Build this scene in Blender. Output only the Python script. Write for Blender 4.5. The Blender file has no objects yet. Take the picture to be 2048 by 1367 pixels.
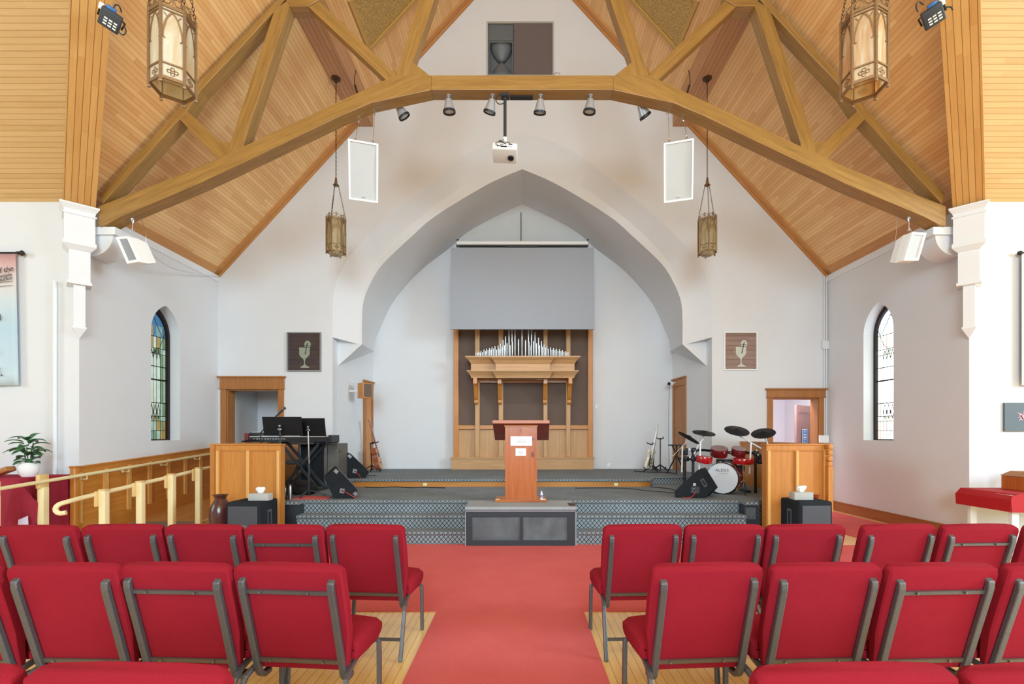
import bpy, bmesh, math, random
from mathutils import Vector, Matrix
from mathutils.geometry import tessellate_polygon
random.seed(7)
PI = math.pi
SC = bpy.context.scene
COL = SC.collection

# ---------------- camera ----------------
F, CX, CY, CH = 967.0, 1040.0, 868.0, 1.45
cam_d = bpy.data.cameras.new('camera')
cam = bpy.data.objects.new('camera', cam_d)
COL.objects.link(cam)
cam.location = (0, 0, CH)
cam.rotation_euler = (PI / 2, 0, 0)
cam_d.sensor_width = 36.0
cam_d.lens = F * 36.0 / 2048.0
cam_d.shift_x = (1024 - CX) / 2048.0
cam_d.shift_y = (CY - 683.5) / 2048.0
cam_d.clip_start = 0.05
SC.camera = cam

# ---------------- world, exposure ----------------
SC.view_settings.view_transform = 'Standard'
SC.view_settings.look = 'None'
SC.view_settings.gamma = 1.0
SC.view_settings.use_curve_mapping = False
SC.view_settings.exposure = -0.12
SC.cycles.max_bounces = 10
SC.cycles.diffuse_bounces = 4
SC.cycles.glossy_bounces = 4
SC.cycles.transmission_bounces = 6
SC.cycles.use_denoising = True
SC.cycles.sample_clamp_indirect = 6.0
wd = bpy.data.worlds.new('sky')
SC.world = wd
wd.use_nodes = True
bgn = wd.node_tree.nodes['Background']
bgn.inputs['Color'].default_value = (0.85, 0.93, 1.0, 1)
bgn.inputs['Strength'].default_value = 1.2


# ---------------- lights: daylight through the windows of the room, plus a fill in the side room ----------------
def area(name, loc, to, sx, sy, watts, col=(1, 1, 1)):
    d = bpy.data.lights.new(name, 'AREA')
    d.shape = 'RECTANGLE'
    d.size, d.size_y, d.energy, d.color = sx, sy, watts, col
    o = bpy.data.objects.new(name, d)
    COL.objects.link(o)
    o.location = loc
    o.rotation_euler = (Vector(to) - Vector(loc)).to_track_quat('-Z', 'Y').to_euler()
    return o


XL, XR, YG, YC = -5.79, 5.90, 9.28, 6.35
XM = (XL + XR) / 2
EZ = 4.50
SL = 1.09
RZ = EZ + SL * (XM - XL)
YM = YC - (XM - XL)
XTL, XTR = -14.5, 14.6
YB = -8.0
DAY = (.70, .945, 1.10)
area('daylight_right_transept', (XTR + .15, -1.0, 4.6), (XTR - 3, -1.1, 3.2), 4.2, 3.8, 2000, DAY)
area('daylight_left_transept', (XTL - .15, -1.0, 4.6), (XTL + 3, -1.1, 3.2), 4.2, 3.8, 560, DAY)
area('daylight_rear', (XM, YB - .15, 5.0), (XM, YB + 3, 4.3), 5.6, 4.6, 1450, DAY)
area('side_room_fill', (5.3, 9.95, 2.85), (5.6, 10.5, 0), 1.2, .7, 100, (.86, .9, 1))  # added lamp inside the windowless side room, lights the open door's face


# ---------------- colours ----------------
def lin(c):
    c = c / 255.0
    return c / 12.92 if c <= .04045 else ((c + .055) / 1.055) ** 2.4


def C(r, g, b, k=1.0):
    return (min(1, lin(r) * k), min(1, lin(g) * k), min(1, lin(b) * k), 1)


MATS = {}


def new_mat(name):
    m = bpy.data.materials.new(name)
    m.use_nodes = True
    nt = m.node_tree
    b = nt.nodes['Principled BSDF']
    MATS[name] = m
    return m, nt, b


def N(nt, typ, **kw):
    n = nt.nodes.new(typ)
    for k, v in kw.items():
        if k.startswith('i_'):
            key = k[2:]
            n.inputs[int(key) if key.isdigit() else key].default_value = v
        else:
            setattr(n, k, v)
    return n


def plain(name, col, rough=.6, metal=0, noise=0.0, nscale=20, bump=0, coat=0, emit=None, es=0, spec=None):
    m, nt, b = new_mat(name)
    b.inputs['Roughness'].default_value = rough
    b.inputs['Metallic'].default_value = metal
    b.inputs['Base Color'].default_value = col
    if coat:
        b.inputs['Coat Weight'].default_value = coat
        b.inputs['Coat Roughness'].default_value = .15
    if spec is not None:
        b.inputs['Specular IOR Level'].default_value = spec
    if emit:
        b.inputs['Emission Color'].default_value = emit
        b.inputs['Emission Strength'].default_value = es
    if noise or bump:
        tc = N(nt, 'ShaderNodeTexCoord')
        nz = N(nt, 'ShaderNodeTexNoise', i_Scale=nscale, i_Detail=4.0)
        nt.links.new(tc.outputs['Object'], nz.inputs['Vector'])
        if noise:
            mr = N(nt, 'ShaderNodeMapRange')
            mr.inputs['To Min'].default_value = 1 - noise
            mr.inputs['To Max'].default_value = 1 + noise
            nt.links.new(nz.outputs['Fac'], mr.inputs['Value'])
            mx = N(nt, 'ShaderNodeVectorMath', operation='SCALE')
            mx.inputs[0].default_value = col[:3]
            nt.links.new(mr.outputs[0], mx.inputs['Scale'])
            nt.links.new(mx.outputs[0], b.inputs['Base Color'])
        if bump:
            bp = N(nt, 'ShaderNodeBump', i_Strength=bump, i_Distance=.01)
            nt.links.new(nz.outputs['Fac'], bp.inputs['Height'])
            nt.links.new(bp.outputs[0], b.inputs['Normal'])
    return m


def wood(name, c1, c2, rough=.45, grain=1.0, plank=None, groove=.35, coat=0, knots=0.0, pvar=.35):
    """UV: u along the grain, v across, both in metres. plank=(width,length)"""
    m, nt, b = new_mat(name)
    L = nt.links.new
    b.inputs['Roughness'].default_value = rough
    if coat:
        b.inputs['Coat Weight'].default_value = coat
        b.inputs['Coat Roughness'].default_value = .2
    uv = N(nt, 'ShaderNodeUVMap')
    sep = N(nt, 'ShaderNodeSeparateXYZ')
    L(uv.outputs[0], sep.inputs[0])

    def M(op, a, bb=None, cc=None):
        n = N(nt, 'ShaderNodeMath', operation=op)
        for i, v in enumerate((a, bb, cc)):
            if v is None:
                continue
            if isinstance(v, (int, float)):
                n.inputs[i].default_value = v
            else:
                L(v, n.inputs[i])
        return n.outputs[0]
    u, v = sep.outputs[0], sep.outputs[1]
    rnd = None
    if plank:
        w, ln = plank
        vi = M('DIVIDE', v, w)
        fi = M('FLOOR', vi)
        wn = N(nt, 'ShaderNodeTexWhiteNoise', noise_dimensions='1D')
        L(fi, wn.inputs['W'])
        uj = M('FLOOR', M('ADD', M('DIVIDE', u, ln), M('MULTIPLY', wn.outputs['Value'], 7.3)))
        cmb = N(nt, 'ShaderNodeCombineXYZ')
        L(fi, cmb.inputs[0])
        L(uj, cmb.inputs[1])
        wn2 = N(nt, 'ShaderNodeTexWhiteNoise', noise_dimensions='3D')
        L(cmb.outputs[0], wn2.inputs['Vector'])
        rnd = wn2.outputs['Value']
        fr = M('FRACT', vi)
        edge = M('GREATER_THAN', M('ABSOLUTE', M('SUBTRACT', fr, .5)), .5 - .0028 / w)
    vec = N(nt, 'ShaderNodeCombineXYZ')
    L(M('MULTIPLY', u, 1.6 * grain), vec.inputs[0])
    L(M('MULTIPLY', v, 26 * grain), vec.inputs[1])
    if rnd is not None:
        L(M('MULTIPLY', rnd, 40), vec.inputs[2])
    nz = N(nt, 'ShaderNodeTexNoise', i_Scale=1.0, i_Detail=6.0, i_Roughness=.6, i_Distortion=.6)
    L(vec.outputs[0], nz.inputs['Vector'])
    vec2 = N(nt, 'ShaderNodeCombineXYZ')
    L(M('MULTIPLY', u, 6 * grain), vec2.inputs[0])
    L(M('MULTIPLY', v, 140 * grain), vec2.inputs[1])
    nz2 = N(nt, 'ShaderNodeTexNoise', i_Scale=1.0, i_Detail=3.0)
    L(vec2.outputs[0], nz2.inputs['Vector'])
    fac = M('ADD', M('MULTIPLY', nz.outputs['Fac'], 1.5), M('MULTIPLY', nz2.outputs['Fac'], .5))
    fac = M('SUBTRACT', fac, .55)
    if rnd is not None:
        fac = M('ADD', M('MULTIPLY', fac, 1 - pvar), M('MULTIPLY', rnd, pvar))
    mix = N(nt, 'ShaderNodeMix', data_type='RGBA')
    mix.inputs['A'].default_value = c1
    mix.inputs['B'].default_value = c2
    cl = N(nt, 'ShaderNodeClamp')
    L(fac, cl.inputs[0])
    L(cl.outputs[0], mix.inputs['Factor'])
    out = mix.outputs['Result']
    if plank:
        mg = N(nt, 'ShaderNodeMix', data_type='RGBA', blend_type='MULTIPLY')
        L(out, mg.inputs['A'])
        mg.inputs['B'].default_value = (groove, groove * .8, groove * .6, 1)
        L(edge, mg.inputs['Factor'])
        out = mg.outputs['Result']
        bp = N(nt, 'ShaderNodeBump', i_Strength=.4, i_Distance=.004, invert=True)
        L(edge, bp.inputs['Height'])
        L(bp.outputs[0], b.inputs['Normal'])
    if knots:
        vo = N(nt, 'ShaderNodeTexVoronoi', i_Scale=4.5)
        vv = N(nt, 'ShaderNodeCombineXYZ')
        L(M('MULTIPLY', u, .55), vv.inputs[0])
        L(v, vv.inputs[1])
        L(vv.outputs[0], vo.inputs['Vector'])
        mk = N(nt, 'ShaderNodeMix', data_type='RGBA', blend_type='MULTIPLY')
        L(out, mk.inputs['A'])
        mk.inputs['B'].default_value = (.25, .12, .06, 1)
        L(M('MULTIPLY', M('LESS_THAN', vo.outputs['Distance'], .1), knots), mk.inputs['Factor'])
        out = mk.outputs['Result']
    L(out, b.inputs['Base Color'])
    return m


def carpet(name, c1, c2, scale=160, lattice=False, line=None, bump=.3):
    m, nt, b = new_mat(name)
    L = nt.links.new
    b.inputs['Roughness'].default_value = .95
    b.inputs['Specular IOR Level'].default_value = .1
    tc = N(nt, 'ShaderNodeTexCoord')
    nz = N(nt, 'ShaderNodeTexNoise', i_Scale=scale, i_Detail=3.0)
    L(tc.outputs['Object'], nz.inputs['Vector'])
    nb = N(nt, 'ShaderNodeTexNoise', i_Scale=2.3, i_Detail=4.0)
    L(tc.outputs['Object'], nb.inputs['Vector'])
    ad = N(nt, 'ShaderNodeMath', operation='MULTIPLY_ADD')
    L(nb.outputs['Fac'], ad.inputs[0])
    ad.inputs[1].default_value = .7
    sb = N(nt, 'ShaderNodeMath', operation='MULTIPLY_ADD')
    L(nz.outputs['Fac'], sb.inputs[0])
    sb.inputs[1].default_value = 1.0
    sb.inputs[2].default_value = -.35
    L(sb.outputs[0], ad.inputs[2])
    mix = N(nt, 'ShaderNodeMix', data_type='RGBA', clamp_factor=True)
    mix.inputs['A'].default_value = c1
    mix.inputs['B'].default_value = c2
    L(ad.outputs[0], mix.inputs['Factor'])
    out = mix.outputs['Result']
    if lattice:
        uv = N(nt, 'ShaderNodeUVMap')
        sep = N(nt, 'ShaderNodeSeparateXYZ')
        L(uv.outputs[0], sep.inputs[0])

        def M(op, a, bb=None):
            n = N(nt, 'ShaderNodeMath', operation=op)
            for i, v in enumerate((a, bb)):
                if v is None:
                    continue
                if isinstance(v, (int, float)):
                    n.inputs[i].default_value = v
                else:
                    L(v, n.inputs[i])
            return n.outputs[0]
        wob = M('MULTIPLY', nz.outputs['Fac'], .22)
        uu = M('MULTIPLY', sep.outputs[0], 17)
        vv = M('MULTIPLY', sep.outputs[1], 15)
        a1 = M('ABSOLUTE', M('SUBTRACT', M('FRACT', M('ADD', M('ADD', uu, vv), wob)), .5))
        a2 = M('ABSOLUTE', M('SUBTRACT', M('FRACT', M('ADD', M('SUBTRACT', uu, vv), wob)), .5))
        ln = M('LESS_THAN', M('MINIMUM', a1, a2), .085)
        ml = N(nt, 'ShaderNodeMix', data_type='RGBA')
        L(out, ml.inputs['A'])
        ml.inputs['B'].default_value = line
        L(ln, ml.inputs['Factor'])
        out = ml.outputs['Result']
    L(out, b.inputs['Base Color'])
    if bump:
        bp = N(nt, 'ShaderNodeBump', i_Strength=bump, i_Distance=.006)
        L(nz.outputs['Fac'], bp.inputs['Height'])
        L(bp.outputs[0], b.inputs['Normal'])
    return m


wallm = plain('wall_paint', C(226, 226, 228), .85, noise=.02, nscale=3)
wallw = plain('white_trim_paint', C(236, 237, 240), .6)
ceilm = wood('fir_planks', C(252, 210, 150), C(226, 168, 104), .45, plank=(.058, 1.0), groove=.72, pvar=.62)
ceilt = wood('fir_planks_arm', C(218, 182, 128), C(196, 152, 96), .45, plank=(.058, 2.4), groove=.7, pvar=.45)
valm = wood('valley_planks', C(224, 176, 110), C(200, 142, 78), .4, plank=(.062, 1.1), groove=.4, pvar=.5)
trusm = wood('stained_fir', C(180, 136, 70), C(122, 86, 38), .4, coat=.15)
oakm = wood('golden_oak', C(214, 144, 64), C(182, 108, 38), .38, coat=.25)
oakd = wood('aged_oak', C(186, 124, 66), C(146, 88, 42), .42)
honeyo = wood('honey_oak', C(236, 184, 108), C(214, 150, 74), .4)
firtr = wood('fir_trim', C(216, 156, 92), C(184, 122, 62), .45)
hornm = plain('horn_grey', C(104, 110, 114), .4)
spotm = plain('spot_metal', C(176, 178, 182), .3, .35)
matteb = plain('matte_black', C(18, 18, 20), .6, spec=.3)
tomred = plain('dark_tom_lacquer', C(104, 20, 24), .2, coat=.7)
oakl = wood('pale_oak', C(214, 170, 120), C(184, 134, 86), .45)
floorm = wood('maple_boards', C(252, 218, 140), C(236, 188, 104), .3, plank=(.057, .9), groove=.7, coat=.3)
rampf = wood('pine_boards', C(220, 164, 96), C(190, 130, 66), .35, plank=(.1, 1.6), coat=.3)
cream = plain('cream_paint', C(240, 222, 170), .45)
creamw = wood('honey_pine', C(232, 200, 140), C(212, 172, 104), .45)
lectm = wood('red_cedar', C(204, 116, 50), C(150, 62, 24), .28, grain=.6, coat=.6, knots=.85)
lectd = wood('dark_cedar', C(150, 54, 20), C(84, 22, 8), .28, grain=.6, coat=.5)
redc = carpet('red_carpet', C(226, 116, 112), C(208, 92, 92), 220)
blac = carpet('slate_carpet', C(168, 176, 178), C(122, 130, 134), 130, True, C(34, 40, 52))
slat = carpet('slate_carpet_top', C(180, 186, 188), C(136, 142, 146), 90, False)
chairf = carpet('crimson_fabric', C(164, 38, 52), C(132, 22, 36), 420, bump=.12)
chaird = plain('hammered_grey_metal', C(106, 107, 108), .4, .6, noise=.25, nscale=160, bump=.2)
chairbr = plain('bronze_grey_metal', C(120, 112, 98), .4, .6, noise=.2, nscale=120)
blackp = plain('black_plastic', C(26, 27, 30), .45)
blackf = carpet('black_speaker_carpet', C(52, 56, 60), C(26, 28, 31), 300, bump=.1)
blackg = plain('black_gloss', C(14, 14, 16), .22, coat=.4)
greyg = plain('speaker_grille', C(70, 74, 80), .55, noise=.1, nscale=300)
greyd = plain('charcoal_frame', C(44, 50, 56), .5, noise=.15, nscale=30)
greyp = plain('rubbed_grey_panel', C(92, 98, 100), .6, noise=.75, nscale=5)
chrome = plain('chrome', C(205, 208, 212), .18, 1)
steel = plain('brushed_steel', C(165, 168, 172), .33, 1)
silver = plain('pipe_metal', C(215, 218, 220), .3, .85)
whitep = plain('white_plastic', C(238, 238, 236), .4)
greyl = plain('light_grey_mesh', C(196, 198, 198), .7, noise=.06, nscale=300)
brassm = plain('antique_brass', C(150, 120, 86), .45, .6, noise=.25, nscale=60)
brassd = plain('dark_bronze', C(84, 60, 44), .5, .5, noise=.2, nscale=60)
screenm = plain('grey_screen_cloth', C(158, 162, 170), .8)
brownc = plain('brown_grille_cloth', C(112, 94, 84), .9, noise=.12, nscale=260)
ironm = plain('dark_iron', C(50, 40, 38), .5, .5)
redcloth = plain('burgundy_cloth', C(150, 24, 50), .8, noise=.08, nscale=12)
redcloth2 = plain('scarlet_cloth', C(178, 10, 26), .7, noise=.06, nscale=20)
lilac = plain('lilac_lining', C(210, 200, 225), .7)
leafm = plain('leaf_green', C(62, 112, 66), .45, noise=.35, nscale=14)
soil = plain('soil', C(60, 45, 35), .9)
vasem = plain('brown_glaze', C(84, 48, 42), .25, noise=.3, nscale=9, coat=.4)
papm = plain('paper_white', C(246, 246, 244), .7)
tboxm = plain('tissue_box_linen', C(186, 184, 176), .8, noise=.08, nscale=200)
drumred = plain('red_drum_lacquer', C(176, 14, 20), .2, coat=.7)
headm = plain('drum_head_white', C(226, 228, 232), .4)
inkm = plain('dark_ink', C(36, 34, 36), .6)
cymm = plain('rubber_cymbal', C(18, 18, 20), .6, spec=.3)
brasscy = plain('plate_ivory', C(225, 215, 180), .4)
gtw = plain('cream_guitar_lacquer', C(236, 226, 205), .3, coat=.5)
gtb = wood('mahogany', C(160, 82, 36), C(108, 44, 18), .3, coat=.5)
concd = plain('slate_box_paint', C(58, 64, 70), .5, noise=.1, nscale=40)


# ---------------- mesh builder ----------------
def Wp(px, py, Y):
    return Vector(((px - CX) * Y / F, Y, CH - (py - CY) * Y / F))


class MB:
    def __init__(s):
        s.b = bmesh.new()

    def face(s, pts):
        vs = [s.b.verts.new(p) for p in pts]
        return s.b.faces.new(vs)

    def box(s, x0, x1, y0, y1, z0, z1, M=None):
        c = [Vector((x, y, z)) for x in (x0, x1) for y in (y0, y1) for z in (z0, z1)]
        if M is not None:
            c = [M @ p for p in c]
        v = [s.b.verts.new(p) for p in c]
        for f in ((0, 1, 3, 2), (4, 6, 7, 5), (0, 4, 5, 1), (2, 3, 7, 6), (0, 2, 6, 4), (1, 5, 7, 3)):
            s.b.faces.new([v[i] for i in f])
        return s

    def prism(s, outer, d, holes=(), M=None):
        """outer/holes: lists of 3-D points in a plane, d: extrusion vector"""
        d = Vector(d)
        loops = [[Vector(p) for p in outer]] + [[Vector(p) for p in h] for h in holes]
        flat = [p for l in loops for p in l]
        tri = tessellate_polygon(loops)
        tf = (lambda p: M @ p) if M is not None else (lambda p: p)
        a = [s.b.verts.new(tf(p)) for p in flat]
        b2 = [s.b.verts.new(tf(p + d)) for p in flat]
        if not holes:
            s.b.faces.new(a)
            s.b.faces.new(b2[::-1])
        else:
            for t in tri:
                try:
                    s.b.faces.new([a[i] for i in t])
                    s.b.faces.new([b2[i] for i in t[::-1]])
                except ValueError:
                    pass
        k = 0
        for l in loops:
            n = len(l)
            for i in range(n):
                j = (i + 1) % n
                s.b.faces.new([a[k + i], a[k + j], b2[k + j], b2[k + i]])
            k += n
        return s

    def loft(s, rows, closed=False, cap=False):
        vr = [[s.b.verts.new(p) for p in r] for r in rows]
        n = len(rows[0])
        for r in range(len(rows) - 1):
            for i in range(n if closed else n - 1):
                j = (i + 1) % n
                s.b.faces.new([vr[r][i], vr[r][j], vr[r + 1][j], vr[r + 1][i]])
        if cap:
            s.b.faces.new(vr[0][::-1])
            s.b.faces.new(vr[-1])
        return s

    def tube(s, path, r, seg=8, closed=False, cap=True):
        P = [Vector(p) for p in path]
        n = len(P)
        rows = []
        rr = r if isinstance(r, (list, tuple)) else [r] * n
        prev = None
        for i in range(n):
            a = P[(i - 1) % n] if (closed or i > 0) else P[i]
            b = P[(i + 1) % n] if (closed or i < n - 1) else P[i]
            t = (b - a).normalized()
            if prev is None:
                up = Vector((0, 0, 1)) if abs(t.z) < .9 else Vector((1, 0, 0))
            else:
                up = prev
            x = t.cross(up)
            if x.length < 1e-4:
                x = t.cross(Vector((1, 0, 0)))
            x.normalize()
            y = x.cross(t).normalized()
            prev = y
            rows.append([P[i] + (x * math.cos(2 * PI * k / seg) + y * math.sin(2 * PI * k / seg)) * rr[i] for k in range(seg)])
        if closed:
            rows.append(rows[0])
        return s.loft(rows, True, cap and not closed)

    def bar(s, path, w, d, side=(1, 0, 0)):
        """rectangular bar: w along 'side', d perpendicular"""
        P = [Vector(p) for p in path]
        sd = Vector(side).normalized()
        rows = []
        for i in range(len(P)):
            t = (P[min(i + 1, len(P) - 1)] - P[max(i - 1, 0)]).normalized()
            x = (sd - t * sd.dot(t)).normalized()
            y = t.cross(x).normalized()
            rows.append([P[i] + x * a * w / 2 + y * b * d / 2 for a, b in ((-1, -1), (1, -1), (1, 1), (-1, 1))])
        return s.loft(rows, True, True)

    def lathe(s, prof, c=(0, 0, 0), seg=24, M=None, cap=True):
        c = Vector(c)
        rows = []
        for r, z in prof:
            row = [Vector((r * math.cos(2 * PI * k / seg), r * math.sin(2 * PI * k / seg), z)) for k in range(seg)]
            rows.append([(M @ p if M is not None else p) + c for p in row])
        return s.loft(rows, True, cap)

    def sphere(s, c, r, seg=16, sc=(1, 1, 1)):
        c = Vector(c)
        rows = []
        for i in range(seg // 2 + 1):
            a = PI * i / (seg // 2)
            rr = max(math.sin(a), 1e-3)
            rows.append([c + Vector((r * sc[0] * rr * math.cos(2 * PI * k / seg), r * sc[1] * rr * math.sin(2 * PI * k / seg), r * sc[2] * math.cos(a))) for k in range(seg)])
        return s.loft(rows, True, True)

    def rbox(s, w, d, h, r=.02, c=(0, 0, 0), M=None, seg=3):
        """rounded box via bevel"""
        t = bmesh.new()
        bmesh.ops.create_cube(t, size=1)
        for v in t.verts:
            v.co = Vector((v.co.x * w, v.co.y * d, v.co.z * h))
        bmesh.ops.bevel(t, geom=t.edges[:], offset=r, segments=seg, affect='EDGES', profile=.5)
        mp = {}
        for v in t.verts:
            p = v.co + Vector(c)
            mp[v] = s.b.verts.new(M @ p if M is not None else p)
        for f in t.faces:
            s.b.faces.new([mp[v] for v in f.verts])
        t.free()
        return s


def setuv(me, grain):
    g = Vector(grain).normalized()
    uvl = me.uv_layers.new(name='UVMap')
    for p in me.polygons:
        n = p.normal
        t = g - n * n.dot(g)
        if t.length < .15:
            t = Vector((0, 0, 1)) if abs(n.z) < .8 else Vector((1, 0, 0))
            t = t - n * n.dot(t)
        t.normalize()
        s2 = n.cross(t)
        if s2.z < -.01 or (abs(s2.z) <= .01 and s2.x + s2.y < 0):
            s2 = -s2
        for li in p.loop_indices:
            co = me.vertices[me.loops[li].vertex_index].co
            uvl.data[li].uv = (co.dot(t), co.dot(s2))


def part(name, mb, mat, parent=None, world=False, grain=(1, 0, 0), smooth=False, bevel=0, mats=None, solid=0):
    me = bpy.data.meshes.new(name)
    bm = mb.b
    bmesh.ops.remove_doubles(bm, verts=bm.verts, dist=1e-5)
    bmesh.ops.recalc_face_normals(bm, faces=bm.faces)
    bm.to_mesh(me)
    bm.free()
    setuv(me, grain)
    if world and parent is not None:
        M = parent.matrix_basis.copy()
        if parent.parent is not None:
            M = parent.parent.matrix_basis @ M
        me.transform(M.inverted())
    me.materials.append(MATS[mat] if isinstance(mat, str) else mat)
    for x in (mats or ()):
        me.materials.append(x)
    if smooth:
        for p in me.polygons:
            p.use_smooth = True
        if smooth != 'all':
            me.set_sharp_from_angle(angle=math.radians(38))
    o = bpy.data.objects.new(name, me)
    COL.objects.link(o)
    if parent is not None:
        o.parent = parent
    if bevel:
        md = o.modifiers.new('bevel', 'BEVEL')
        md.width = bevel
        md.segments = 2
        md.limit_method = 'ANGLE'
        md.angle_limit = math.radians(40)
    if solid:
        md = o.modifiers.new('solid', 'SOLIDIFY')
        md.thickness = solid
        md.offset = 0
    return o


def tag(o, label, cat, group=None):
    o['label'] = label
    o['category'] = cat
    if group:
        o['group'] = group
    return o


def thing(name, label, cat, loc=(0, 0, 0), rotz=0, group=None):
    o = bpy.data.objects.new(name, None)
    o.empty_display_size = .1
    COL.objects.link(o)
    o.matrix_basis = Matrix.Translation(Vector(loc)) @ Matrix.Rotation(rotz, 4, 'Z')
    return tag(o, label, cat, group)


def struct(name, mb, mat, **kw):
    o = part(name, mb, mat, **kw)
    o['kind'] = 'structure'
    return o


def dup(root, loc, rotz, label, group=None):
    r = root.copy()
    COL.objects.link(r)
    r.matrix_basis = Matrix.Translation(Vector(loc)) @ Matrix.Rotation(rotz, 4, 'Z')
    r['label'] = label
    if group:
        r['group'] = group
    for ch in list(root.children):
        c = ch.copy()
        COL.objects.link(c)
        c.parent = r
        for g in list(ch.children):
            d = g.copy()
            COL.objects.link(d)
            d.parent = c
    return r


def text_part(name, body, size, M, mat, parent, depth=.002, spacing=1.0):
    cu = bpy.data.curves.new(name, 'FONT')
    cu.body = body
    cu.size = size
    cu.extrude = depth
    cu.align_x = 'CENTER'
    cu.align_y = 'CENTER'
    cu.space_character = spacing
    t = bpy.data.objects.new(name, cu)
    COL.objects.link(t)
    bpy.context.view_layer.update()
    me = bpy.data.meshes.new_from_object(t.evaluated_get(bpy.context.evaluated_depsgraph_get()))
    bpy.data.objects.remove(t)
    me.transform(M)
    if parent is not None:
        PM = parent.matrix_basis.copy()
        me.transform(PM.inverted())
    me.materials.clear()
    me.materials.append(MATS[mat])
    o = bpy.data.objects.new(name, me)
    COL.objects.link(o)
    if parent is not None:
        o.parent = parent
    return o


def smoothline(pts, n):
    """Catmull-Rom through pts, resampled to n points by arc length"""
    P = [Vector(p) for p in pts]
    out = []
    for i in range(len(P) - 1):
        p0, p1, p2, p3 = P[max(i - 1, 0)], P[i], P[i + 1], P[min(i + 2, len(P) - 1)]
        for k in range(12):
            t = k / 12
            out.append(.5 * ((2 * p1) + (p2 - p0) * t + (2 * p0 - 5 * p1 + 4 * p2 - p3) * t * t + (3 * p1 - p0 - 3 * p2 + p3) * t ** 3))
    out.append(P[-1])
    d = [0]
    for i in range(1, len(out)):
        d.append(d[-1] + (out[i] - out[i - 1]).length)
    res = []
    j = 0
    for k in range(n):
        s = d[-1] * k / (n - 1)
        while j < len(d) - 2 and d[j + 1] < s:
            j += 1
        f = (s - d[j]) / max(d[j + 1] - d[j], 1e-9)
        res.append(out[j].lerp(out[j + 1], min(max(f, 0), 1)))
    return res


def face_M(origin, xdir, zdir=(0, 0, 1)):
    """matrix that puts local x,y (a drawing plane) on world xdir,zdir at origin"""
    x = Vector(xdir).normalized()
    y = Vector(zdir).normalized()
    z = x.cross(y)
    M = Matrix((x, y, z)).transposed().to_4x4()
    M.translation = Vector(origin)
    return M


# =====================================================================
# THE SETTING
# =====================================================================
# floor
m = MB()
m.box(XTL, XTR, YB, YG + .3, -.12, 0)
struct('floor', m, 'maple_boards', grain=(0, 1, 0))
m = MB()
m.box(4.0, 7.2, YG + .3, 13.2, -.12, 0)
struct('floor', m, 'red_carpet')

# carpets
m = MB()
m.prism([(-4.05, 3.95, 0), (5.0, 3.95, 0), (5.0, 6.3, 0), (-4.05, 6.38, 0)], (0, 0, .008))
tag(part('carpet', m, 'red_carpet'), 'wide red carpet on the floor in front of the stage steps', 'carpet')
m = MB()
m.box(4.72, 5.87, 6.75, 9.1, 0, .009)
tag(part('carpet', m, 'red_carpet'), 'red carpet strip along the right wall leading to the open side door', 'carpet')
m = MB()
m.prism([(-.70, -3.5, 0), (.52, -3.5, 0), (.52, 3.95, 0), (-.68, 3.95, 0)], (0, 0, .010))
tag(part('carpet_runner', m, 'red_carpet'), 'red carpet runner down the centre aisle between the chairs', 'carpet')

# ceilings: two crossing gables
def ceil(pts, mat, grain, flipx, flipy):
    m = MB()
    q = []
    for x, y, z in pts:
        if flipx:
            x = 2 * XM - x
        if flipy:
            y = 2 * YM - y
        q.append(Vector((x, y, z)))
    n = (q[1] - q[0]).cross(q[2] - q[0]).normalized()
    if n.z < 0:
        n = -n
    m.prism(q, n * .08)
    struct('ceiling', m, mat, grain=grain)


for fy in (False, True):
    for fx in (False, True):
        ceil([(XL, YG + .2, EZ), (XL, YC, EZ), (XM, YM, RZ), (XM, YG + .2, RZ)], 'fir_planks', (0, 1, 0), fx, fy)
        ceil([(XTL - .1, YC, EZ), (XL, YC, EZ), (XM, YM, RZ), (XTL - .1, YM, RZ)], 'fir_planks_arm', (1, 0, 0), fx, fy)

# curves of the chancel arch
MX = 2 * 1044.5


def mir(px):
    return MX - px


O_px = [(665, 674), (665, 640), (666, 600), (672, 567), (687, 533), (705, 505), (741, 467), (785, 426), (827, 392), (885, 344), (936, 306), (988, 282), (1044.5, 261)]
I_px = [(717, 688), (717, 640), (719, 602), (731, 563), (755, 520), (803, 468), (852, 426), (908, 384), (972, 350), (1044.5, 325)]
J_px = [(724, 688), (724, 640), (727, 602), (741, 566), (766, 527), (826, 470), (862, 438), (919, 401), (984, 364), (1044.5, 338)]
B_px = [(748, 702), (750, 682), (759, 660), (782, 611), (816, 566), (851, 532), (902, 494), (930, 468), (977, 440), (1044.5, 408)]
YI, YA = 9.55, 11.2
NC = 40


def curve(px, Y, side):
    pts = [Wp(x if side < 0 else mir(x), y, Y) for x, y in px]
    return smoothline(pts, NC)


Oc = {s: curve(O_px, YG, s) for s in (-1, 1)}
Ic = {s: curve(I_px, YI, s) for s in (-1, 1)}
Jc = {s: curve(J_px, YI, s) for s in (-1, 1)}
Bc = {s: curve(B_px, YA, s) for s in (-1, 1)}
XJ = {-1: Oc[-1][0].x, 1: Oc[1][0].x}
XA = {-1: -3.40, 1: 3.53}

# gable wall
def P2(x, z, y=YG):
    return Vector((x, y, z))


arch = [P2(XJ[-1], .0)] + Oc[-1] + Oc[1][::-1][1:] + [P2(XJ[1], .0)]
DL = (-5.65, -4.63, .28, 2.31)    # left door x0 x1 z0 z1
DR = (4.84, 5.73, 0, 2.15)
outer = [P2(XL, 0), P2(XJ[-1], 0)] + Oc[-1] + Oc[1][::-1][1:] + [P2(XJ[1], 0)]
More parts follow.
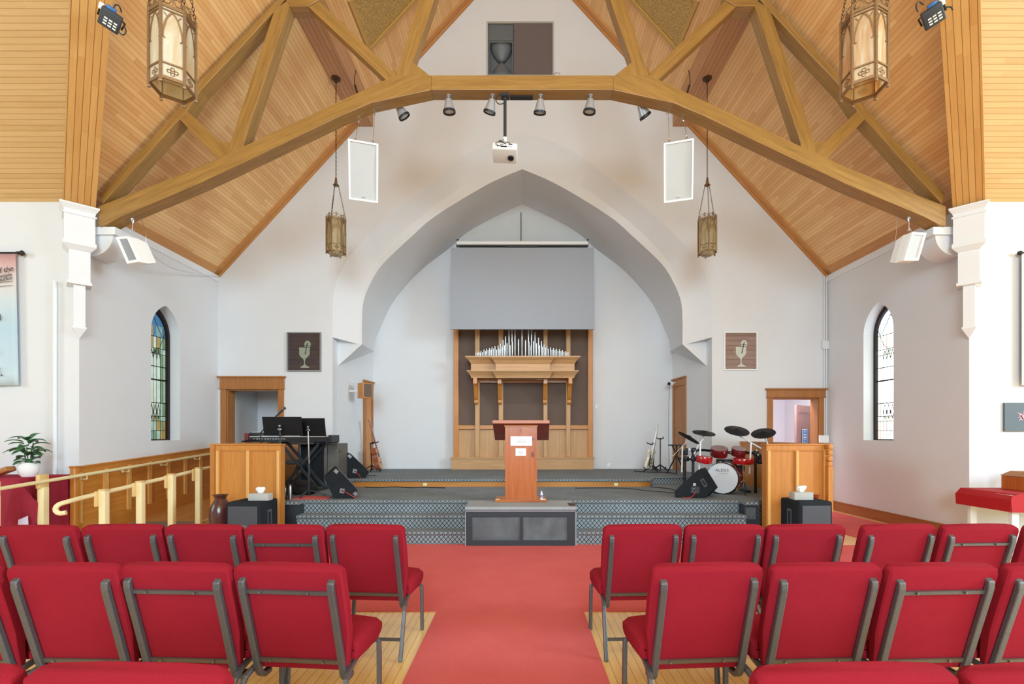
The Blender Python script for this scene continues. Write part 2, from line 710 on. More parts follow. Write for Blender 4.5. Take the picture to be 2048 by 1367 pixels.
# right door opening reaches the floor: part of the outline
outer += [P2(DR[0], 0), P2(DR[0], DR[3]), P2(DR[1], DR[3]), P2(DR[1], 0)]
outer += [P2(XR, 0), P2(XR, EZ), P2(XM, RZ + .02), P2(XL, EZ)]
# recess for the speaker in the gable
SPK = (Wp(975, 0, YG).x, Wp(1106, 0, YG).x, Wp(0, 152, YG).z, Wp(0, 46, YG).z)
hl = [P2(DL[0], DL[2]), P2(DL[1], DL[2]), P2(DL[1], DL[3]), P2(DL[0], DL[3])]
hs = [P2(SPK[0], SPK[2]), P2(SPK[1], SPK[2]), P2(SPK[1], SPK[3]), P2(SPK[0], SPK[3])]
m = MB()
m.prism(outer, (0, .22, 0), holes=[hl, hs])
struct('wall_front', m, 'wall_paint')
# close the speaker recess
m = MB()
m.box(SPK[0] - .05, SPK[1] + .05, YG + .22, YG + .26, SPK[2] - .05, SPK[3] + .05)
struct('wall_recess', m, 'wall_paint')

# arch surround: chamfer, lip and soffit
m = MB()
for s in (-1, 1):
    m.loft([Oc[s], Ic[s], Jc[s], Bc[s]])
struct('wall_arch', m, 'wall_paint', smooth=True)
# under-arch corbel wedges
for s in (-1, 1):
    m = MB()
    A, Bv, J0, D = Oc[s][0], Ic[s][0], Jc[s][0], Bc[s][0]
    E = Vector((XJ[s] + s * .03, YI, A.z))
    A2 = Vector((XJ[s] + s * .03, YG + .02, A.z))
    Cv = Vector((XJ[s] + s * .03, YI, 2.77))
    D2 = Vector((XA[s] + s * .03, YA, D.z))
    for f in ((A, Bv, E), (A, E, A2), (E, Bv, Cv), (Bv, J0, Cv), (J0, D, Cv), (D, D2, Cv)):
        m.face(f)
    struct('wall_arch_corbel', m, 'wall_paint')
# apse side walls and back wall
for s in (-1, 1):
    m = MB()
    zt = 4.2
    a, b_ = Vector((XJ[s], YG + .2, 0)), Vector((XA[s], YA, 0))
    off = Vector((.12 * s, 0, 0))
    m.prism([a, b_, b_ + off, a + off], (0, 0, zt))
    struct('wall_apse_' + ('left' if s < 0 else 'right'), m, 'wall_paint')
m = MB()
m.box(-3.9, 4.05, YA, YA + .12, 0, 7.4)
struct('wall_apse_back', m, 'wall_paint')
# side walls of the chancel bay with pointed windows
def arch_outline(y0, y1, zb, zs, za, n=10):
    """pointed arch outline in (y,z)"""
    ym = (y0 + y1) / 2
    h = (y1 - y0) / 2
    H = za - zs
    R = (h * h + H * H) / (2 * h)
    pts = [(y0, zb), (y1, zb)]
    a_max = math.asin(min(1, H / R))
    for k in range(n + 1):
        a = a_max * k / n
        pts.append((y1 - R + R * math.cos(a), zs + R * math.sin(a)))
    for k in range(n - 1, -1, -1):
        a = a_max * k / n
        pts.append((y0 + R - R * math.cos(a), zs + R * math.sin(a)))
    return pts


WIN = {-1: (7.587, 8.234, 1.35, 3.08, 3.55), 1: (7.638, 8.305, 1.35, 3.13, 3.62)}
for s, X in ((-1, XL), (1, XR)):
    w = arch_outline(*WIN[s])
    m = MB()
    out = [(X, YC - .0, 0), (X, YG + .2, 0), (X, YG + .2, EZ + .1), (X, YC, EZ + .1)]
    m.prism(out, (.25 * s, 0, 0), holes=[[(X, y, z) for y, z in w]])
    struct('wall_' + ('left' if s < 0 else 'right'), m, 'wall_paint')
    # transept front walls
    m = MB()
    x2 = XTL if s < 0 else XTR
    m.box(min(X + .25 * s, x2), max(X + .25 * s, x2), YC, YC + .25, 0, EZ + .1)
    struct('wall_transept_' + ('left' if s < 0 else 'right'), m, 'wall_paint')
    # transept rear walls and end walls
    m = MB()
    yr = 2 * YM - YC
    m.box(min(X, x2), max(X, x2), yr - .2, yr, 0, EZ + .1)
    struct('wall_rear_' + ('left' if s < 0 else 'right'), m, 'wall_paint')
    m = MB()
    ye = [(x2, YC + .25, 0), (x2, YC + .25, EZ), (x2, YM, RZ), (x2, yr - .2, EZ), (x2, yr - .2, 0)]
    hole = [[(x2, -1.0 - 2.1, 2.7), (x2, -1.0 + 2.1, 2.7), (x2, -1.0 + 2.1, 6.5), (x2, -1.0 - 2.1, 6.5)]]
    m.prism(ye, (.2 * s, 0, 0), holes=hole)
    struct('wall_end_' + ('left' if s < 0 else 'right'), m, 'wall_paint')
    m = MB()
    for k in range(5):
        y = -1.0 - 2.1 + 4.2 * k / 4
        m.box(x2 + (.05 if s > 0 else -.11), x2 + (.11 if s > 0 else -.05), y - .04, y + .04, 2.7, 6.5)
    for z in (2.72, 4.6, 6.48):
        m.box(x2 + (.05 if s > 0 else -.11), x2 + (.11 if s > 0 else -.05), -1.0 - 2.1, -1.0 + 2.1, z - .04, z + .04)
    struct('window_' + ('3' if s < 0 else '4'), m, 'aged_oak')
    # nave side walls behind the camera
    m = MB()
    m.box(min(X, X + .2 * s), max(X, X + .2 * s), YB, yr, 0, EZ + .1)
    struct('wall_nave_' + ('left' if s < 0 else 'right'), m, 'wall_paint')
m = MB()
yb = [(XL - .2, YB, 0), (XR + .2, YB, 0), (XR + .2, YB, EZ), (XM, YB, RZ), (XL - .2, YB, EZ)]
m.prism(yb, (0, -.2, 0), holes=[[(XM - 2.7, YB, 2.7), (XM + 2.7, YB, 2.7), (XM + 2.7, YB, 7.2), (XM - 2.7, YB, 7.2)]])
struct('wall_back', m, 'wall_paint')
m = MB()
for k in range(5):
    x = XM - 2.7 + 5.4 * k / 4
    m.box(x - .04, x + .04, YB - .11, YB - .05, 2.7, 7.2)
struct('window_5', m, 'aged_oak')

# stained glass windows
def glass_mat(name, col, s):
    m, nt, b = new_mat(name)
    b.inputs['Base Color'].default_value = (col[0] * .3, col[1] * .3, col[2] * .3, 1)
    b.inputs['Roughness'].default_value = .3
    tc = N(nt, 'ShaderNodeTexCoord')
    nz = N(nt, 'ShaderNodeTexNoise', i_Scale=9.0, i_Detail=4.0)
    nt.links.new(tc.outputs['Object'], nz.inputs['Vector'])
    mr = N(nt, 'ShaderNodeMapRange')
    mr.inputs['To Min'].default_value = s * .55
    mr.inputs['To Max'].default_value = s * 1.35
    nt.links.new(nz.outputs['Fac'], mr.inputs['Value'])
    b.inputs['Emission Color'].default_value = col
    nt.links.new(mr.outputs[0], b.inputs['Emission Strength'])
    return m


def lerp(a, b, t):
    return a + (b - a) * t


for s, X in ((-1, XL), (1, XR)):
    y0, y1, zb, zs, za = WIN[s]
    k = 1.1 if s < 0 else 6.0
    wh = (0 if s < 0 else .42)

    def gc(r, g, b):
        c = C(r, g, b)
        return tuple(lerp(c[i], 1, wh) for i in range(3)) + (1,)
    nm = 'left' if s < 0 else 'right'
    mats = [glass_mat('glass_%s_%d' % (nm, i), gc(*c), k * st) for i, (c, st) in enumerate([
        ((206, 226, 212), .72), ((176, 208, 188), .62), ((84, 140, 186), .55), ((196, 172, 104), .5), ((140, 172, 130), .5), ((214, 224, 200), .74), ((140, 184, 186), .55)])]
    g = arch_outline(y0, y1, zb, zs, za)
    xg = X + s * .215
    # frame
    inn = arch_outline(y0 + .05, y1 - .05, zb + .02, zs, za - .09)
    m = MB()
    m.prism([(X + s * .17, y, z) for y, z in g], (s * .07, 0, 0), holes=[[(X + s * .17, y, z) for y, z in inn]])
    fr = struct('window_' + ('1' if s < 0 else '2'), m, 'dark_iron')
    # glass: cells cut from a grid clipped by the arch
    bm = bmesh.new()
    vs = [bm.verts.new((xg, y, z)) for y, z in inn]
    bm.faces.new(vs)
    yy0, yy1 = y0 + .05, y1 - .05
    H = za - zb
    cuts_z = [zb + .16, zb + .32, zb + .40, zb + .62, zb + 1.0, zb + 1.43, zb + 1.52, zs - .02, zs + .16, zs + .30]
    cuts_y = [yy0 + .06, yy0 + .12, yy0 + .205, (yy0 + yy1) / 2, yy1 - .205, yy1 - .12, yy1 - .06]
    for z in cuts_z:
        bmesh.ops.bisect_plane(bm, geom=bm.verts[:] + bm.edges[:] + bm.faces[:], plane_co=(0, 0, z), plane_no=(0, 0, 1))
    for y in cuts_y:
        bmesh.ops.bisect_plane(bm, geom=bm.verts[:] + bm.edges[:] + bm.faces[:], plane_co=(0, y, 0), plane_no=(0, 1, 0))
    rr = random.Random(3)
    for f in bm.faces:
        c = f.calc_center_median()
        edge = c.y < yy0 + .12 or c.y > yy1 - .12
        if c.z > zs + .16:
            f.material_index = 2 if not edge else rr.choice([1, 2, 6])
        elif c.z > zs - .02:
            f.material_index = rr.choice([3, 6, 2])
        elif c.z > zb + 1.43:
            f.material_index = rr.choice([1, 3, 4, 0])
        elif c.z > zb + .40:
            f.material_index = rr.choice([0, 5, 0]) if not edge else rr.choice([1, 0, 1, 4])
        else:
            f.material_index = rr.choice([4, 3, 1, 6])
    mb = MB()
    mb.b.free()
    mb.b = bm
    gl = part('glass', mb, mats[0], parent=fr, world=True, mats=mats[1:])
    # lead cames
    m = MB()
    xl = xg - s * .006

    def came(pts, r=.005):
        m.tube([(xl, y, z) for y, z in pts], r, 4)

    def ztop(y):
        hh = (yy1 - yy0) / 2
        HH = za - .09 - zs
        R = (hh * hh + HH * HH) / (2 * hh)
        d = abs(y - (yy0 + yy1) / 2)
        return zs + math.sqrt(max(R * R - (R - hh + d) ** 2, 0))
    for y in cuts_y:
        came([(y, zb + .02), (y, min(ztop(y), zs if abs(y - (yy0 + yy1) / 2) < .2 else 9))], .004)
    for z in (zb + .16, zb + .32, zb + .40, zb + 1.43, zb + 1.52, zs - .02):
        came([(yy0, z), (yy1, z)])
    for z in (zb + .62, zb + 1.22):
        came([(yy0, z), (yy1, z)], .007)
    came([(yy0, zb + 1.0), (yy1, zb + 1.0)], .013)
    for i in range(4):
        ya = yy0 + .12 + i * (yy1 - yy0 - .24) / 4
        yb2 = ya + (yy1 - yy0 - .24) / 4
        ymid = (ya + yb2) / 2
        came([(ya, zb + .44), (ymid, zb + .60), (yb2, zb + .44)])
        came([(ya, zb + .50), (ymid, zb + .36), (yb2, zb + .50)])
        came([(ya, zb + 1.35), (ymid, zb + 1.5), (yb2, zb + 1.35)])
    ymid = (yy0 + yy1) / 2
    came([(yy0, zs + .1), (ymid - .15, zs - .18), (ymid, zs - .3), (ymid + .15, zs - .18), (yy1, zs + .1)])
    came([(yy0 + .08, zs), (ymid - .1, zs + .14), (ymid, zs + .3), (ymid + .1, zs + .14), (yy1 - .08, zs)])
    part('lead_came', m, 'dark_iron', parent=fr, world=True)

# wood trims at the ceiling edges of the chancel bay
def slope_pt(x, y, drop=0):
    d = min(x - XL, XR - x)
    return Vector((x, y, EZ + SL * d - drop))


for s in (-1, 1):
    m = MB()
    xe = XL if s < 0 else XR
    pts = [slope_pt(xe, YG, .0), slope_pt(XM, YG, .0)]
    n = Vector((-SL * (-s), 0, 1)).normalized() if False else (Vector((-SL, 0, 1)).normalized() if s < 0 else Vector((SL, 0, 1)).normalized())
    a, b_ = pts
    m.prism([a - n * .0, b_, b_ + Vector((0, -.16, 0)), a + Vector((0, -.16, 0))], -n * .025)
    m.prism([a, b_, b_ + Vector((0, -.045, 0)), a + Vector((0, -.045, 0))], -n * .05)
    struct('trim_' + ('1' if s < 0 else '2'), m, 'fir_trim', grain=(1, 0, SL if s < 0 else -SL))
    m = MB()
    u = Vector((-s, 0, SL)).normalized()
    a, b_ = Vector((xe, YC, EZ)), Vector((xe, YG, EZ))
    m.prism([a, b_, b_ + u * .14, a + u * .14], -n * .025)
    struct('trim_' + ('3' if s < 0 else '4'), m, 'fir_trim', grain=(0, 1, 0))
    # boxed purlin with flat underside
    m = MB()
    xa = -3.17 if s < 0 else 2 * XM + 3.17
    xb = xa - s * .35
    z0 = 7.35
    tri = [Vector((xa, 0, z0)), Vector((xb, 0, z0)), Vector((xb, 0, EZ + SL * abs(xb - xe))), Vector((xa, 0, EZ + SL * abs(xa - xe)))]
    ys = 3.9
    m.prism([p + Vector((0, ys, 0)) for p in tri], (0, YG - ys, 0))
    struct('trim_' + ('5' if s < 0 else '6'), m, 'purlin', grain=(0, 1, 0)) if 'purlin' in MATS else struct('trim_' + ('5' if s < 0 else '6'), m, wood('purlin', C(214, 166, 122), C(186, 132, 90), .5, plank=(.07, 2.0)), grain=(0, 1, 0))
    # white eave board
    m = MB()
    m.box(min(xe, xe - s * .02), max(xe, xe - s * .02), YC + .4, YG, EZ - .13, EZ - .01)
    struct('trim_' + ('7' if s < 0 else '8'), m, 'white_trim_paint')

# valley boards (boxed, planked) and their capitals
vd = {}
for s in (-1, 1):
    xe = XL if s < 0 else XR
    d = Vector((-s, -1, SL)).normalized()
    perp = Vector((-s, 1, 0)).normalized() if False else Vector((1 * (-s), 1, 0)).normalized()
    perp = Vector((s * -1, 1, 0)).normalized()
    nrm = d.cross(perp).normalized()
    if nrm.z > 0:
        nrm = -nrm
    base = Vector((xe, YC, EZ - .03)) + nrm * .10 + Vector((-s * .03, -.03, 0))
    top = base + d * 9.4
    w = .155
    m = MB()
    start = base - d * .12
    m.loft([[start - perp * w, start + perp * w, start + perp * w - nrm * .2, start - perp * w - nrm * .2],
            [top - perp * w, top + perp * w, top + perp * w - nrm * .2, top - perp * w - nrm * .2]], True, True)
    part('valley_board', m, 'valley_planks', grain=d)
    o = bpy.data.objects[-1] if False else None
for o in [x for x in bpy.data.objects if x.name.startswith('valley_board')]:
    o['kind'] = 'structure'
    o.name = 'trim_9'
for s in (-1, 1):
    xe = XL if s < 0 else XR
    T = thing('corner_capital', 'white stepped capital under the %s valley board, beside the %s speaker' % (('left', 'tilted') if s < 0 else ('right', 'sideways')), 'capital',
              (xe, YC, 0), 0)
    R = Matrix.Translation(Vector((xe, YC, 0))) @ Matrix.Rotation((-PI / 4 if s < 0 else PI / 4) + (0), 4, 'Z')
    # local: +x across the face, -y out of the corner
    # face direction: towards the nave centre
    R = Matrix.Translation(Vector((xe, YC, 0))) @ Matrix.Rotation(PI / 4 * (1 if s < 0 else -1), 4, 'Z')

    def slab(m, w, out, z0, z1):
        m.box(-w / 2, w / 2, -out, .12, z0, z1, M=R)
    m = MB()
    slab(m, .30, .16, 3.93, 4.38)
    slab(m, .33, .175, 4.27, 4.29)
    part('capital_box', m, 'white_trim_paint', T, True)
    m = MB()
    rows = []
    for w, o_, z in ((.30, .16, 4.30), (.31, .165, 4.33), (.35, .185, 4.36), (.385, .205, 4.385), (.385, .205, 4.405)):
        rows.append([R @ Vector(p) for p in ((-w / 2, -o_, z), (w / 2, -o_, z), (w / 2, .12, z), (-w / 2, .12, z))])
    m.loft(rows, True, True)
    part('cornice', m, 'white_trim_paint', T, True)
    m = MB()
    slab(m, .21, .12, 3.43, 3.9)
    rows = []
    for w, o_, z in ((.22, .13, 3.83), (.30, .165, 3.87), (.325, .18, 3.885), (.325, .18, 3.935)):
        rows.append([R @ Vector(p) for p in ((-w / 2, -o_, z), (w / 2, -o_, z), (w / 2, .12, z), (-w / 2, .12, z))])
    m.loft(rows, True, True)
    part('upper_shaft', m, 'white_trim_paint', T, True)
    m = MB()
    slab(m, .24, .135, 3.39, 3.43)
    slab(m, .115, .08, 2.83, 3.4)
    part('lower_shaft', m, 'white_trim_paint', T, True)
    m = MB()
    tip = R @ Vector((0, -.02, 2.70))
    q = [R @ Vector(p) for p in ((-.07, -.09, 2.83), (.07, -.09, 2.83), (.07, .05, 2.83), (-.07, .05, 2.83))]
    m.box(-.07, .07, -.09, .05, 2.83, 2.85, M=R)
    for i in range(4):
        m.face([q[i], q[(i + 1) % 4], tip])
    part('pendant_tip', m, 'white_trim_paint', T, True)
    # wall bracket under the truss end
    T2 = thing('truss_bracket', 'white rounded wall bracket carrying the %s end of the roof truss' % ('left' if s < 0 else 'right'), 'bracket', (xe, YC + .3, 4.0))
    m = MB()
    x1 = xe - s * .42
    m.box(min(xe, x1), max(xe, x1), YC + .06, YC + .42, 4.10, 4.20)
    part('bracket_top', m, 'white_trim_paint', T2, True)
    m = MB()
    prof = [(xe, 4.10), (xe - s * .36, 4.10)]
    for k in range(9):
        a = PI / 2 * k / 8
        prof.append((xe - s * (.08 + .28 * math.cos(a)), 4.10 - .27 * math.sin(a)))
    prof += [(xe, 3.83)]
    m.prism([(x, YC + .10, z) for x, z in prof], (0, .28, 0))
    part('bracket_scroll', m, 'white_trim_paint', T2, True, smooth=True)

# corner conduit pipes
m = MB()
m.tube([(XL - .28, YC - .04, 0), (XL - .28, YC - .04, 3.45)], .022, 8)
tag(part('wall_pipe', m, 'white_trim_paint', smooth=True), 'white vertical pipe on the left wall beside the white capital', 'pipe')
m = MB()
for dx in (0, .045):
    m.tube([(XR - .03 - dx, YG - .02, 0), (XR - .03 - dx, YG - .02, EZ - .02)], .012, 8)
m.box(XR - .12, XR - .003, YG - .05, YG - .003, Wp(0, 698, YG).z, Wp(0, 682, YG).z)
tag(part('conduit', m, 'wall_paint'), 'white electrical conduit up the right back corner', 'conduit')
m = MB()
m.box(XR - .19, XR - .015, YG - .075, YG - .035, Wp(0, 885, YG).z, Wp(0, 870, YG).z)
tag(part('switch_box', m, 'paper_white', bevel=.004), 'small white switch box beside the right doorway', 'switch')

# baseboard right, apse baseboards
m = MB()
m.box(XR - .022, XR, YC + .0, YG, 0, .2)
m.box(XR - .03, XR, YC, YG, .19, .205)
struct('baseboard_right', m, 'aged_oak', grain=(0, 1, 0))
m = MB()
m.box(XR - .045, XR - .022, YC, YG, 0, .025)
struct('baseboard_right_shoe', m, 'honey_pine', grain=(0, 1, 0))

# doors in the gable wall
def casing(name, x0, x1, z0, z1, ztop, y, mat, w=.1, d=.03):
    m = MB()
    m.box(x0 - w, x0, y - d, y + .02, z0, z1)
    m.box(x1, x1 + w, y - d, y + .02, z0, z1)
    m.box(x0 - w - .01, x1 + w + .01, y - d - .008, y + .02, z1, ztop - .03)
    m.box(x0 - w - .04, x1 + w + .04, y - d - .04, y + .02, ztop - .03, ztop)
    m.box(x0 - w - .02, x1 + w + .02, y - d - .018, y + .02, z1, z1 + .02)
    # lining
    m.box(x0, x0 + .02, y, y + .24, z0, z1)
    m.box(x1 - .02, x1, y, y + .24, z0, z1)
    m.box(x0, x1, y, y + .24, z1 - .02, z1)
    return struct(name, m, mat, grain=(0, 0, 1), bevel=.003)


casing('door_1', -5.65 + .02, -4.63, .28, 2.31, 2.56, YG, 'aged_oak', w=.105)
casing('door_2', 4.84, 5.73, 0, 2.15, 2.33, YG, 'aged_oak', w=.1)
# left passage
m = MB()
m.box(-5.75, -3.9, YG + .22, 12.0, .20, .28)
m.box(-5.85, -5.75, YG + .22, 12.0, .28, 2.7)
m.box(-5.75, -3.8, 10.6, 10.7, .28, 2.7)
m.box(-3.9, -3.8, YG + .22, 12.0, .28, 2.7)
m.box(-5.85, -3.8, YG + .22, 12.0, 2.7, 2.8)
struct('wall_passage', m, 'wall_paint')
# right side room
m = MB()
m.box(4.35, 4.4, YG + .22, 12.6, 0, 2.9)
m.box(4.35, 7.0, 12.6, 12.7, 0, 2.9)
m.box(6.9, 7.0, YG + .22, 12.6, 0, 2.9)
m.box(4.35, 7.0, YG + .22, 12.7, 2.9, 3.0)
struct('wall_side_room', m, 'wall_paint')
# open door leaf in the side room
T = thing('panel_door', 'brown panelled door standing open behind the right doorway', 'door', Wp(1633, 868, 10.2) * 1.0, 0)
a = Wp(1622, 868, 10.6)
b_ = Wp(1589, 868, 10.05)
a.z = b_.z = 0
dirv = (b_ - a).normalized()
nv = Vector((-dirv.y, dirv.x, 0))
Lf = .87
T.matrix_basis = Matrix.Translation(a)
M = Matrix((dirv, nv, Vector((0, 0, 1)))).transposed().to_4x4()
M.translation = a
doorbm = wood('side_door_stain', C(176, 134, 124), C(148, 106, 98), .4)
m = MB()
hh = 2.06
m.prism([(0, 0, .02), (Lf, 0, .02), (Lf, 0, hh), (0, 0, hh)], (0, .04, 0), holes=[[(.12, 0, 1.0), (Lf - .12, 0, 1.0), (Lf - .12, 0, hh - .15), (.12, 0, hh - .15)], [(.12, 0, .2), (Lf - .12, 0, .2), (Lf - .12, 0, .85), (.12, 0, .85)]], M=M)
part('door_leaf', m, doorbm, T, True, grain=(0, 0, 1))
m = MB()
m.box(.1, Lf - .1, .012, .028, .18, hh - .13, M=M)
part('door_panel', m, doorbm, T, True, grain=(0, 0, 1))
m = MB()
m.sphere(M @ Vector((.07, .07, 1.0)), .03, 10)
m.sphere(M @ Vector((.07, -.04, 1.0)), .03, 10)
part('door_knob', m, 'antique_brass', T, True, smooth=True)
# notice on the door leaf
blue = plain('notice_blue', C(90, 158, 228), .6)
sp = Wp(1605, 871, 10.0)
side = 1 if (M.inverted() @ Vector((0, 0, 1.4))).y > 0 else -1
yo = .043 if side > 0 else -.004
Mn = M.copy()
T3 = thing('door_notice', 'blue and white notice taped to the open side door', 'sign', M @ Vector((.42, yo, 1.3)))
m = MB()
m.box(.32, .59, yo - .001, yo + .002, 1.20, 1.56, M=M)
part('notice_sheet', m, 'paper_white', T3, True)
m = MB()
yy = yo + (.003 if side > 0 else -.003)
m.box(.333, .577, min(yy, yo), max(yy, yo), 1.225, 1.545, M=M)
part('notice_field', m, blue, T3, True)
m = MB()
y3 = yo + (.005 if side > 0 else -.005)
for (x0, x1, z0, z1) in ((.435, .475, 1.49, 1.525), (.40, .52, 1.43, 1.455), (.37, .54, 1.375, 1.40), (.40, .51, 1.34, 1.352), (.44, .48, 1.25, 1.29)):
    m.box(x0, x1, min(y3, yo), max(y3, yo), z0, z1, M=M)
part('notice_print', m, 'paper_white', T3, True)
# second frame beyond
m = MB()
m.box(5.98, 6.06, 9.75, 9.85, 0, 2.2)
m.box(6.30, 6.38, 10.25, 10.35, 0, 2.2)
struct('trim_10', m, doorbm, grain=(0, 0, 1))

# doors on the apse side walls
for s in (-1, 1):
    A = Vector((XJ[s], YG + .2, 0))
    Bv = Vector((XA[s], YA, 0))
    dv = (Bv - A).normalized()
    nv = Vector((-s, 0, 0))
    nv = (nv - dv * nv.dot(dv)).normalized()
    t0, t1 = ((10.66 - A.y) / dv.y, (11.14 - A.y) / dv.y) if s < 0 else ((10.45 - A.y) / dv.y, (11.12 - A.y) / dv.y)
    M = Matrix((dv, nv, Vector((0, 0, 1)))).transposed().to_4x4()
    M.translation = A
    m = MB()
    zt = 2.62 if s < 0 else 2.68
    m.box(t0, t0 + .1, 0, .03, .65, zt - .15, M=M)
    m.box(t1 - .06, t1, 0, .03, .65, zt - .15, M=M)
    m.box(t0, t1, 0, .035, zt - .15, zt, M=M)
    m.box(t0 - .02, t1 + .02, 0, .06, zt, zt + .03, M=M)
    fr = struct('door_' + ('3' if s < 0 else '4'), m, 'aged_oak', grain=(0, 0, 1))
    m = MB()
    m.box(t0 + .1, t1 - .06, 0, .012, .65, zt - .15, M=M)
    m.box(t0 + .13, t1 - .09, .0, .02, .75, 1.45, M=M)
    m.box(t0 + .13, t1 - .09, .0, .02, 1.6, zt - .25, M=M)
    part('door_leaf', m, 'golden_oak' if s < 0 else 'aged_oak', fr, grain=(0, 0, 1))


# =====================================================================
# ROOF TRUSS
# =====================================================================
YT, TD = 6.37, .20


def member(nm, px, T, side, mat='stained_fir', y0=YT, dep=TD, grain=None):
    pts = [Wp(x if side < 0 else mir(x), y, YT) for x, y in px]
    for p in pts:
        p.y = y0
    m = MB()
    m.prism(pts, (0, dep, 0))
    if grain is None:
        best = max(((pts[i] - pts[(i + 1) % len(pts)]) for i in range(len(pts))), key=lambda v: v.length)
        grain = best
    return part(nm, m, mat, T, True, grain=grain, bevel=.006)


T = thing('roof_truss', 'big brown timber roof truss spanning the chancel below the plank ceiling', 'truss', (XM, YT + .1, 4.3))
for s in (-1, 1):
    member('bottom_chord', [(196.5, 412), (300, 372), (400, 332.5), (520, 277), (680, 201.5), (790, 150.3), (862.5, 150.3), (862.5, 179.6), (741, 206), (680, 232), (520, 309.5), (400, 366), (239, 434), (213, 448), (197, 452)], T, s, grain=(1, 0, .46 if s < 0 else -.46))
    member('top_chord', [(196.5, 388.6), (355.6, 216), (400, 158), (505, 48), (552, 0), (640, -95), (660, -80), (566, 0), (551, 18), (400, 180), (372, 222), (205, 405)], T, s, y0=YT + .01, dep=.18)
    member('king_post', [(457, 307), (459, 287.5), (549, 17), (578, -2), (578, 12), (487, 285), (487, 294)], T, s, y0=YT + .005, dep=.17)
    member('top_block', [(560, -22), (637, -22), (637, 0), (616, 12), (578, 12)], T, s, grain=(1, 0, 0), y0=YT + .002, dep=.19)
    member('inner_brace', [(616, 12), (637, 0), (786, 141), (792, 150), (773, 160)], T, s, dep=.15, y0=YT + .012)
    member('upper_post', [(792, 150), (838, 0), (868, -100), (898, -100), (868, 0), (826, 123.6), (862, 152), (800, 158)], T, s, y0=YT + .006, dep=.16)
    member('short_strut', [(355.6, 235), (369, 217), (439, 282), (462, 283), (461, 304), (433.5, 316)], T, s, y0=YT + .015, dep=.08)
    member('gusset', [(735, 176), (762, 158), (770, 160), (740, 182)], T, s, y0=YT + .03, dep=.06)
member('collar_beam', [(862.5, 150.3), (mir(862.5), 150.3), (mir(862.5), 179.6), (862.5, 179.6)], T, -1, grain=(1, 0, 0))
m = MB()
zb = Wp(0, 179.6, YT).z
m.box(Wp(1020, 0, YT).x, Wp(1066, 0, YT).x, YT + .1, YT + .17, zb - .02, zb)
part('cable_plate', m, 'black_plastic', T, True)


def truss_bottom(px):
    x = px if px < 1044.5 else mir(px)
    pts = [(239, 434), (400, 366), (520, 309.5), (680, 232), (741, 206), (862.5, 179.6), (1100, 179.6)]
    for a, b in zip(pts, pts[1:]):
        if a[0] <= x <= b[0]:
            y = a[1] + (b[1] - a[1]) * (x - a[0]) / (b[0] - a[0])
            return Wp(0, y, YT).z
    return zb


# spot lights under the truss
def spot(px, tilt_x, tilt_y, label):
    X = (px - CX) * (YT + .1) / F
    z = truss_bottom(px if abs(px - 1044) < 240 else px)
    yy_ = YT + .10
    if abs(px - 1044) > 200:
        yy_, z = YT + .27, 6.02
        X = (px - CX) * yy_ / F
    T = thing('spotlight', label, 'spotlight', (X, yy_, z), group='spotlights under the truss')
    m = MB()
    m.lathe([(.028, 0), (.028, -.012), (.008, -.014), (.008, -.05)], seg=16)
    part('mount', m, 'spot_metal', T, smooth=True)
    R = Matrix.Translation((0, 0, -.045)) @ Matrix.Rotation(tilt_y, 4, 'Y') @ Matrix.Rotation(tilt_x, 4, 'X')
    m = MB()
    m.lathe([(.022, .0), (.040, -.012), (.050, -.05), (.074, -.135), (.079, -.16), (.070, -.16), (.062, -.14)], seg=24, M=R, cap=True)
    part('lamp_cone', m, 'spot_metal', T, smooth=True)
    m = MB()
    m.lathe([(.0795, -.150), (.084, -.152), (.084, -.178), (.072, -.178), (.070, -.150)], seg=24, M=R, cap=False)
    part('black_rim', m, 'black_plastic', T, smooth=True)
    m = MB()
    m.lathe([(.069, -.160), (.06, -.166), (.02, -.170), (.001, -.170)], seg=20, M=R)
    part('lens', m, 'light_grey_mesh', T, smooth=True)
    # beam added to brighten the arch soffit, aimed over the stage into the chancel
    d = bpy.data.lights.new('added_beam', 'SPOT')
    d.energy, d.spot_size, d.spot_blend, d.shadow_soft_size = 42, 1.9, 1.0, .06
    d.color = (.95, .98, 1.0)
    o = bpy.data.objects.new('added_beam', d)
    COL.objects.link(o)
    src = Vector((X, yy_ + .03, z - .30))
    o.matrix_basis = Matrix.Translation(src - Vector((X, yy_, z))) @ (Vector((X * .6, 10.6, 1.2)) - src).to_track_quat('-Z', 'Y').to_matrix().to_4x4()
    o.parent = T
    return T


for px, tx, ty, lb in ((795, .25, -.55, 'chrome spotlight under the truss, leftmost of the row, mostly tucked behind the beam'),
                   (897, .12, -.05, 'chrome spotlight under the truss, second from the left end of the row'),
                   (985, .3, .28, 'chrome spotlight under the truss right next to the projector pole'),
                   (1081, .3, .05, 'chrome spotlight under the truss, first one right of the projector pole'),
                   (1181, .12, .08, 'chrome spotlight under the truss, second one right of the projector pole'),
                   (1279, .25, -.6, 'chrome spotlight under the truss, rightmost of the row, mostly tucked behind the beam')):
    spot(px, tx, ty, lb)

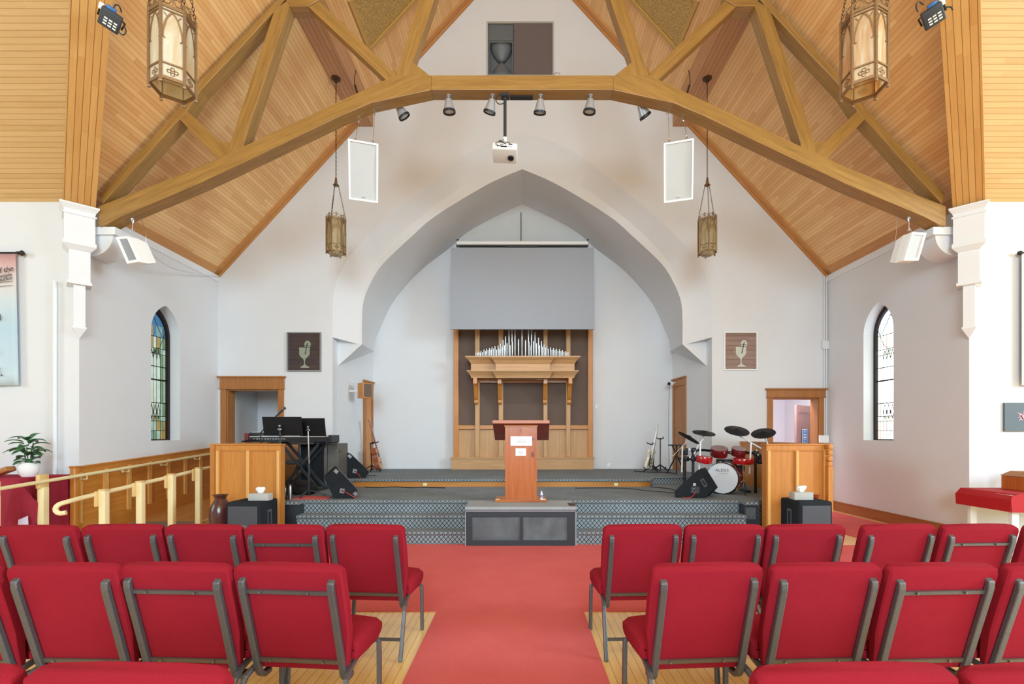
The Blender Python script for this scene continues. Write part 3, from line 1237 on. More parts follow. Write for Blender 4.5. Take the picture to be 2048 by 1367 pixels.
# projector on its pole
YP = YT + .10
X = (1010 - CX) * YP / F
zt = zb
zp = Wp(0, 284, YP).z
T = thing('projector', 'white ceiling projector hanging on a black pole under the truss', 'projector', (X, YP, zt))
m = MB()
m.box(X - .05, X + .05, YP - .05, YP + .05, zt - .035, zt)
m.tube([(X, YP, zt - .03), (X, YP, zp + .03)], .021, 16)
part('pole', m, 'charcoal_frame', T, True, smooth=True)
m = MB()
m.tube([(X - .06 + .06 * math.cos(a) + .0, YP - .02, zt - .075 + .06 * math.sin(a)) for a in [i * PI / 8 for i in range(4, 16)]], .006, 6)
part('cable', m, 'black_plastic', T, True, smooth=True)
m = MB()
m.tube([(X, YP, zp + .06), (X, YP, zp - .01)], .026, 16)
part('collar', m, 'white_plastic', T, True, smooth=True)
R = Matrix.Translation((X + .0, YP, zp - .15)) @ Matrix.Rotation(-.22, 4, 'X') @ Matrix.Rotation(.05, 4, 'Y')
m = MB()
m.rbox(.33, .26, .10, .018, M=R)
part('body', m, 'white_plastic', T, True, smooth=True)
R2 = R @ Matrix.Translation((0, -.128, 0))
m = MB()
m.box(-.13, .13, -.004, 0, -.03, .035, M=R2)
part('rear_panel', m, 'paper_white', T, True)
m = MB()
for x0, x1, z0, z1 in ((-.05, .03, -.028, -.008), (-.10, -.085, -.02, -.005), (.05, .065, -.02, -.012), (.05, .1, .012, .026), (-.06, -.02, .005, .012), (.08, .09, -.02, -.012)):
    m.box(x0, x1, -.008, -.003, z0, z1, M=R2)
part('socket', m, 'black_plastic', T, True)
m = MB()
P = [R2 @ Vector(p) for p in ((.02, -.005, .02), (-.06, -.03, .03), (-.12, -.02, .01), (-.1, -.03, -.02), (-.03, -.01, -.015))]
m.tube(smoothline(P, 14), .004, 6)
P = [Vector((X, YP, zp + .05)), Vector((X - .03, YP - .04, zp)), R2 @ Vector((-.08, -.02, .05)), R2 @ Vector((.06, -.02, .03)), R2 @ Vector((.07, -.005, .02))]
m.tube(smoothline(P, 16), .004, 6)
part('cable', m, 'black_plastic', T, True, smooth=True)
m = MB()
m.lathe([(.045, 0), (.04, -.02), (.02, -.03), (.001, -.032)], (0, 0, 0), 16, M=R @ Matrix.Translation((.08, .02, -.048)))
part('lens', m, 'black_gloss', T, True, smooth=True)

# small cable brackets and hanging loudspeakers
def hang_speaker(label, cpx, ctop, cbot, wpx, Y, yaw, pitch, roll, hooks, name='hanging_speaker', hookz=None, depth=.26):
    """flat white line speaker: centre px, heights, width"""
    X = (cpx - CX) * Y / F
    z1, z0 = Wp(0, ctop, Y).z, Wp(0, cbot, Y).z
    w, h = wpx * Y / F, z1 - z0
    T = thing(name, label, 'loudspeaker', (X, Y, z1), group='white speakers hung from the truss')
    R = Matrix.Translation((X, Y, (z0 + z1) / 2)) @ Matrix.Rotation(yaw, 4, 'Z') @ Matrix.Rotation(roll, 4, 'Y') @ Matrix.Rotation(pitch, 4, 'X')
    m = MB()
    # cabinet: front at -y, tapering back
    t = .022
    fr = [(-w / 2, 0, -h / 2), (w / 2, 0, -h / 2), (w / 2, 0, h / 2), (-w / 2, 0, h / 2)]
    rows = []
    for sx, y, sz in ((1, -.01, 1), (1.0, .05, 1), (.9, .14, .97), (.55, depth, .9)):
        rows.append([R @ Vector((x * sx, y, z * sz)) for x, _, z in fr])
    m.loft(rows, True, True)
    part('cabinet', m, 'white_plastic', T, True, bevel=.008)
    m = MB()
    inner = [(x * (1 - 2 * t / w), 0, z * (1 - 2 * t / h)) for x, _, z in fr]
    m.prism([(x, -.045, z) for x, _, z in fr], (0, .05, 0), holes=[[(x, -.045, z) for x, _, z in inner]], M=R)
    part('front_frame', m, 'paper_white', T, True)
    m = MB()
    rows = []
    n = 9
    for j in range(n):
        a = -1 + 2 * j / (n - 1)
        rows.append([R @ Vector((inner[0][0] + (inner[1][0] - inner[0][0]) * i / 6, -.030 + .020 * (1 - a * a) * (i / 6 - .3), inner[0][2] + (inner[2][2] - inner[0][2]) * j / (n - 1))) for i in range(7)])
    m.loft(rows)
    part('grille', m, 'light_grey_mesh', T, True, smooth='all')
    m = MB()
    m.box(-.02, .02, -.047, -.03, inner[0][2] + .025, inner[0][2] + .033, M=R)
    part('badge', m, 'chrome', T, True)
    for hx, hz in hooks:
        p = R @ Vector((hx, .03, h / 2))
        top = Vector((p.x, YT + .1 if hz is None else Y, truss_bottom(CX + p.x * F / YT) - .01 if hz is None else hz))
        m = MB()
        m.tube([top + Vector((0, 0, -.0)), top.lerp(p, .5) + Vector((.004, 0, 0)), p], .0035, 6)
        part('wire', m, 'chrome', T, True, smooth=True)
        m = MB()
        c = top + Vector((0, 0, -.05))
        m.tube([c + Vector((.014 * math.cos(a), 0, .045 * math.sin(a))) for a in [i * PI / 6 for i in range(12)]], .004, 6, closed=True)
        c = p + Vector((0, 0, .03))
        m.tube([c + Vector((.010 * math.cos(a), 0, .03 * math.sin(a))) for a in [i * PI / 6 for i in range(12)]], .004, 6, closed=True)
        part('shackle', m, 'chrome', T, True, smooth=True)
    return T


hang_speaker('white speaker hanging upright left of the projector, above the left far lantern', 727, 291, 397, 56, 6.47, .30, .40, .0, [(-.10, None), (.12, None)])
hang_speaker('white speaker hanging upright right of the projector', 1357, 290, 397, 56, 6.47, -.30, .40, .0, [(-.12, None), (.10, None)])


def corner_speaker(label, poly_front, side_dir, s):
    T = thing('corner_speaker', label, 'loudspeaker', Wp(265 if s < 0 else 1818, 462, 6.5), group='white speakers hung from the truss')
    pts = [Wp(x, y, 6.3) for x, y in poly_front]
    pts[0].y = pts[3].y = 6.30
    d = Vector(side_dir)
    m = MB()
    rows = [pts, [p + d * .45 for p in pts]]
    c = sum((p for p in pts), Vector()) / 4 + d
    rows.append([c + (p - sum(pts, Vector()) / 4) * .8 for p in pts])
    m.loft(rows, True, True)
    part('cabinet', m, 'white_plastic', T, True, bevel=.01)
    c0 = sum(pts, Vector()) / 4
    inn = [c0 + (p - c0) * .82 for p in pts]
    nd = -d.normalized() * .03
    m = MB()
    m.prism([p + nd for p in pts], -nd, holes=[[p + nd for p in inn]])
    part('front_frame', m, 'paper_white', T, True)
    m = MB()
    m.face([p + nd * .3 for p in inn])
    part('grille', m, plain('mid_grey_mesh', C(150, 152, 156), .7, noise=.05, nscale=200) if s < 0 else MATS['light_grey_mesh'], T, True)
    top = Wp(265 if s < 0 else 1818, 462, 6.48)
    hk = Wp(265 if s < 0 else 1818, 432 if s < 0 else 428, 6.48)
    m = MB()
    m.tube([hk, hk.lerp(top, .5), top], .006, 6)
    m.tube([hk + Vector((.015 * math.cos(a), 0, -.05 + .05 * math.sin(a))) for a in [i * PI / 6 for i in range(12)]], .006, 6, closed=True)
    m.tube([top + Vector((-.03, 0, 0)), top + Vector((-.01, 0, .04)), top + Vector((.01, 0, .04)), top + Vector((.03, 0, 0))], .005, 6)
    part('shackle', m, 'chrome', T, True, smooth=True)
    m = MB()
    w = [(283, 440), (292, 468), (291, 500), (300, 520)] if s < 0 else [(1796, 430), (1792, 470), (1790, 500), (1786, 512)]
    m.tube(smoothline([Wp(x, y, 6.55) for x, y in w], 14), .003, 6)
    part('wire', m, 'chrome', T, True, smooth=True)
    return T


corner_speaker('small white speaker hung tilted beside the left corner capital', [(237, 475), (260, 473), (283, 524), (260, 528)], (.14, .12, -.0), -1)
corner_speaker('small white speaker hung sideways beside the right corner capital', [(1820, 465), (1848, 467), (1832, 522), (1803, 522)], (-.07, .16, .0), 1)
m = MB()
m.tube(smoothline([Wp(296, 497, 6.62), Wp(318, 520, 7.0), Wp(352, 538, 7.6), Wp(400, 548, 8.5), Wp(436, 552, 9.2)], 24), .008, 6)
tag(part('speaker_wire', m, 'wall_paint', smooth=True), 'white wire sagging along the left wall below the ceiling edge', 'wire')

# =====================================================================
# LANTERNS
# =====================================================================
gl_l = None


def lantern_glass(name, c1, c2, es):
    m, nt, b = new_mat(name)
    L = nt.links.new
    tc = N(nt, 'ShaderNodeTexCoord')
    mp = N(nt, 'ShaderNodeMapping')
    mp.inputs['Scale'].default_value = (9, 9, 2.2)
    nz = N(nt, 'ShaderNodeTexNoise', i_Scale=1.6, i_Detail=4.0, i_Distortion=1.2)
    L(tc.outputs['Object'], mp.inputs[0])
    L(mp.outputs[0], nz.inputs['Vector'])
    cr = N(nt, 'ShaderNodeMapRange')
    cr.inputs['From Min'].default_value = .35
    cr.inputs['From Max'].default_value = .68
    L(nz.outputs['Fac'], cr.inputs['Value'])
    mix = N(nt, 'ShaderNodeMix', data_type='RGBA')
    mix.inputs['A'].default_value = c1
    mix.inputs['B'].default_value = c2
    L(cr.outputs[0], mix.inputs['Factor'])
    L(mix.outputs['Result'], b.inputs['Base Color'])
    b.inputs['Roughness'].default_value = .3
    tr = N(nt, 'ShaderNodeBsdfTranslucent')
    L(mix.outputs['Result'], tr.inputs['Color'])
    ms = N(nt, 'ShaderNodeMixShader')
    ms.inputs[0].default_value = es
    L(b.outputs[0], ms.inputs[1])
    L(tr.outputs[0], ms.inputs[2])
    L(ms.outputs[0], nt.nodes['Material Output'].inputs['Surface'])
    return m


lantern_glass('opal_glass', C(250, 240, 215), C(232, 190, 128), .55)
lantern_glass('pearl_glass', C(248, 244, 228), C(236, 214, 174), .5)
lantern_glass('amber_glass', C(214, 198, 160), C(170, 140, 92), .35)


def chain_mb(m, a, b, link=.034, r=.0022, w=.007):
    a, b = Vector(a), Vector(b)
    L = (b - a).length
    n = max(2, int(L / (link * .78)))
    t = (b - a).normalized()
    u = t.cross(Vector((.3, 1, .1))).normalized()
    v = t.cross(u)
    for i in range(n):
        c = a.lerp(b, (i + .5) / n)
        s = u if i % 2 else v
        hl = link / 2
        pts = [c + t * hl * math.sin(q) + s * w * math.cos(q) for q in [k * 2 * PI / 8 for k in range(8)]]
        m.tube(pts, r, 4, closed=True)


def make_lantern(R, H, loc, rot, zceil, label, glass, bowl, cone_dz=.62):
    """loc: centre of the bottom ring"""
    T = thing('hanging_lantern', label, 'lantern', loc, rot, 'hexagonal hanging lanterns')
    hx = [(R * math.cos(PI / 3 * k), R * math.sin(PI / 3 * k)) for k in range(6)]
    m = MB()
    for x, y in hx:
        m.tube([(x, y, -.025), (x, y, H + .05)], .0125, 6)
        m.sphere((x, y, -.03), .014, 8)
    for z, t in ((0, .022), (.105, .010), (H - .0, .022), (H - .03, .008)):
        for k in range(6):
            a, b = hx[k], hx[(k + 1) % 6]
            nx, ny = (a[0] + b[0]), (a[1] + b[1])
            m.bar([(a[0], a[1], z), (b[0], b[1], z)], .012, t, side=(nx, ny, 0))
    part('lantern_frame', m, 'antique_brass', T, smooth=True)
    for k in range(6):
        a, b = Vector((*hx[k], 0)), Vector((*hx[(k + 1) % 6], 0))
        a2, b2 = a * .965, b * .965
        m = MB()
        up = Vector((0, 0, 1))
        nrm = (a + b).normalized()
        m.prism([a2 + up * .01, b2 + up * .01, b2 + up * (H - .01), a2 + up * (H - .01)], -nrm * .004)
        pn = part('glass_panel', m, glass, T)
        # tracery
        m = MB()
        d = (b - a)
        W = d.length
        dn = d.normalized()

        def q(u, v):
            return a + dn * (W * u) + up * v - nrm * .002
        za = H - .035
        arc1 = smoothline([q(.09, H - .22), q(.13, H - .16), q(.28, H - .08), q(.5, za)], 10)
        arc2 = smoothline([q(.91, H - .22), q(.87, H - .16), q(.72, H - .08), q(.5, za)], 10)
        m.bar(arc1, .010, .006, side=dn)
        m.bar(arc2, .010, .006, side=dn)
        for u0, sg in ((.09, 1), (.91, -1)):
            m.bar([q(u0, H - .22), q(u0 + sg * .09, H - .235)], .008, .006, side=up)
        m.bar([q(.15, H - .05), q(.30, H - .08)], .006, .005, side=up)
        m.bar([q(.85, H - .05), q(.70, H - .08)], .006, .005, side=up)
        # quatrefoil band ornament
        c = q(.5, .055)
        for du, dv in ((.022, 0), (-.022, 0), (0, .018), (0, -.018)):
            cc = c + dn * du + up * dv
            m.tube([cc + dn * .012 * math.cos(t) + up * .012 * math.sin(t) for t in [i * PI / 4 for i in range(8)]], .003, 4, closed=True)
        part('tracery', m, 'antique_brass', pn)
        # crown scrolls
        m = MB()
        for sg in (-1, 1):
            pts = []
            for i in range(16):
                t = i / 15 * 2.1 * PI
                rr = .030 - .010 * i / 15
                pts.append(q(.5 + sg * .23, H + .045) + dn * sg * rr * -math.cos(t) + up * rr * math.sin(t))
            m.tube(pts, .004, 5)
        m.bar([q(.5, H), q(.5, H + .075)], .008, .006, side=dn)
        m.sphere(q(.5, H + .082), .014, 8, (1, .6, 1))
        part('crown_scroll', m, 'antique_brass', T)
    if bowl:
        m = MB()
        m.lathe([(R * .80, .0), (R * .78, -.02), (R * .6, -.045), (R * .3, -.058), (.001, -.062)], seg=24)
        part('glass_bowl', m, glass, T, smooth=True)
    zc = H + cone_dz
    m = MB()
    m.lathe([(.05, zc), (.045, zc + .012), (.028, zc + .02), (.016, zc + .12), (.010, zc + .135), (.001, zc + .138)], seg=16)
    m.sphere((0, 0, zc - .005), .022, 10)
    part('chain_cone', m, 'antique_brass', T, smooth=True)
    for k in (0, 2, 4) if bowl else range(6):
        m = MB()
        x, y = hx[k]
        chain_mb(m, (x, y, H + .05), (x * .25, y * .25, zc + .01), r=.0028, w=.008)
        part('chain', m, 'dark_bronze', T)
    m = MB()
    chain_mb(m, (0, 0, zc + .135), (0, 0, zceil - .07), link=.044, r=.0036, w=.010)
    part('chain', m, 'dark_bronze', T)
    m = MB()
    m.lathe([(.075, zceil), (.075, zceil - .015), (.055, zceil - .03), (.028, zceil - .035), (.024, zceil - .07), (.001, zceil - .075)], seg=20)
    part('canopy', m, 'dark_bronze', T, smooth=True)
    return T


YF = 8.02
for s, lb in ((-1, 'brass hexagonal lantern hanging far back on the left, in front of the gable wall'), (1, 'brass hexagonal lantern hanging far back on the right, in front of the gable wall')):
    px = 672 if s < 0 else 1414.5
    X = (px - CX) * YF / F
    z0 = Wp(0, 505, YF).z
    make_lantern(.150, .53, (X, YF, z0), .42 if s < 0 else .32, 7.35 - z0, lb, 'amber_glass', True, .585)
for s, lb, rot in ((-1, 'large near brass lantern with pale panes, upper left', .62), (1, 'large near brass lantern with amber panes, upper right', -.62 + PI / 3)):
    X, Y = (-2.60, 3.62) if s < 0 else (2.575, 3.62)
    z0 = 4.03
    make_lantern(.143, .52, (X, Y, z0), rot, (EZ + SL * (X - XL if s < 0 else XR - X)) - z0 + .02, lb, 'pearl_glass' if s < 0 else 'opal_glass', False, .66)

# =====================================================================
# GABLE: recessed speaker cabinet, ceiling grilles, stage lights
# =====================================================================
x0, x1, z0, z1 = SPK
T = thing('gable_speaker', 'recessed speaker cabinet with horn and brown cover high in the gable wall', 'loudspeaker', ((x0 + x1) / 2, YG + .1, z0))
xm = Wp(1028, 0, YG).x
m = MB()
fr = .02
m.prism([(x0 - fr, YG - .02, z0), (x1 + fr, YG - .02, z0), (x1 + fr, YG - .02, z1 + fr), (x0 - fr, YG - .02, z1 + fr)], (0, .03, 0), holes=[[(x0 + .01, YG - .02, z0 + .01), (x1 - .01, YG - .02, z0 + .01), (x1 - .01, YG - .02, z1 - .01), (x0 + .01, YG - .02, z1 - .01)]])
part('recess_frame', m, 'tissue_box_linen', T, True)
zh = Wp(0, 80, YG).z
m = MB()
m.box(x0 + .015, xm - .01, YG + .02, YG + .2, zh + .01, z1 - .015)
part('upper_cabinet', m, 'horn_grey', T, True, bevel=.006)
m = MB()
m.box(x0 + .015, xm - .01, YG + .19, YG + .21, z0 + .01, zh - .005)
m.prism([(x0 + .015, YG + .02, z0 + .01), (xm - .01, YG + .02, z0 + .01), (xm - .01, YG + .02, zh - .005), (x0 + .015, YG + .02, zh - .005)], (0, .18, 0), holes=[[(x0 + .04, YG + .02, z0 + .06), (xm - .035, YG + .02, z0 + .06), (xm - .035, YG + .02, zh - .03), (x0 + .04, YG + .02, zh - .03)]])
part('horn_cabinet', m, 'horn_grey', T, True)
xc = (x0 + xm) / 2 + .01
zc = (z0 + zh) / 2 + .015
hw = (xm - x0) / 2 - .05
for sg in (1, -1):
    m = MB()
    rows = []
    for j in range(8):
        t = j / 7
        w = hw * (.22 + .78 * math.sin(t * PI / 2) ** .9)
        zz = zc + sg * (.012 + t * ((zh - z0) / 2 - .06))
        rows.append([Vector((xc + w * math.cos(a), YG + .17 - (.03 + .12 * math.sin(a)) * (.4 + .6 * t) * 1.0, zz)) for a in [i * PI / 10 for i in range(11)]])
    m.loft(rows)
    m.face(rows[-1])
    m.face(rows[0])
    part('horn_lobe', m, 'horn_grey', T, True, smooth='all')
m = MB()
m.box(xm + .0, x1 - .015, YG + .0, YG + .03, z0 + .01, z1 - .015)
part('brown_cover', m, plain('taupe_cloth', C(112, 100, 98), .9, noise=.05, nscale=200), T, True)
m = MB()
for x, z in ((xm + .04, z1 - .06), (x1 - .06, z1 - .06), (x1 - .06, z0 + .06), (xm + .04, z0 + .06)):
    m.sphere((x, YG, z), .009, 8)
part('screw', m, 'chrome', T, True)
m = MB()
m.tube(smoothline([Wp(1107, 149, YG - .02), Wp(1114, 144, YG - .02), Wp(1121, 148, YG - .02)], 10), .005, 6)
part('wire', m, 'chrome', T, True, smooth=True)

meshm, nt, bb = new_mat('gold_grille_mesh')
bb.inputs['Roughness'].default_value = .5
uvn = N(nt, 'ShaderNodeUVMap')
vo = N(nt, 'ShaderNodeTexVoronoi', i_Scale=38.0)
vo.inputs['Randomness'].default_value = .35
nt.links.new(uvn.outputs[0], vo.inputs['Vector'])
rp = N(nt, 'ShaderNodeValToRGB')
rp.color_ramp.elements[0].color = C(110, 84, 40)
rp.color_ramp.elements[1].color = C(206, 170, 96)
rp.color_ramp.elements[0].position = .15
rp.color_ramp.elements[1].position = .5
nt.links.new(vo.outputs['Distance'], rp.inputs[0])
nt.links.new(rp.outputs[0], bb.inputs['Base Color'])
for s in (-1, 1):
    def sp(x, y, d):
        p = slope_pt(x, y)
        n = Vector((SL * (-s) * -1, 0, -1)).normalized() if False else Vector(((SL if s < 0 else -SL), 0, -1)).normalized()
        return p + n * d
    xa = -2.60 if s < 0 else 2 * XM + 2.60
    xb = xa - s * 1.25
    y0, y1 = 7.28, 8.26
    T = thing('ceiling_grille', 'brass mesh vent grille set in the %s slope of the plank ceiling' % ('left' if s < 0 else 'right'), 'grille', sp(xa, y0, 0))
    m = MB()
    o4 = [sp(xa, y0, .0), sp(xb, y0, 0), sp(xb, y1, 0), sp(xa, y1, 0)]
    i4 = [sp(xa - s * .04, y0 + .06, .0), sp(xb + s * .04, y0 + .06, 0), sp(xb + s * .04, y1 - .06, 0), sp(xa - s * .04, y1 - .06, 0)]
    dn = sp(0, 0, .035) - sp(0, 0, 0)
    m.prism(o4, dn, holes=[i4])
    part('grille_frame', m, plain('grille_gold_%d' % (s + 1), C(200, 158, 84), .45), T, True)
    m = MB()
    m.prism([p + dn * .1 for p in i4], dn * .3)
    part('grille_mesh', m, meshm, T, True, grain=(0, 1, 0))

# ceiling cable stubs near the lanterns
for s in (-1, 1):
    m = MB()
    m.tube(smoothline([Wp(x if s < 0 else mir(x), y, 7.4) for x, y in ((712, 140), (709, 158), (710, 172), (715, 186))], 12), .006, 6)
    m.tube([Wp(x if s < 0 else mir(x), y, 7.4) for x, y in ((710, 170), (716, 190))], .016, 8)
    tag(part('ceiling_cable', m, 'dark_bronze', smooth=True), 'thin dark cable stub dropping behind the truss on the %s side' % ('left' if s < 0 else 'right'), 'cable')

# stage lights strapped to the valley boards
def stage_light(s):
    if s < 0:
        ctr = Wp(221, 40, 4.86)
        poly = [(198, 42), (222, 24), (244, 46), (221, 62)]
    else:
        ctr = Wp(1866, 32, 4.86)
    T = thing('stage_light', 'small black LED stage light clamped high on the %s valley board' % ('left' if s < 0 else 'right'), 'stage light', ctr)
    R = Matrix.Translation(ctr) @ Matrix.Rotation(-s * .55, 4, 'Z') @ Matrix.Rotation(.75, 4, 'X') @ Matrix.Rotation(s * -.35, 4, 'Y')
    m = MB()
    m.rbox(.165, .10, .165, .012, M=R)
    part('housing', m, 'slate_box_paint', T, True, smooth=True)
    m = MB()
    for i in range(3):
        for j in range(3):
            m.box(-.045 + i * .038, -.018 + i * .038, -.056, -.048, -.055 + j * .026, -.042 + j * .026, M=R)
    part('led', m, 'paper_white', T, True)
    m = MB()
    m.rbox(.08, .05, .05, .012, c=(-.02 * -s, .03, .085), M=R)
    part('blue_fitting', m, plain('blue_foil_%d' % (s + 1), C(70, 130, 200), .25, .4), T, True, smooth=True)
    m = MB()
    m.rbox(.04, .04, .06, .008, c=(.09 * s, .03, .06), M=R)
    part('plug', m, 'paper_white', T, True, smooth=True)
    m = MB()
    m.tube([R @ Vector(p) for p in ((-.095, 0, -.02), (-.1, .09, .03), (0, .13, .05), (.1, .09, .03), (.095, 0, -.02))], .009, 6)
    part('yoke', m, 'black_plastic', T, True, smooth=True)
    m = MB()
    pl = [(247, 50), (252, 62), (246, 70), (236, 62), (234, 56)] if s < 0 else [(1836, 24), (1832, 12), (1838, 4), (1848, 10)]
    m.tube(smoothline([Wp(x, y, 4.84) for x, y in pl], 16), .006, 6)
    pl = [(226, 20), (230, 10), (238, 12), (243, 24)] if s < 0 else [(1876, 10), (1890, 14), (1902, 14), (1905, 20)]
    m.tube(smoothline([Wp(x, y, 4.90) for x, y in pl], 12), .007, 6)
    part('cable', m, 'black_plastic', T, True, smooth=True)


stage_light(-1)
stage_light(1)


# =====================================================================
# STAGE
# =====================================================================
ZS, ZU = .51, .65
XSL, XSR = -3.06, 3.10
NS = .025


def nosing_box(m, x0, x1, y0, y1, z0, z1, r=.022):
    """box with a rounded, slightly projecting front top edge (front = y0)"""
    prof = [(y1, z0), (y0, z0), (y0, z1 - 2.2 * r)]
    for k in range(7):
        a = -PI / 2 + PI * k / 6
        prof.append((y0 - .004 - r * math.cos(a) * .9, z1 - r + r * math.sin(a)))
    prof += [(y1, z1)]
    m.prism([(x0, y, z) for y, z in prof], (x1 - x0, 0, 0))


for xa_, xb_, sd in ((XSL, -.72, 'left'), (.74, XSR, 'right')):
    m = MB()
    nosing_box(m, xa_, xb_, 6.37, 6.602, 0, .17)
    tag(part('stage_step', m, 'slate_carpet', bevel=0), 'lowest carpeted grey stage step %s of the lectern platform' % sd, 'step')
    m = MB()
    nosing_box(m, xa_, xb_, 6.63, 6.858, 0, .34)
    tag(part('stage_step', m, 'slate_carpet'), 'second carpeted grey stage step %s of the lectern platform' % sd, 'step')
m = MB()
nosing_box(m, XSL, XSR, 6.89, YG - .02, 0, ZS)
m.box(-4.16, XSL, 6.86, YG - .02, .0, ZS)
m.box(XSR, 4.18, 6.86, YG - .02, .0, ZS)
struct('stage_floor', m, 'slate_carpet')
# upper platform
m = MB()
m.box(XJ[-1] + .02, XJ[1] - .02, YG - .02, YA, .0, ZU)
nosing_box(m, 2.2, 4.18, 9.16, YG + .0, ZS, ZU, .018)
struct('stage_floor', m, 'slate_carpet')
# projecting centre tread with oak fascia
out = []
xl, xr, yf = -4.15, 2.42, 8.68
pts = [(xl, yf)]
for k in range(9):
    a = -PI / 2 + PI / 2 * k / 8
    pts.append((xr - .28 + .28 * math.cos(a), yf + .28 + .28 * math.sin(a)))
pts += [(xr, YG - .02), (xl, YG - .02)]
m = MB()
m.prism([(x, y, ZS) for x, y in pts], (0, 0, ZU - ZS - .045))
T = thing('stage_riser', 'low curved upper step across the stage with an oak edge under grey carpet', 'step', (0, 9, ZS))
part('oak_fascia', m, 'golden_oak', T, True)
m = MB()
p2 = [(x + (.03 if x > 0 and x > xr - .3 else 0), y - (.035 if y < YG - .1 else 0)) for x, y in pts]
m.prism([(x, y, ZU - .05) for x, y in p2], (0, 0, .05))
part('carpet_top', m, 'slate_carpet', T, True, bevel=.018)
m = MB()
for px in (850, 1232):
    x = (px - CX) * 8.67 / F
    m.box(x - .035, x + .035, 8.665, 8.68, ZS + .015, ZS + .07)
part('socket_plate', m, 'cream_paint', T, True)

# cheek boxes at the ends of the steps
T = thing('step_cheek', 'black boxed cheek at the left end of the stage steps', 'panel', (-3.15, 6.7, 0))
m = MB()
m.prism([(-3.3, 6.72, 0), (XSL - .002, 6.72, 0), (XSL - .002, 6.72, .2), (XSL - .002, 6.86, .30), (XSL - .002, 6.86, .47), (-3.3, 6.86, .47)][:3] + [(XSL - .002, 6.72, .47), (-3.3, 6.72, .47)], (0, .14, 0))
part('cheek_box', m, 'charcoal_frame', T, True, bevel=.004)
m = MB()
m.box(-3.3, XSL - .002, 6.69, 6.86, .47, ZS + .004)
part('carpet_top', m, 'slate_carpet', T, True, bevel=.012)
T = thing('step_cheek', 'grey framed cheek box at the right end of the stage steps', 'panel', (3.2, 6.7, 0))
m = MB()
x0, x1 = XSR + .002, 3.30
m.prism([(x0, 6.70, 0), (x1, 6.70, 0), (x1, 6.70, .47), (x0, 6.70, .47)], (0, .03, 0), holes=[[(x0 + .025, 6.70, .27), (x1 - .025, 6.70, .27), (x1 - .025, 6.70, .44), (x0 + .025, 6.70, .44)]])
m.box(x0, x1, 6.73, 6.86, 0, .47)
part('cheek_box', m, 'charcoal_frame', T, True)
m = MB()
m.box(x0 + .02, x1 - .02, 6.715, 6.728, .265, .445)
part('inset_panel', m, 'rubbed_grey_panel', T, True)
m = MB()
m.box(x0, x1, 6.67, 6.86, .47, ZS + .004)
part('carpet_top', m, 'slate_carpet', T, True, bevel=.012)

# centre block carrying the lectern
T = thing('lectern_platform', 'dark carpet-topped box with two black panels in front of the stage steps', 'platform', (0, 6.55, 0))
x0, x1, yf = -.70, .715, 6.26
xm = .02
m = MB()
ph = .045
m.box(x0, x1, yf + .03, 6.855, .0, ZS - .06)
hole1 = [(x0 + .08, yf, .075), (xm - .022, yf, .075), (xm - .022, yf, ZS - .13), (x0 + .08, yf, ZS - .13)]
hole2 = [(xm + .022, yf, .075), (x1 - .10, yf, .075), (x1 - .10, yf, ZS - .13), (xm + .022, yf, ZS - .13)]
m.prism([(x0, yf, 0), (x1, yf, 0), (x1, yf, ZS - .06), (x0, yf, ZS - .06)], (0, .03, 0), holes=[hole1, hole2])
part('box_frame', m, 'charcoal_frame', T, True, bevel=.004)
for h in (hole1, hole2):
    m = MB()
    m.box(h[0][0], h[1][0], yf + .018, yf + .032, h[0][2], h[2][2])
    part('inset_panel', m, 'rubbed_grey_panel', T, True)
m = MB()
nosing_box(m, x0 - .01, x1 + .015, yf - .0, 6.862, ZS - .06, ZS + .004, .024)
m.box(x1 + .001, x1 + .015, yf, 6.86, 0, ZS - .05)
m.box(x0 - .012, x0 - .001, yf, 6.86, 0, ZS - .05)
part('carpet_top', m, 'slate_carpet_top', T, True)
m = MB()
m.box(x1 - .07, x1 + .018, yf + .07, yf + .3, ZS + .003, ZS + .009)
part('worn_corner_pad', m, 'dark_bronze', T, True)

# lectern
LY = 6.66
zb0 = ZS + .004
T = thing('lectern', 'reddish knotty wood lectern with white plaques on the centre platform', 'lectern', (.02, LY, zb0))
m = MB()
m.box(-.345, .37, LY - .0, LY + .42, zb0, zb0 + .035)
part('base_plate', m, 'red_cedar', T, True, bevel=.006)
m = MB()
cx0, cx1 = (1010 - CX) * (LY + .05) / F, (1074 - CX) * (LY + .05) / F
ztc = Wp(0, 853, LY + .05).z
m.box(cx0, cx1, LY + .05, LY + .36, zb0 + .035, ztc - .0)
part('column', m, 'red_cedar', T, True, grain=(0, 0, 1), bevel=.004)
m = MB()
m.box(cx0 - .01, cx1 + .01, LY + .035, LY + .1, ztc, ztc + .02)
part('cap_moulding', m, 'golden_oak', T, True)
m = MB()
hi = [(985, 841), (1099, 841)]
a = Wp(985, 846, LY - .02)
b_ = Wp(1099, 846, LY - .02)
c = Wp(1097.5, 880, LY + .42)
d = Wp(990, 880, LY + .42)
m.prism([a, b_, c, d], (0, .012, .03))
part('desk_top', m, 'dark_cedar', T, True, bevel=.004)
m = MB()
m.box(a.x, b_.x, LY - .045, LY - .015, a.z - .005, a.z + .042)
part('front_edge', m, 'red_cedar', T, True, bevel=.004)
yp = LY + .048
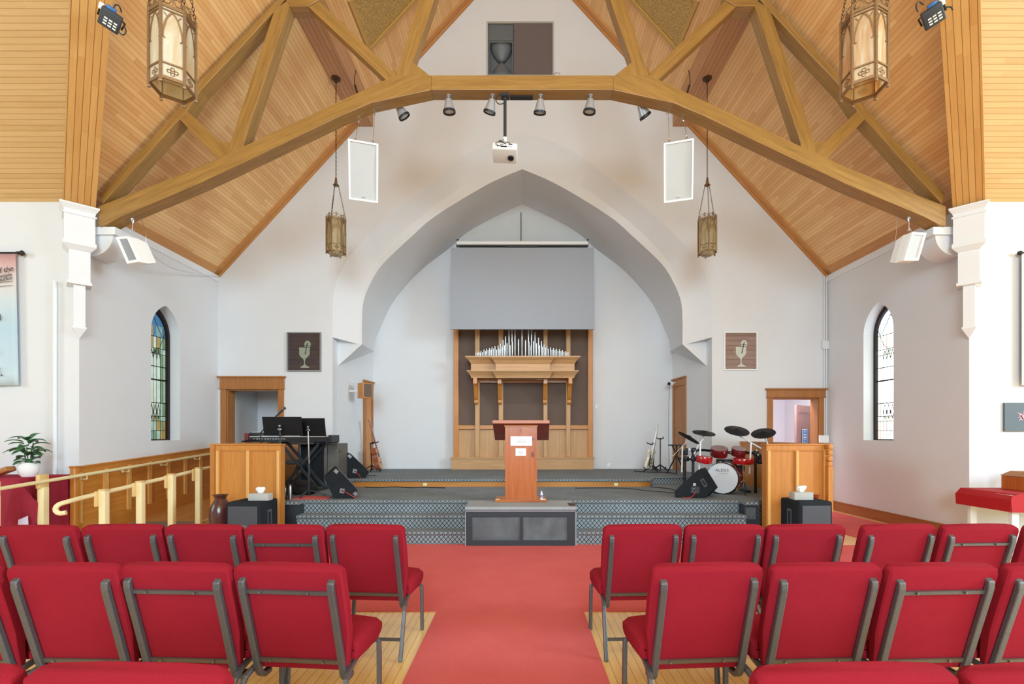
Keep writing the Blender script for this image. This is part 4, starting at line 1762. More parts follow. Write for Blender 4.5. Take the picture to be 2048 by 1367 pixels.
for (x0, x1, y0, y1, nmn) in ((1021, 1064, 872, 891, 'upper_plaque'), (1031, 1052, 896, 911, 'lower_plaque')):
    p, q = Wp(x0, y1, yp), Wp(x1, y0, yp)
    m = MB()
    m.box(p.x, q.x, yp - .004, yp + .004, p.z, q.z)
    pl = part(nmn, m, 'paper_white', T, True, bevel=.001)
    m = MB()
    mx, mz = (p.x + q.x) / 2, (p.z + q.z) / 2
    w = (q.x - p.x)
    for i, k in enumerate((.34, .5, .44)):
        zz = mz + .012 - i * .018
        m.box(mx - w * k / 2, mx + w * k / 2, yp - .005, yp - .0035, zz - .0035, zz + .0035)
    part('plaque_print', m, 'light_grey_mesh', pl, True)
m = MB()
cc = Wp(1042, 861, yp)
m.box(cc.x - .003, cc.x + .003, yp - .001, yp + .004, cc.z - .035, cc.z + .03)
m.box(cc.x - .018, cc.x + .018, yp - .001, yp + .004, cc.z + .005, cc.z + .011)
part('carved_cross', m, 'dark_cedar', T, True)
# bottle on the base
bx = Wp(1083, 994, LY + .1)
T = thing('water_bottle', 'small clear bottle with violet label standing on the lectern base', 'bottle', (bx.x, LY + .1, zb0 + .035))
m = MB()
m.lathe([(.001, 0), (.019, 0), (.02, .01), (.02, .07), (.012, .088), (.009, .092)], seg=14)
part('bottle_body', m, plain('clear_plastic', C(225, 226, 235), .1), T, smooth=True)
m = MB()
m.lathe([(.0205, .02), (.0205, .055)], seg=14, cap=False)
part('label_band', m, plain('violet_label', C(150, 130, 190), .5), T, smooth=True)
m = MB()
m.lathe([(.011, .09), (.011, .108), (.001, .109)], seg=12)
part('cap', m, 'paper_white', T, smooth=True)
m = MB()
m.rbox(.075, .05, .006, .0025, c=(.315, LY + .03, zb0 + .038))
tag(part('white_card', m, 'paper_white'), 'white card on the right end of the lectern base', 'card')
m = MB()
m.rbox(.055, .05, .006, .0025, c=(-.31, LY + .03, zb0 + .038))
tag(part('white_card', m, 'cream_paint'), 'cream card on the left end of the lectern base', 'card')

# =====================================================================
# OAK SCREENS beside the stage
# =====================================================================
def oak_screen(label, x0, x1, y0, y1, ztop, finial):
    T = thing('oak_screen', label, 'screen', ((x0 + x1) / 2, y0, 0))
    d = y1 - y0
    m = MB()
    n = 2
    w = x1 - x0
    st = .06
    holes = []
    for i in range(n):
        a = x0 + st + i * (w - st) / n
        b = x0 + (i + 1) * (w - st) / n
        holes.append([(a, y0, .16), (b, y0, .16), (b, y0, ztop - .07), (a, y0, ztop - .07)])
    m.prism([(x0, y0, 0), (x1, y0, 0), (x1, y0, ztop), (x0, y0, ztop)], (0, .03, 0), holes=holes)
    part('screen_frame', m, 'golden_oak', T, True, grain=(0, 0, 1), bevel=.004)
    for h in holes:
        m = MB()
        m.box(h[0][0], h[1][0], y0 + .018, y0 + .03, .16, ztop - .07)
        part('panel', m, 'golden_oak', T, True, grain=(0, 0, 1))
        m = MB()
        m.box(h[0][0], h[1][0], y0 + .006, y0 + .018, ztop - .085, ztop - .07)
        part('panel_moulding', m, 'golden_oak', T, True, bevel=.003)
    m = MB()
    m.box(x0, x1, y0 + .03, y1, 0, ztop)
    part('screen_back', m, 'golden_oak', T, True, grain=(0, 0, 1))
    m = MB()
    m.box(x0 - .012, x1 + .012, y0 - .015, y1 + .012, ztop, ztop + .018)
    part('cap_rail', m, 'golden_oak', T, True, bevel=.004)
    for i in range(n + 1):
        xx = x0 + i * (w - st) / n + st / 2
        m = MB()
        m.box(xx - .02, xx + .02, y0 - .018, y0, .10, ztop - .075)
        part('stile_batten', m, 'honey_oak', T, True, grain=(0, 0, 1), bevel=.008)
    if finial:
        xx = x1 - .045
        m = MB()
        m.box(xx, x1 + .02, y0 - .09, y0 - .015, .42, ztop - .28)
        for i, (zz, r) in enumerate(((ztop - .02, .038), (ztop - .10, .032), (ztop - .18, .026), (ztop - .25, .020))):
            m.rbox(.065, .05 + r, .07, .018, c=(x1 - .012, y0 - .05, zz))
        part('scroll_bracket', m, 'golden_oak', T, True, grain=(0, 0, 1), bevel=.004)
    return T


YS = 6.50
X0, X1 = (431 - CX) * YS / F, (561 - CX) * YS / F
oak_screen('panelled oak screen left of the stage steps, behind the left subwoofer', X0, X1, YS, YS + .12, 1.305, False)
X2, X3 = (1533 - CX) * YS / F, (1655 - CX) * YS / F
oak_screen('panelled oak screen right of the stage steps, behind the right subwoofer', X2, X3, YS, YS + .12, 1.305, True)
# side returns
def side_screen(label, x, y0, y1, zt):
    T = thing('oak_side_screen', label, 'screen', (x, y0, 0))
    m = MB()
    m.box(x - .03, x + .03, y0, y1, 0, zt)
    part('screen_back', m, 'golden_oak', T, True, grain=(0, 0, 1))
    m = MB()
    m.box(x - .045, x + .045, y0, y1, zt, zt + .02)
    part('cap_rail', m, 'golden_oak', T, True, grain=(0, 1, 0), bevel=.004)
    for i in range(5):
        yy = y0 + .04 + (y1 - y0 - .08) * i / 4
        for sg in (-1, 1):
            m = MB()
            m.box(x + sg * .03, x + sg * .042, yy - .03, yy + .03, 0, zt)
            part('stile_batten', m, 'golden_oak', T, True, grain=(0, 0, 1), bevel=.003)


side_screen('long oak screen along the left edge of the stage behind the keyboard', -4.22, YS + .135, YG - .05, 1.30)
side_screen('long oak screen along the right edge of the stage behind the drum kit', 4.24, YS + .135, YG - .05, 1.30)

# =====================================================================
# RAMP, wainscot and handrails (left)
# =====================================================================
def rz(y):
    return max(0.004, (y - 4.9) * .068)


XRW = -4.56
m = MB()
m.prism([(XL + .001, 4.95, 0), (XL + .001, YG - .02, 0), (XL + .001, YG - .02, rz(YG)), (XL + .001, 4.95, .004)], (XRW - XL - .05, 0, 0))
struct('floor_ramp', m, 'pine_boards', grain=(0, 1, 0))
m = MB()
m.prism([(XL + .1, 6.1, rz(6.1)), (XRW - .1, 6.1, rz(6.1)), (XRW - .1, 7.15, rz(7.15)), (XL + .1, 7.15, rz(7.15))], (0, 0, .008))
tag(part('door_mat', m, plain('olive_mat', C(128, 122, 104), .95, noise=.15, nscale=200)), 'grey-brown mat lying on the wooden ramp', 'mat')
m = MB()
m.prism([(XRW - .05, 4.95, 0), (XRW - .05, YG - .05, 0), (XRW - .05, YG - .05, rz(YG) + .06), (XRW - .05, 4.95, .06)], (.06, 0, 0))
tag(part('ramp_curb', m, 'honey_pine', grain=(0, 1, 0)), 'pale wooden curb along the near edge of the ramp', 'curb')

T = thing('wainscot', 'panelled oak wainscot rising along the left wall behind the ramp', 'wainscot', (XL, 6.3, 0))
def wz(y):
    return 1.01 + (y - 6.26) * .063


ya, ybb = 6.30, 9.16
m = MB()
m.prism([(XL + .001, ya, 0), (XL + .001, ybb, 0), (XL + .001, ybb, wz(ybb)), (XL + .001, ya, wz(ya))], (.018, 0, 0))
part('backing', m, 'golden_oak', T, True, grain=(0, 1, .063))
m = MB()
m.prism([(XL + .0, ya, wz(ya)), (XL + .0, ybb, wz(ybb)), (XL + .0, ybb, wz(ybb) + .02), (XL + .0, ya, wz(ya) + .02)], (.05, 0, 0))
m.prism([(XL + .019, ya, wz(ya) - .09), (XL + .019, ybb, wz(ybb) - .09), (XL + .019, ybb, wz(ybb)), (XL + .019, ya, wz(ya))], (.014, 0, 0))
part('cap_rail', m, 'golden_oak', T, True, grain=(0, 1, .063))
m = MB()
m.prism([(XL + .019, ya, rz(ya)), (XL + .019, ybb, rz(ybb)), (XL + .019, ybb, rz(ybb) + .2), (XL + .019, ya, rz(ya) + .2)], (.016, 0, 0))
part('base_rail', m, 'golden_oak', T, True, grain=(0, 1, .063))
n = 7
for i in range(n + 1):
    y = ya + .03 + (ybb - ya - .06) * i / n
    m = MB()
    m.box(XL + .019, XL + .037, y - .035, y + .035, rz(y) + .19, wz(y) - .06)
    part('stile', m, 'honey_oak', T, True, grain=(0, 0, 1))
# end posts
m = MB()
m.rbox(.07, .08, 1.02, .012, c=(XL + .036, 6.25, .51))
m.rbox(.085, .10, .025, .010, c=(XL + .036, 6.25, 1.03))
part('end_post', m, 'golden_oak', T, True, grain=(0, 0, 1), smooth=True)

# handrails
def rail_z1(y):
    return .917 + (y - 6.17) * .0652


T = thing('handrail', 'cream handrail along the left wall above the wainscot, on two posts at its near end', 'handrail', (-5.66, 6, 0))
xr_ = -5.66
m = MB()
m.tube([(xr_, 4.3, rail_z1(4.3)), (xr_, 9.05, rail_z1(9.05))], .022, 12)
part('rail', m, 'cream_paint', T, True, smooth=True)
for y in (6.32, 7.0, 7.75, 8.55, 9.0):
    m = MB()
    z = rail_z1(y)
    m.tube([(xr_, y, z - .02), (xr_, y, z - .06), (xr_ - .07, y, z - .065), (XL + .03, y, z - .05)], .008, 8)
    m.lathe([(.03, 0), (.03, .008), (.001, .009)], seg=14, M=Matrix.Translation((XL + .034, y, z - .05)) @ Matrix.Rotation(PI / 2, 4, 'Y'))
    part('wall_bracket', m, 'cream_paint', T, True, smooth=True)
for y in (5.22, 5.76):
    z = rail_z1(y)
    m = MB()
    m.rbox(.075, .075, z - .07, .006, c=(xr_ - .02, y, (z - .07) / 2))
    part('post', m, 'cream_paint', T, True, smooth=True)
    m = MB()
    m.rbox(.05, .13, .17, .015, c=(xr_ - .03, y, z))
    part('post_block', m, 'honey_pine', T, True, grain=(0, 0, 1), smooth=True)
T = thing('handrail', 'cream handrail on four square posts at the near side of the ramp, curled end', 'handrail', (-4.6, 6, 0))
xr_ = -4.62


def rail_z2(y):
    return .783 + (y - 5.12) * .084


m = MB()
m.tube([(xr_, 5.1, rail_z2(5.1) + .0), (xr_, 7.35, rail_z2(7.35))], .024, 12)
pts = [Vector((xr_, 5.1, rail_z2(5.1))), Vector((xr_, 4.95, rail_z2(4.95) - .005)), Vector((xr_ - .03, 4.87, .74)), Vector((xr_ - .05, 4.86, .69)), Vector((xr_ - .02, 4.87, .655)), Vector((xr_ + .03, 4.89, .66))]
m.tube(smoothline(pts, 18), .024, 12)
part('rail', m, 'cream_paint', T, True, smooth=True)
for y in (5.29, 5.80, 6.32, 6.85):
    zt = .837 + (y - 5.29) * .084
    m = MB()
    m.rbox(.068, .068, zt - rz(y), .006, c=(xr_ + .07, y, (zt + rz(y)) / 2))
    part('post', m, 'cream_paint', T, True, smooth=True)
    m = MB()
    m.rbox(.03, .115, .17, .012, c=(xr_ + .025, y - .01, zt - .09))
    m.rbox(.078, .078, .018, .006, c=(xr_ + .07, y, zt + .005))
    part('post_block', m, 'honey_pine', T, True, grain=(0, 0, 1), smooth=True)
    m = MB()
    z = rail_z2(y)
    m.tube([(xr_, y - .02, z - .02), (xr_, y - .02, z - .08), (xr_ + .03, y - .02, z - .1)], .007, 6)
    part('wall_bracket', m, 'antique_brass', T, True, smooth=True)

# =====================================================================
# ORGAN CASE
# =====================================================================
def ox(px, Y=YA):
    return (px - CX) * Y / F


def oz(py, Y=YA):
    return CH - (py - CY) * Y / F


yw = YA - .002
T = thing('organ_case', 'pale oak organ case with brown cloth panels and a shelf of small silver pipes', 'organ', (.05, YA - .2, ZU))
# plinth
m = MB()
m.box(ox(903, 11.0), ox(1187, 11.0), 10.98, yw, ZU, oz(917, 11.0))
m.box(ox(901, 11.0), ox(1189, 11.0), 10.96, yw, oz(917, 11.0), oz(914, 11.0))
part('plinth', m, 'pale_oak', T, True, bevel=.004)
zpl = oz(914, 11.0)
ztop = oz(640, 11.05)
fr_y = 11.04
for a, b in ((907, 917), (1176, 1186)):
    m = MB()
    m.box(ox(a, fr_y), ox(b, fr_y), fr_y, yw, zpl, ztop)
    part('side_frame', m, 'golden_oak', T, True, grain=(0, 0, 1), bevel=.006)
for a, b in ((950, 959.5), (997, 1006.5), (1086.5, 1095), (1132, 1141)):
    m = MB()
    m.box(ox(a, fr_y), ox(b, fr_y), fr_y - .03, yw, zpl, ztop)
    part('stud', m, 'pale_oak', T, True, grain=(0, 0, 1), bevel=.012)
cells = [(917, 950), (959.5, 997), (1006.5, 1086.5), (1095, 1132), (1141, 1176)]
for a, b in cells:
    m = MB()
    m.box(ox(a, fr_y) - .01, ox(b, fr_y) + .01, 11.14, yw, oz(852, 11.14), ztop)
    part('cloth_panel', m, 'brown_grille_cloth', T, True)
    m = MB()
    m.box(ox(a, fr_y) - .01, ox(b, fr_y) + .01, fr_y + .02, yw, oz(858, 11.1), oz(850, 11.1))
    part('mid_rail', m, 'golden_oak', T, True, bevel=.005)
    m = MB()
    m.box(ox(a, fr_y) - .01, ox(b, fr_y) + .01, 11.12, yw, zpl, oz(857, 11.12))
    part('lower_panel', m, 'pale_oak', T, True, grain=(0, 0, 1))
m = MB()
m.box(ox(959, fr_y), ox(1132, fr_y), fr_y + .0, yw, oz(765, 11.1), oz(759, 11.1))
part('mid_rail', m, 'golden_oak', T, True)
# shelf box with mouldings: wings at Y=10.62, centre at Y=10.52
YW, YCN = 10.66, 10.46


def shelf(nm, px0, px1, Yf, mat='pale_oak', ends=(1, 1)):
    m = MB()
    x0, x1 = ox(px0, Yf), ox(px1, Yf)
    zt, z_b = oz(713, Yf), oz(755, Yf)
    e0, e1 = ends
    prof = [(0, z_b), (.0, z_b + .02), (.02, z_b + .06), (.05, z_b + .10), (.085, z_b + .135), (.085, z_b + .155), (0, z_b + .165),
            (0, zt - .155), (.02, zt - .13), (.05, zt - .08), (.10, zt - .035), (.115, zt - .03), (.115, zt)]
    rows = []
    for d, z in prof:
        rows.append([Vector((x0 - d * e0, Yf - d, z)), Vector((x1 + d * e1, Yf - d, z)), Vector((x1 + d * e1, yw, z)), Vector((x0 - d * e0, yw, z))])
    m.loft(rows, True, True)
    return part(nm, m, mat, T, True, grain=(1, 0, 0))


shelf('shelf_box', 942, 1149, YW)
shelf('shelf_centre', 991, 1100, YCN)
zsh = oz(713, YW)
zbot = oz(755, YW)
# brackets
for px, sl in ((950, 1), (999, .5), (1091, -.3), (1141, -1)):
    m = MB()
    x = ox(px, YW)
    w = .045
    prof = [(YW + .0, zbot), (YW - .0, zbot - .13), (YW + .04, zbot - .16), (YW + .08, zbot - .15), (YW + .16, zbot - .28), (YW + .24, zbot - .42), (YW + .28, zbot - .47), (YW + .27, zbot - .53), (YW + .31, zbot - .57), (YW + .37, zbot - .56), (YW + .38, zbot)]
    m.prism([(x - w + sl * 0, y, z) for y, z in prof], (2 * w, 0, 0))
    part('scroll_bracket', m, 'golden_oak', T, True, grain=(0, 0, 1), bevel=.008)
# pipes
rr = random.Random(11)
back = [(952, 705), (957, 703), (962, 701), (968, 699), (973, 697), (979, 696), (984, 694), (990, 692), (996, 691), (1001, 687), (1006, 680), (1011, 672), (1018, 660), (1024, 656), (1030, 652), (1044, 648), (1057, 652), (1063, 656), (1070, 664), (1077, 675), (1083, 682), (1088, 688), (1094, 692), (1101, 694), (1107, 696), (1113, 697), (1119, 698), (1125, 700), (1131, 702), (1136, 704)]
front = [(955, 706), (960, 705), (965, 704), (971, 702), (976, 700), (982, 699), (987, 697), (993, 699), (998, 697), (1004, 694), (1009, 690), (1014, 686), (1020, 690), (1025, 683), (1030, 692), (1037, 678), (1044, 700), (1051, 680), (1058, 683), (1062, 690), (1067, 682), (1073, 686), (1079, 690), (1085, 693), (1091, 695), (1097, 697), (1104, 699), (1110, 700), (1116, 701), (1122, 702), (1128, 703), (1133, 705)]
for row, Y in ((back, 10.86), (front, 10.74)):
    for px, py in row:
        h = oz(py, Y) - zsh
        if h < .03:
            h = .04
        r = .0095 + .009 * min(h, .6)
        x = ox(px, Y)
        m = MB()
        m.lathe([(.004, 0), (r, .03 * min(1, h * 6)), (r, h), (r * .8, h), (r * .8, h - .01)], (x, Y, zsh), 10)
        part('organ_pipe', m, 'pipe_metal', T, True, smooth=True)
m = MB()
m.lathe([(.075, 0), (.09, -.012), (.085, -.03), (.001, -.034)], (ox(1080, 10.8), 10.8, zbot - .0), 20)
part('shelf_lamp', m, 'paper_white', T, True, smooth=True)

# projection screen
Y = 10.35
T = thing('projection_screen', 'grey projection screen hanging in the chancel arch above the organ', 'screen', (.03, Y, oz(657, Y)))
m = MB()
m.box(ox(902, Y), ox(1188, Y), Y, Y + .012, oz(657, Y), oz(495, Y))
part('screen_cloth', m, 'grey_screen_cloth', T, True)
m = MB()
m.box(ox(901.5, Y), ox(1188.5, Y), Y - .012, Y + .022, oz(658.5, Y), oz(655, Y))
part('bottom_bar', m, 'grey_screen_cloth', T, True, bevel=.004)
Yh = 10.5
m = MB()
m.rbox(ox(1176, Yh) - ox(913, Yh), .12, .085, .025, c=((ox(1176, Yh) + ox(913, Yh)) / 2, Yh, oz(487, Yh)))
part('housing', m, 'white_plastic', T, True, smooth=True)
m = MB()
m.box(ox(917, Yh), ox(1174, Yh), Yh - .05, Yh + .02, oz(494, Yh), oz(491, Yh))
m.box(ox(1012, Yh), ox(1075, Yh), Yh - .055, Yh + .02, oz(496, Yh), oz(492, Yh))
part('roller_slot', m, 'black_plastic', T, True)
for px in (914, 1175):
    m = MB()
    m.tube([(ox(px, Yh), Yh, oz(484, Yh)), (ox(px, Yh), Yh, oz(479, Yh)), (ox(px + 3, Yh), Yh + .04, oz(478, Yh))], .012, 6)
    m.box(ox(px, Yh) - .015, ox(px, Yh) + .015, Yh - .03, Yh + .07, oz(492, Yh), oz(483, Yh))
    part('end_hook', m, 'charcoal_frame', T, True)
m = MB()
chain_mb(m, (ox(1042, Yh), Yh, oz(484, Yh)), (ox(1042, Yh), Yh + .3, oz(412, Yh)), link=.05, r=.005, w=.012)
part('hanging_chain', m, 'charcoal_frame', T, True)

# chalice pictures
def outline_mb(m, poly, y, d, sx, sz, ox_, oz_):
    m.prism([(ox_ + x * sx, y, oz_ + z * sz) for x, z in poly], (0, d, 0))


chal = [(-.30, .22), (.34, .22), (.32, .05), (.33, -.12), (.22, -.26), (.10, -.34), (.055, -.45), (.05, -.62), (.12, -.70), (.30, -.78), (.31, -.82), (-.22, -.82), (-.21, -.78), (-.05, -.70), (.0, -.62), (-.01, -.45), (-.08, -.34), (-.22, -.25), (-.29, -.12), (-.28, .05)]
darkpan = wood('dark_walnut_slats', C(78, 60, 60), C(48, 38, 42), .3, plank=(.09, 2), coat=.3)
midpan = wood('weathered_slats', C(168, 140, 128), C(120, 92, 82), .4, plank=(.09, 2))
for s in (-1, 1):
    px0, px1, py0, py1 = (574, 642, 664, 742) if s < 0 else (1448, 1515, 663, 740)
    Y = YG - .03
    xa, xb, za, zb_ = ox(px0, Y), ox(px1, Y), oz(py1, Y), oz(py0, Y)
    T = thing('chalice_picture', 'framed chalice picture on %s wood, on the wall over the %s' % (('dark', 'keyboard') if s < 0 else ('light brown', 'drum kit')), 'picture', ((xa + xb) / 2, Y, za))
    m = MB()
    t = .022
    m.prism([(xa, Y - .01, za), (xb, Y - .01, za), (xb, Y - .01, zb_), (xa, Y - .01, zb_)], (0, .038, 0), holes=[[(xa + t, Y - .01, za + t), (xb - t, Y - .01, za + t), (xb - t, Y - .01, zb_ - t), (xa + t, Y - .01, zb_ - t)]])
    part('picture_frame', m, 'brushed_steel' if s < 0 else 'paper_white', T, True)
    m = MB()
    m.box(xa + t, xb - t, Y + .01, YG - .001, za + t, zb_ - t)
    part('backing', m, darkpan if s < 0 else midpan, T, True)
    hw, hz = (xb - xa) / 2, (zb_ - za) / 2
    xc, zc = (xa + xb) / 2, (za + zb_) / 2
    cm = plain('sage_metal_%d' % (s + 1), C(150, 156, 136) if s < 0 else C(205, 205, 192), .5, noise=.15, nscale=12)
    m = MB()
    outline_mb(m, chal, Y + .002, .008, hw, hz, xc, zc)
    part('chalice', m, cm, T, True)
    m = MB()
    R_ = [(.20 + .19 * math.cos(a), .37 + .2 * math.sin(a)) for a in [i * PI / 10 for i in range(-2, 13)]]
    outline_mb(m, R_, Y + .001, .008, hw, hz, xc, zc)
    part('host', m, cm, T, True)
    m = MB()
    m.bar([(xc + .06 * hw, Y - .001, zc - .12 * hz), (xc + .21 * hw, Y - .001, zc + .47 * hz)], .006, .012, side=(0, 1, 0))
    m.bar([(xc + .04 * hw, Y - .001, zc + .33 * hz), (xc + .34 * hw, Y - .001, zc + .33 * hz)], .006, .008, side=(0, 1, 0))
    part('cross', m, 'dark_ink', T, True)


# =====================================================================
# CHAIRS
# =====================================================================
def back_pt(t, off=0.0):
    """t=0 top, 1 bottom of the backrest's rear face; off>0 towards the front"""
    lean = Vector((0, .145, -.52))
    n = Vector((0, .52, .145)).normalized()
    return Vector((0, .0, .838)) + lean * t + n * off


def make_chair(upper_bar, label):
    T = thing('padded_chair', label, 'chair')
    # backrest cushion
    m = MB()
    rows = []
    hw_, th = .262, .075
    prof = [(0.0, .93, .02, .55), (.02, .985, .004, .9), (.06, 1.0, 0, 1.0), (.35, 1.0, 0, 1.0), (.62, .985, 0, 1.0), (.78, .93, 0, .95), (.92, .89, 0, .8), (1.0, .86, .005, .5)]
    for t, w, o0, tk in prof:
        W_ = hw_ * w
        cr = .028
        pts = []
        T_ = th * tk
        for (x, o) in ((-W_ + cr * .3, o0), (W_ - cr * .3, o0), (W_, o0 + cr * .35), (W_, o0 + T_ * .62), (W_ - cr, o0 + T_ * .96), (W_ * .4, o0 + T_ * 1.12), (-W_ * .4, o0 + T_ * 1.12), (-W_ + cr, o0 + T_ * .96), (-W_, o0 + T_ * .62), (-W_, o0 + cr * .35)):
            p = back_pt(t, o)
            p.x = x
            pts.append(p)
        rows.append(pts)
    m.loft(rows, True, True)
    part('backrest', m, 'crimson_fabric', T, smooth=True)
    # seat cushion
    m = MB()
    rows = []
    for y, w, zb_, zt in ((.185, .24, .37, .425), (.19, .250, .352, .45), (.215, .262, .345, .462), (.35, .266, .345, .466), (.47, .264, .345, .460), (.515, .256, .352, .440), (.53, .240, .375, .415)):
        c = .03
        rows.append([Vector(p) for p in ((-w + c * .4, y, zb_), (w - c * .4, y, zb_), (w, y, zb_ + .03), (w, y, zt - .03), (w - c, y, zt - .006), (w * .5, y, zt + .004), (-w * .5, y, zt + .004), (-w + c, y, zt - .006), (-w, y, zt - .03), (-w, y, zb_ + .03))])
    m.loft(rows, True, True)
    part('seat', m, 'crimson_fabric', T, smooth=True)
    # uprights
    for s in (-1, 1):
        x = s * .212
        pts = [back_pt(.10, .012), back_pt(.115, -.006), back_pt(.16, -.014), back_pt(.5, -.014), back_pt(.95, -.014), back_pt(1.03, -.010), back_pt(1.09, .012), back_pt(1.11, .06)]
        for p in pts:
            p.x = x
        m = MB()
        m.bar(smoothline(pts, 26), .031, .026, side=(1, 0, 0))
        part('upright', m, 'hammered_grey_metal', T, bevel=.005)
    m = MB()
    p = back_pt(.90, -.008)
    m.bar([(-.2, p.y, p.z), (.2, p.y, p.z)], .010, .020, side=(0, 1, .3))
    for x in (-.14, .12):
        m.lathe([(.006, 0), (.006, .012), (.001, .013)], (0, 0, 0), 8, M=Matrix.Translation((x, p.y - .004, p.z)) @ Matrix.Rotation(PI / 2, 4, 'X'))
    part('lower_crossbar', m, 'bronze_grey_metal', T)
    if upper_bar:
        m = MB()
        p = back_pt(.21, -.008)
        m.bar([(-.2, p.y, p.z), (.2, p.y, p.z)], .010, .018, side=(0, 1, .3))
        for x in (-.13, .10):
            m.lathe([(.006, 0), (.006, .012), (.001, .013)], (0, 0, 0), 8, M=Matrix.Translation((x, p.y - .004, p.z)) @ Matrix.Rotation(PI / 2, 4, 'X'))
        part('upper_crossbar', m, 'hammered_grey_metal', T)
    for s in (-1, 1):
        m = MB()
        pts = [(s * .235, .48, .335), (s * .250, .475, .325), (s * .256, .47, .28), (s * .263, .455, 0.002)]
        m.bar(smoothline(pts, 14), .024, .024, side=(1, .1, 0))
        part('leg', m, 'hammered_grey_metal', T, bevel=.004)
        m = MB()
        pts = [(s * .225, .26, .338), (s * .235, .16, .328), (s * .246, .085, .30), (s * .252, .05, .24), (s * .263, -.055, .002)]
        m.bar(smoothline(pts, 18), .024, .024, side=(1, .1, 0))
        part('leg', m, 'hammered_grey_metal', T, bevel=.004)
    m = MB()
    m.bar([(-.235, .46, .332), (.235, .46, .332)], .022, .022, side=(0, 1, 0))
    part('seat_frame', m, 'hammered_grey_metal', T)
    m = MB()
    m.bar([(-.256, .0, .12), (.256, .0, .12)], .016, .016, side=(0, 1, 0))
    part('stretcher', m, 'hammered_grey_metal', T)
    return T


protoA = make_chair(False, 'x')
protoB = make_chair(True, 'x')
used = {id(protoA): False, id(protoB): False}


def place(proto, x, y, rz_, label, group):
    if not used[id(proto)]:
        used[id(proto)] = True
        proto.matrix_basis = Matrix.Translation((x, y, 0)) @ Matrix.Rotation(rz_, 4, 'Z')
        proto['label'] = label
        proto['group'] = group
        return proto
    return dup(proto, (x, y, 0), rz_, label, group)


def D(a):
    return math.radians(a)


gF, gM, gB = 'red chairs of the far row', 'red chairs of the middle row', 'red chairs of the nearest row'
place(protoA, -1.02, 3.15, D(-4), 'red padded chair at the aisle end of the left far row, seat visible', gF)
place(protoB, -1.545, 3.14, D(-1), 'red chair with a bar across its upper back, second in the left far row', gF)
place(protoA, -2.08, 3.15, D(-3), 'red padded chair third from the aisle in the left far row', gF)
place(protoA, -2.615, 3.155, D(1), 'red padded chair fourth from the aisle in the left far row, below the cream handrail', gF)
place(protoA, -3.14, 3.12, D(-2), 'red padded chair fifth from the aisle in the left far row, below the burgundy table', gF)
place(protoA, -3.67, 3.13, D(0), 'red padded chair cut off by the left edge of the picture in the far row', gF)
place(protoA, .81, 3.15, D(3), 'red padded chair at the aisle end of the right far row', gF)
place(protoA, 1.345, 3.15, D(1), 'red padded chair second from the aisle in the right far row', gF)
place(protoA, 1.88, 3.15, D(2), 'red padded chair third in the right far row, before the gap', gF)
place(protoA, 2.50, 3.16, D(5), 'red padded chair in the right far row just after the gap', gF)
place(protoB, 3.03, 3.16, D(3), 'red chair with upper back bar in the right far row', gF)
place(protoA, 3.57, 3.15, D(3), 'red padded chair cut off by the right edge of the picture in the far row', gF)
place(protoB, -1.064, 2.19, D(-5), 'red padded chair with two back bars at the aisle end of the left middle row', gM)
place(protoB, -1.585, 2.195, D(-3), 'red padded chair with two back bars, second from the aisle in the left middle row', gM)
place(protoA, -2.09, 2.19, D(-2), 'red padded chair third from the aisle in the left middle row', gM)
place(protoA, -2.63, 2.18, D(-2), 'red padded chair at the left picture edge in the middle row', gM)
place(protoA, .861, 2.19, D(4), 'red padded chair at the aisle end of the right middle row', gM)
place(protoA, 1.405, 2.19, D(3), 'red padded chair second from the aisle in the right middle row', gM)
place(protoB, 1.935, 2.19, D(3), 'red padded chair with two back bars, third from the aisle in the right middle row', gM)
place(protoA, 2.48, 2.20, D(4), 'red padded chair at the right picture edge in the middle row', gM)
place(protoA, -1.0, 1.20, D(-2), 'top of the nearest red chair in the lower left corner', gB)
place(protoA, -1.54, 1.20, D(0), 'top of a red chair cut off by the lower left picture corner', gB)
place(protoA, .853, 1.20, D(2), 'top of the nearest red chair right of the aisle at the bottom edge', gB)
place(protoA, 1.385, 1.20, D(2), 'top of the red chair in the lower right corner', gB)

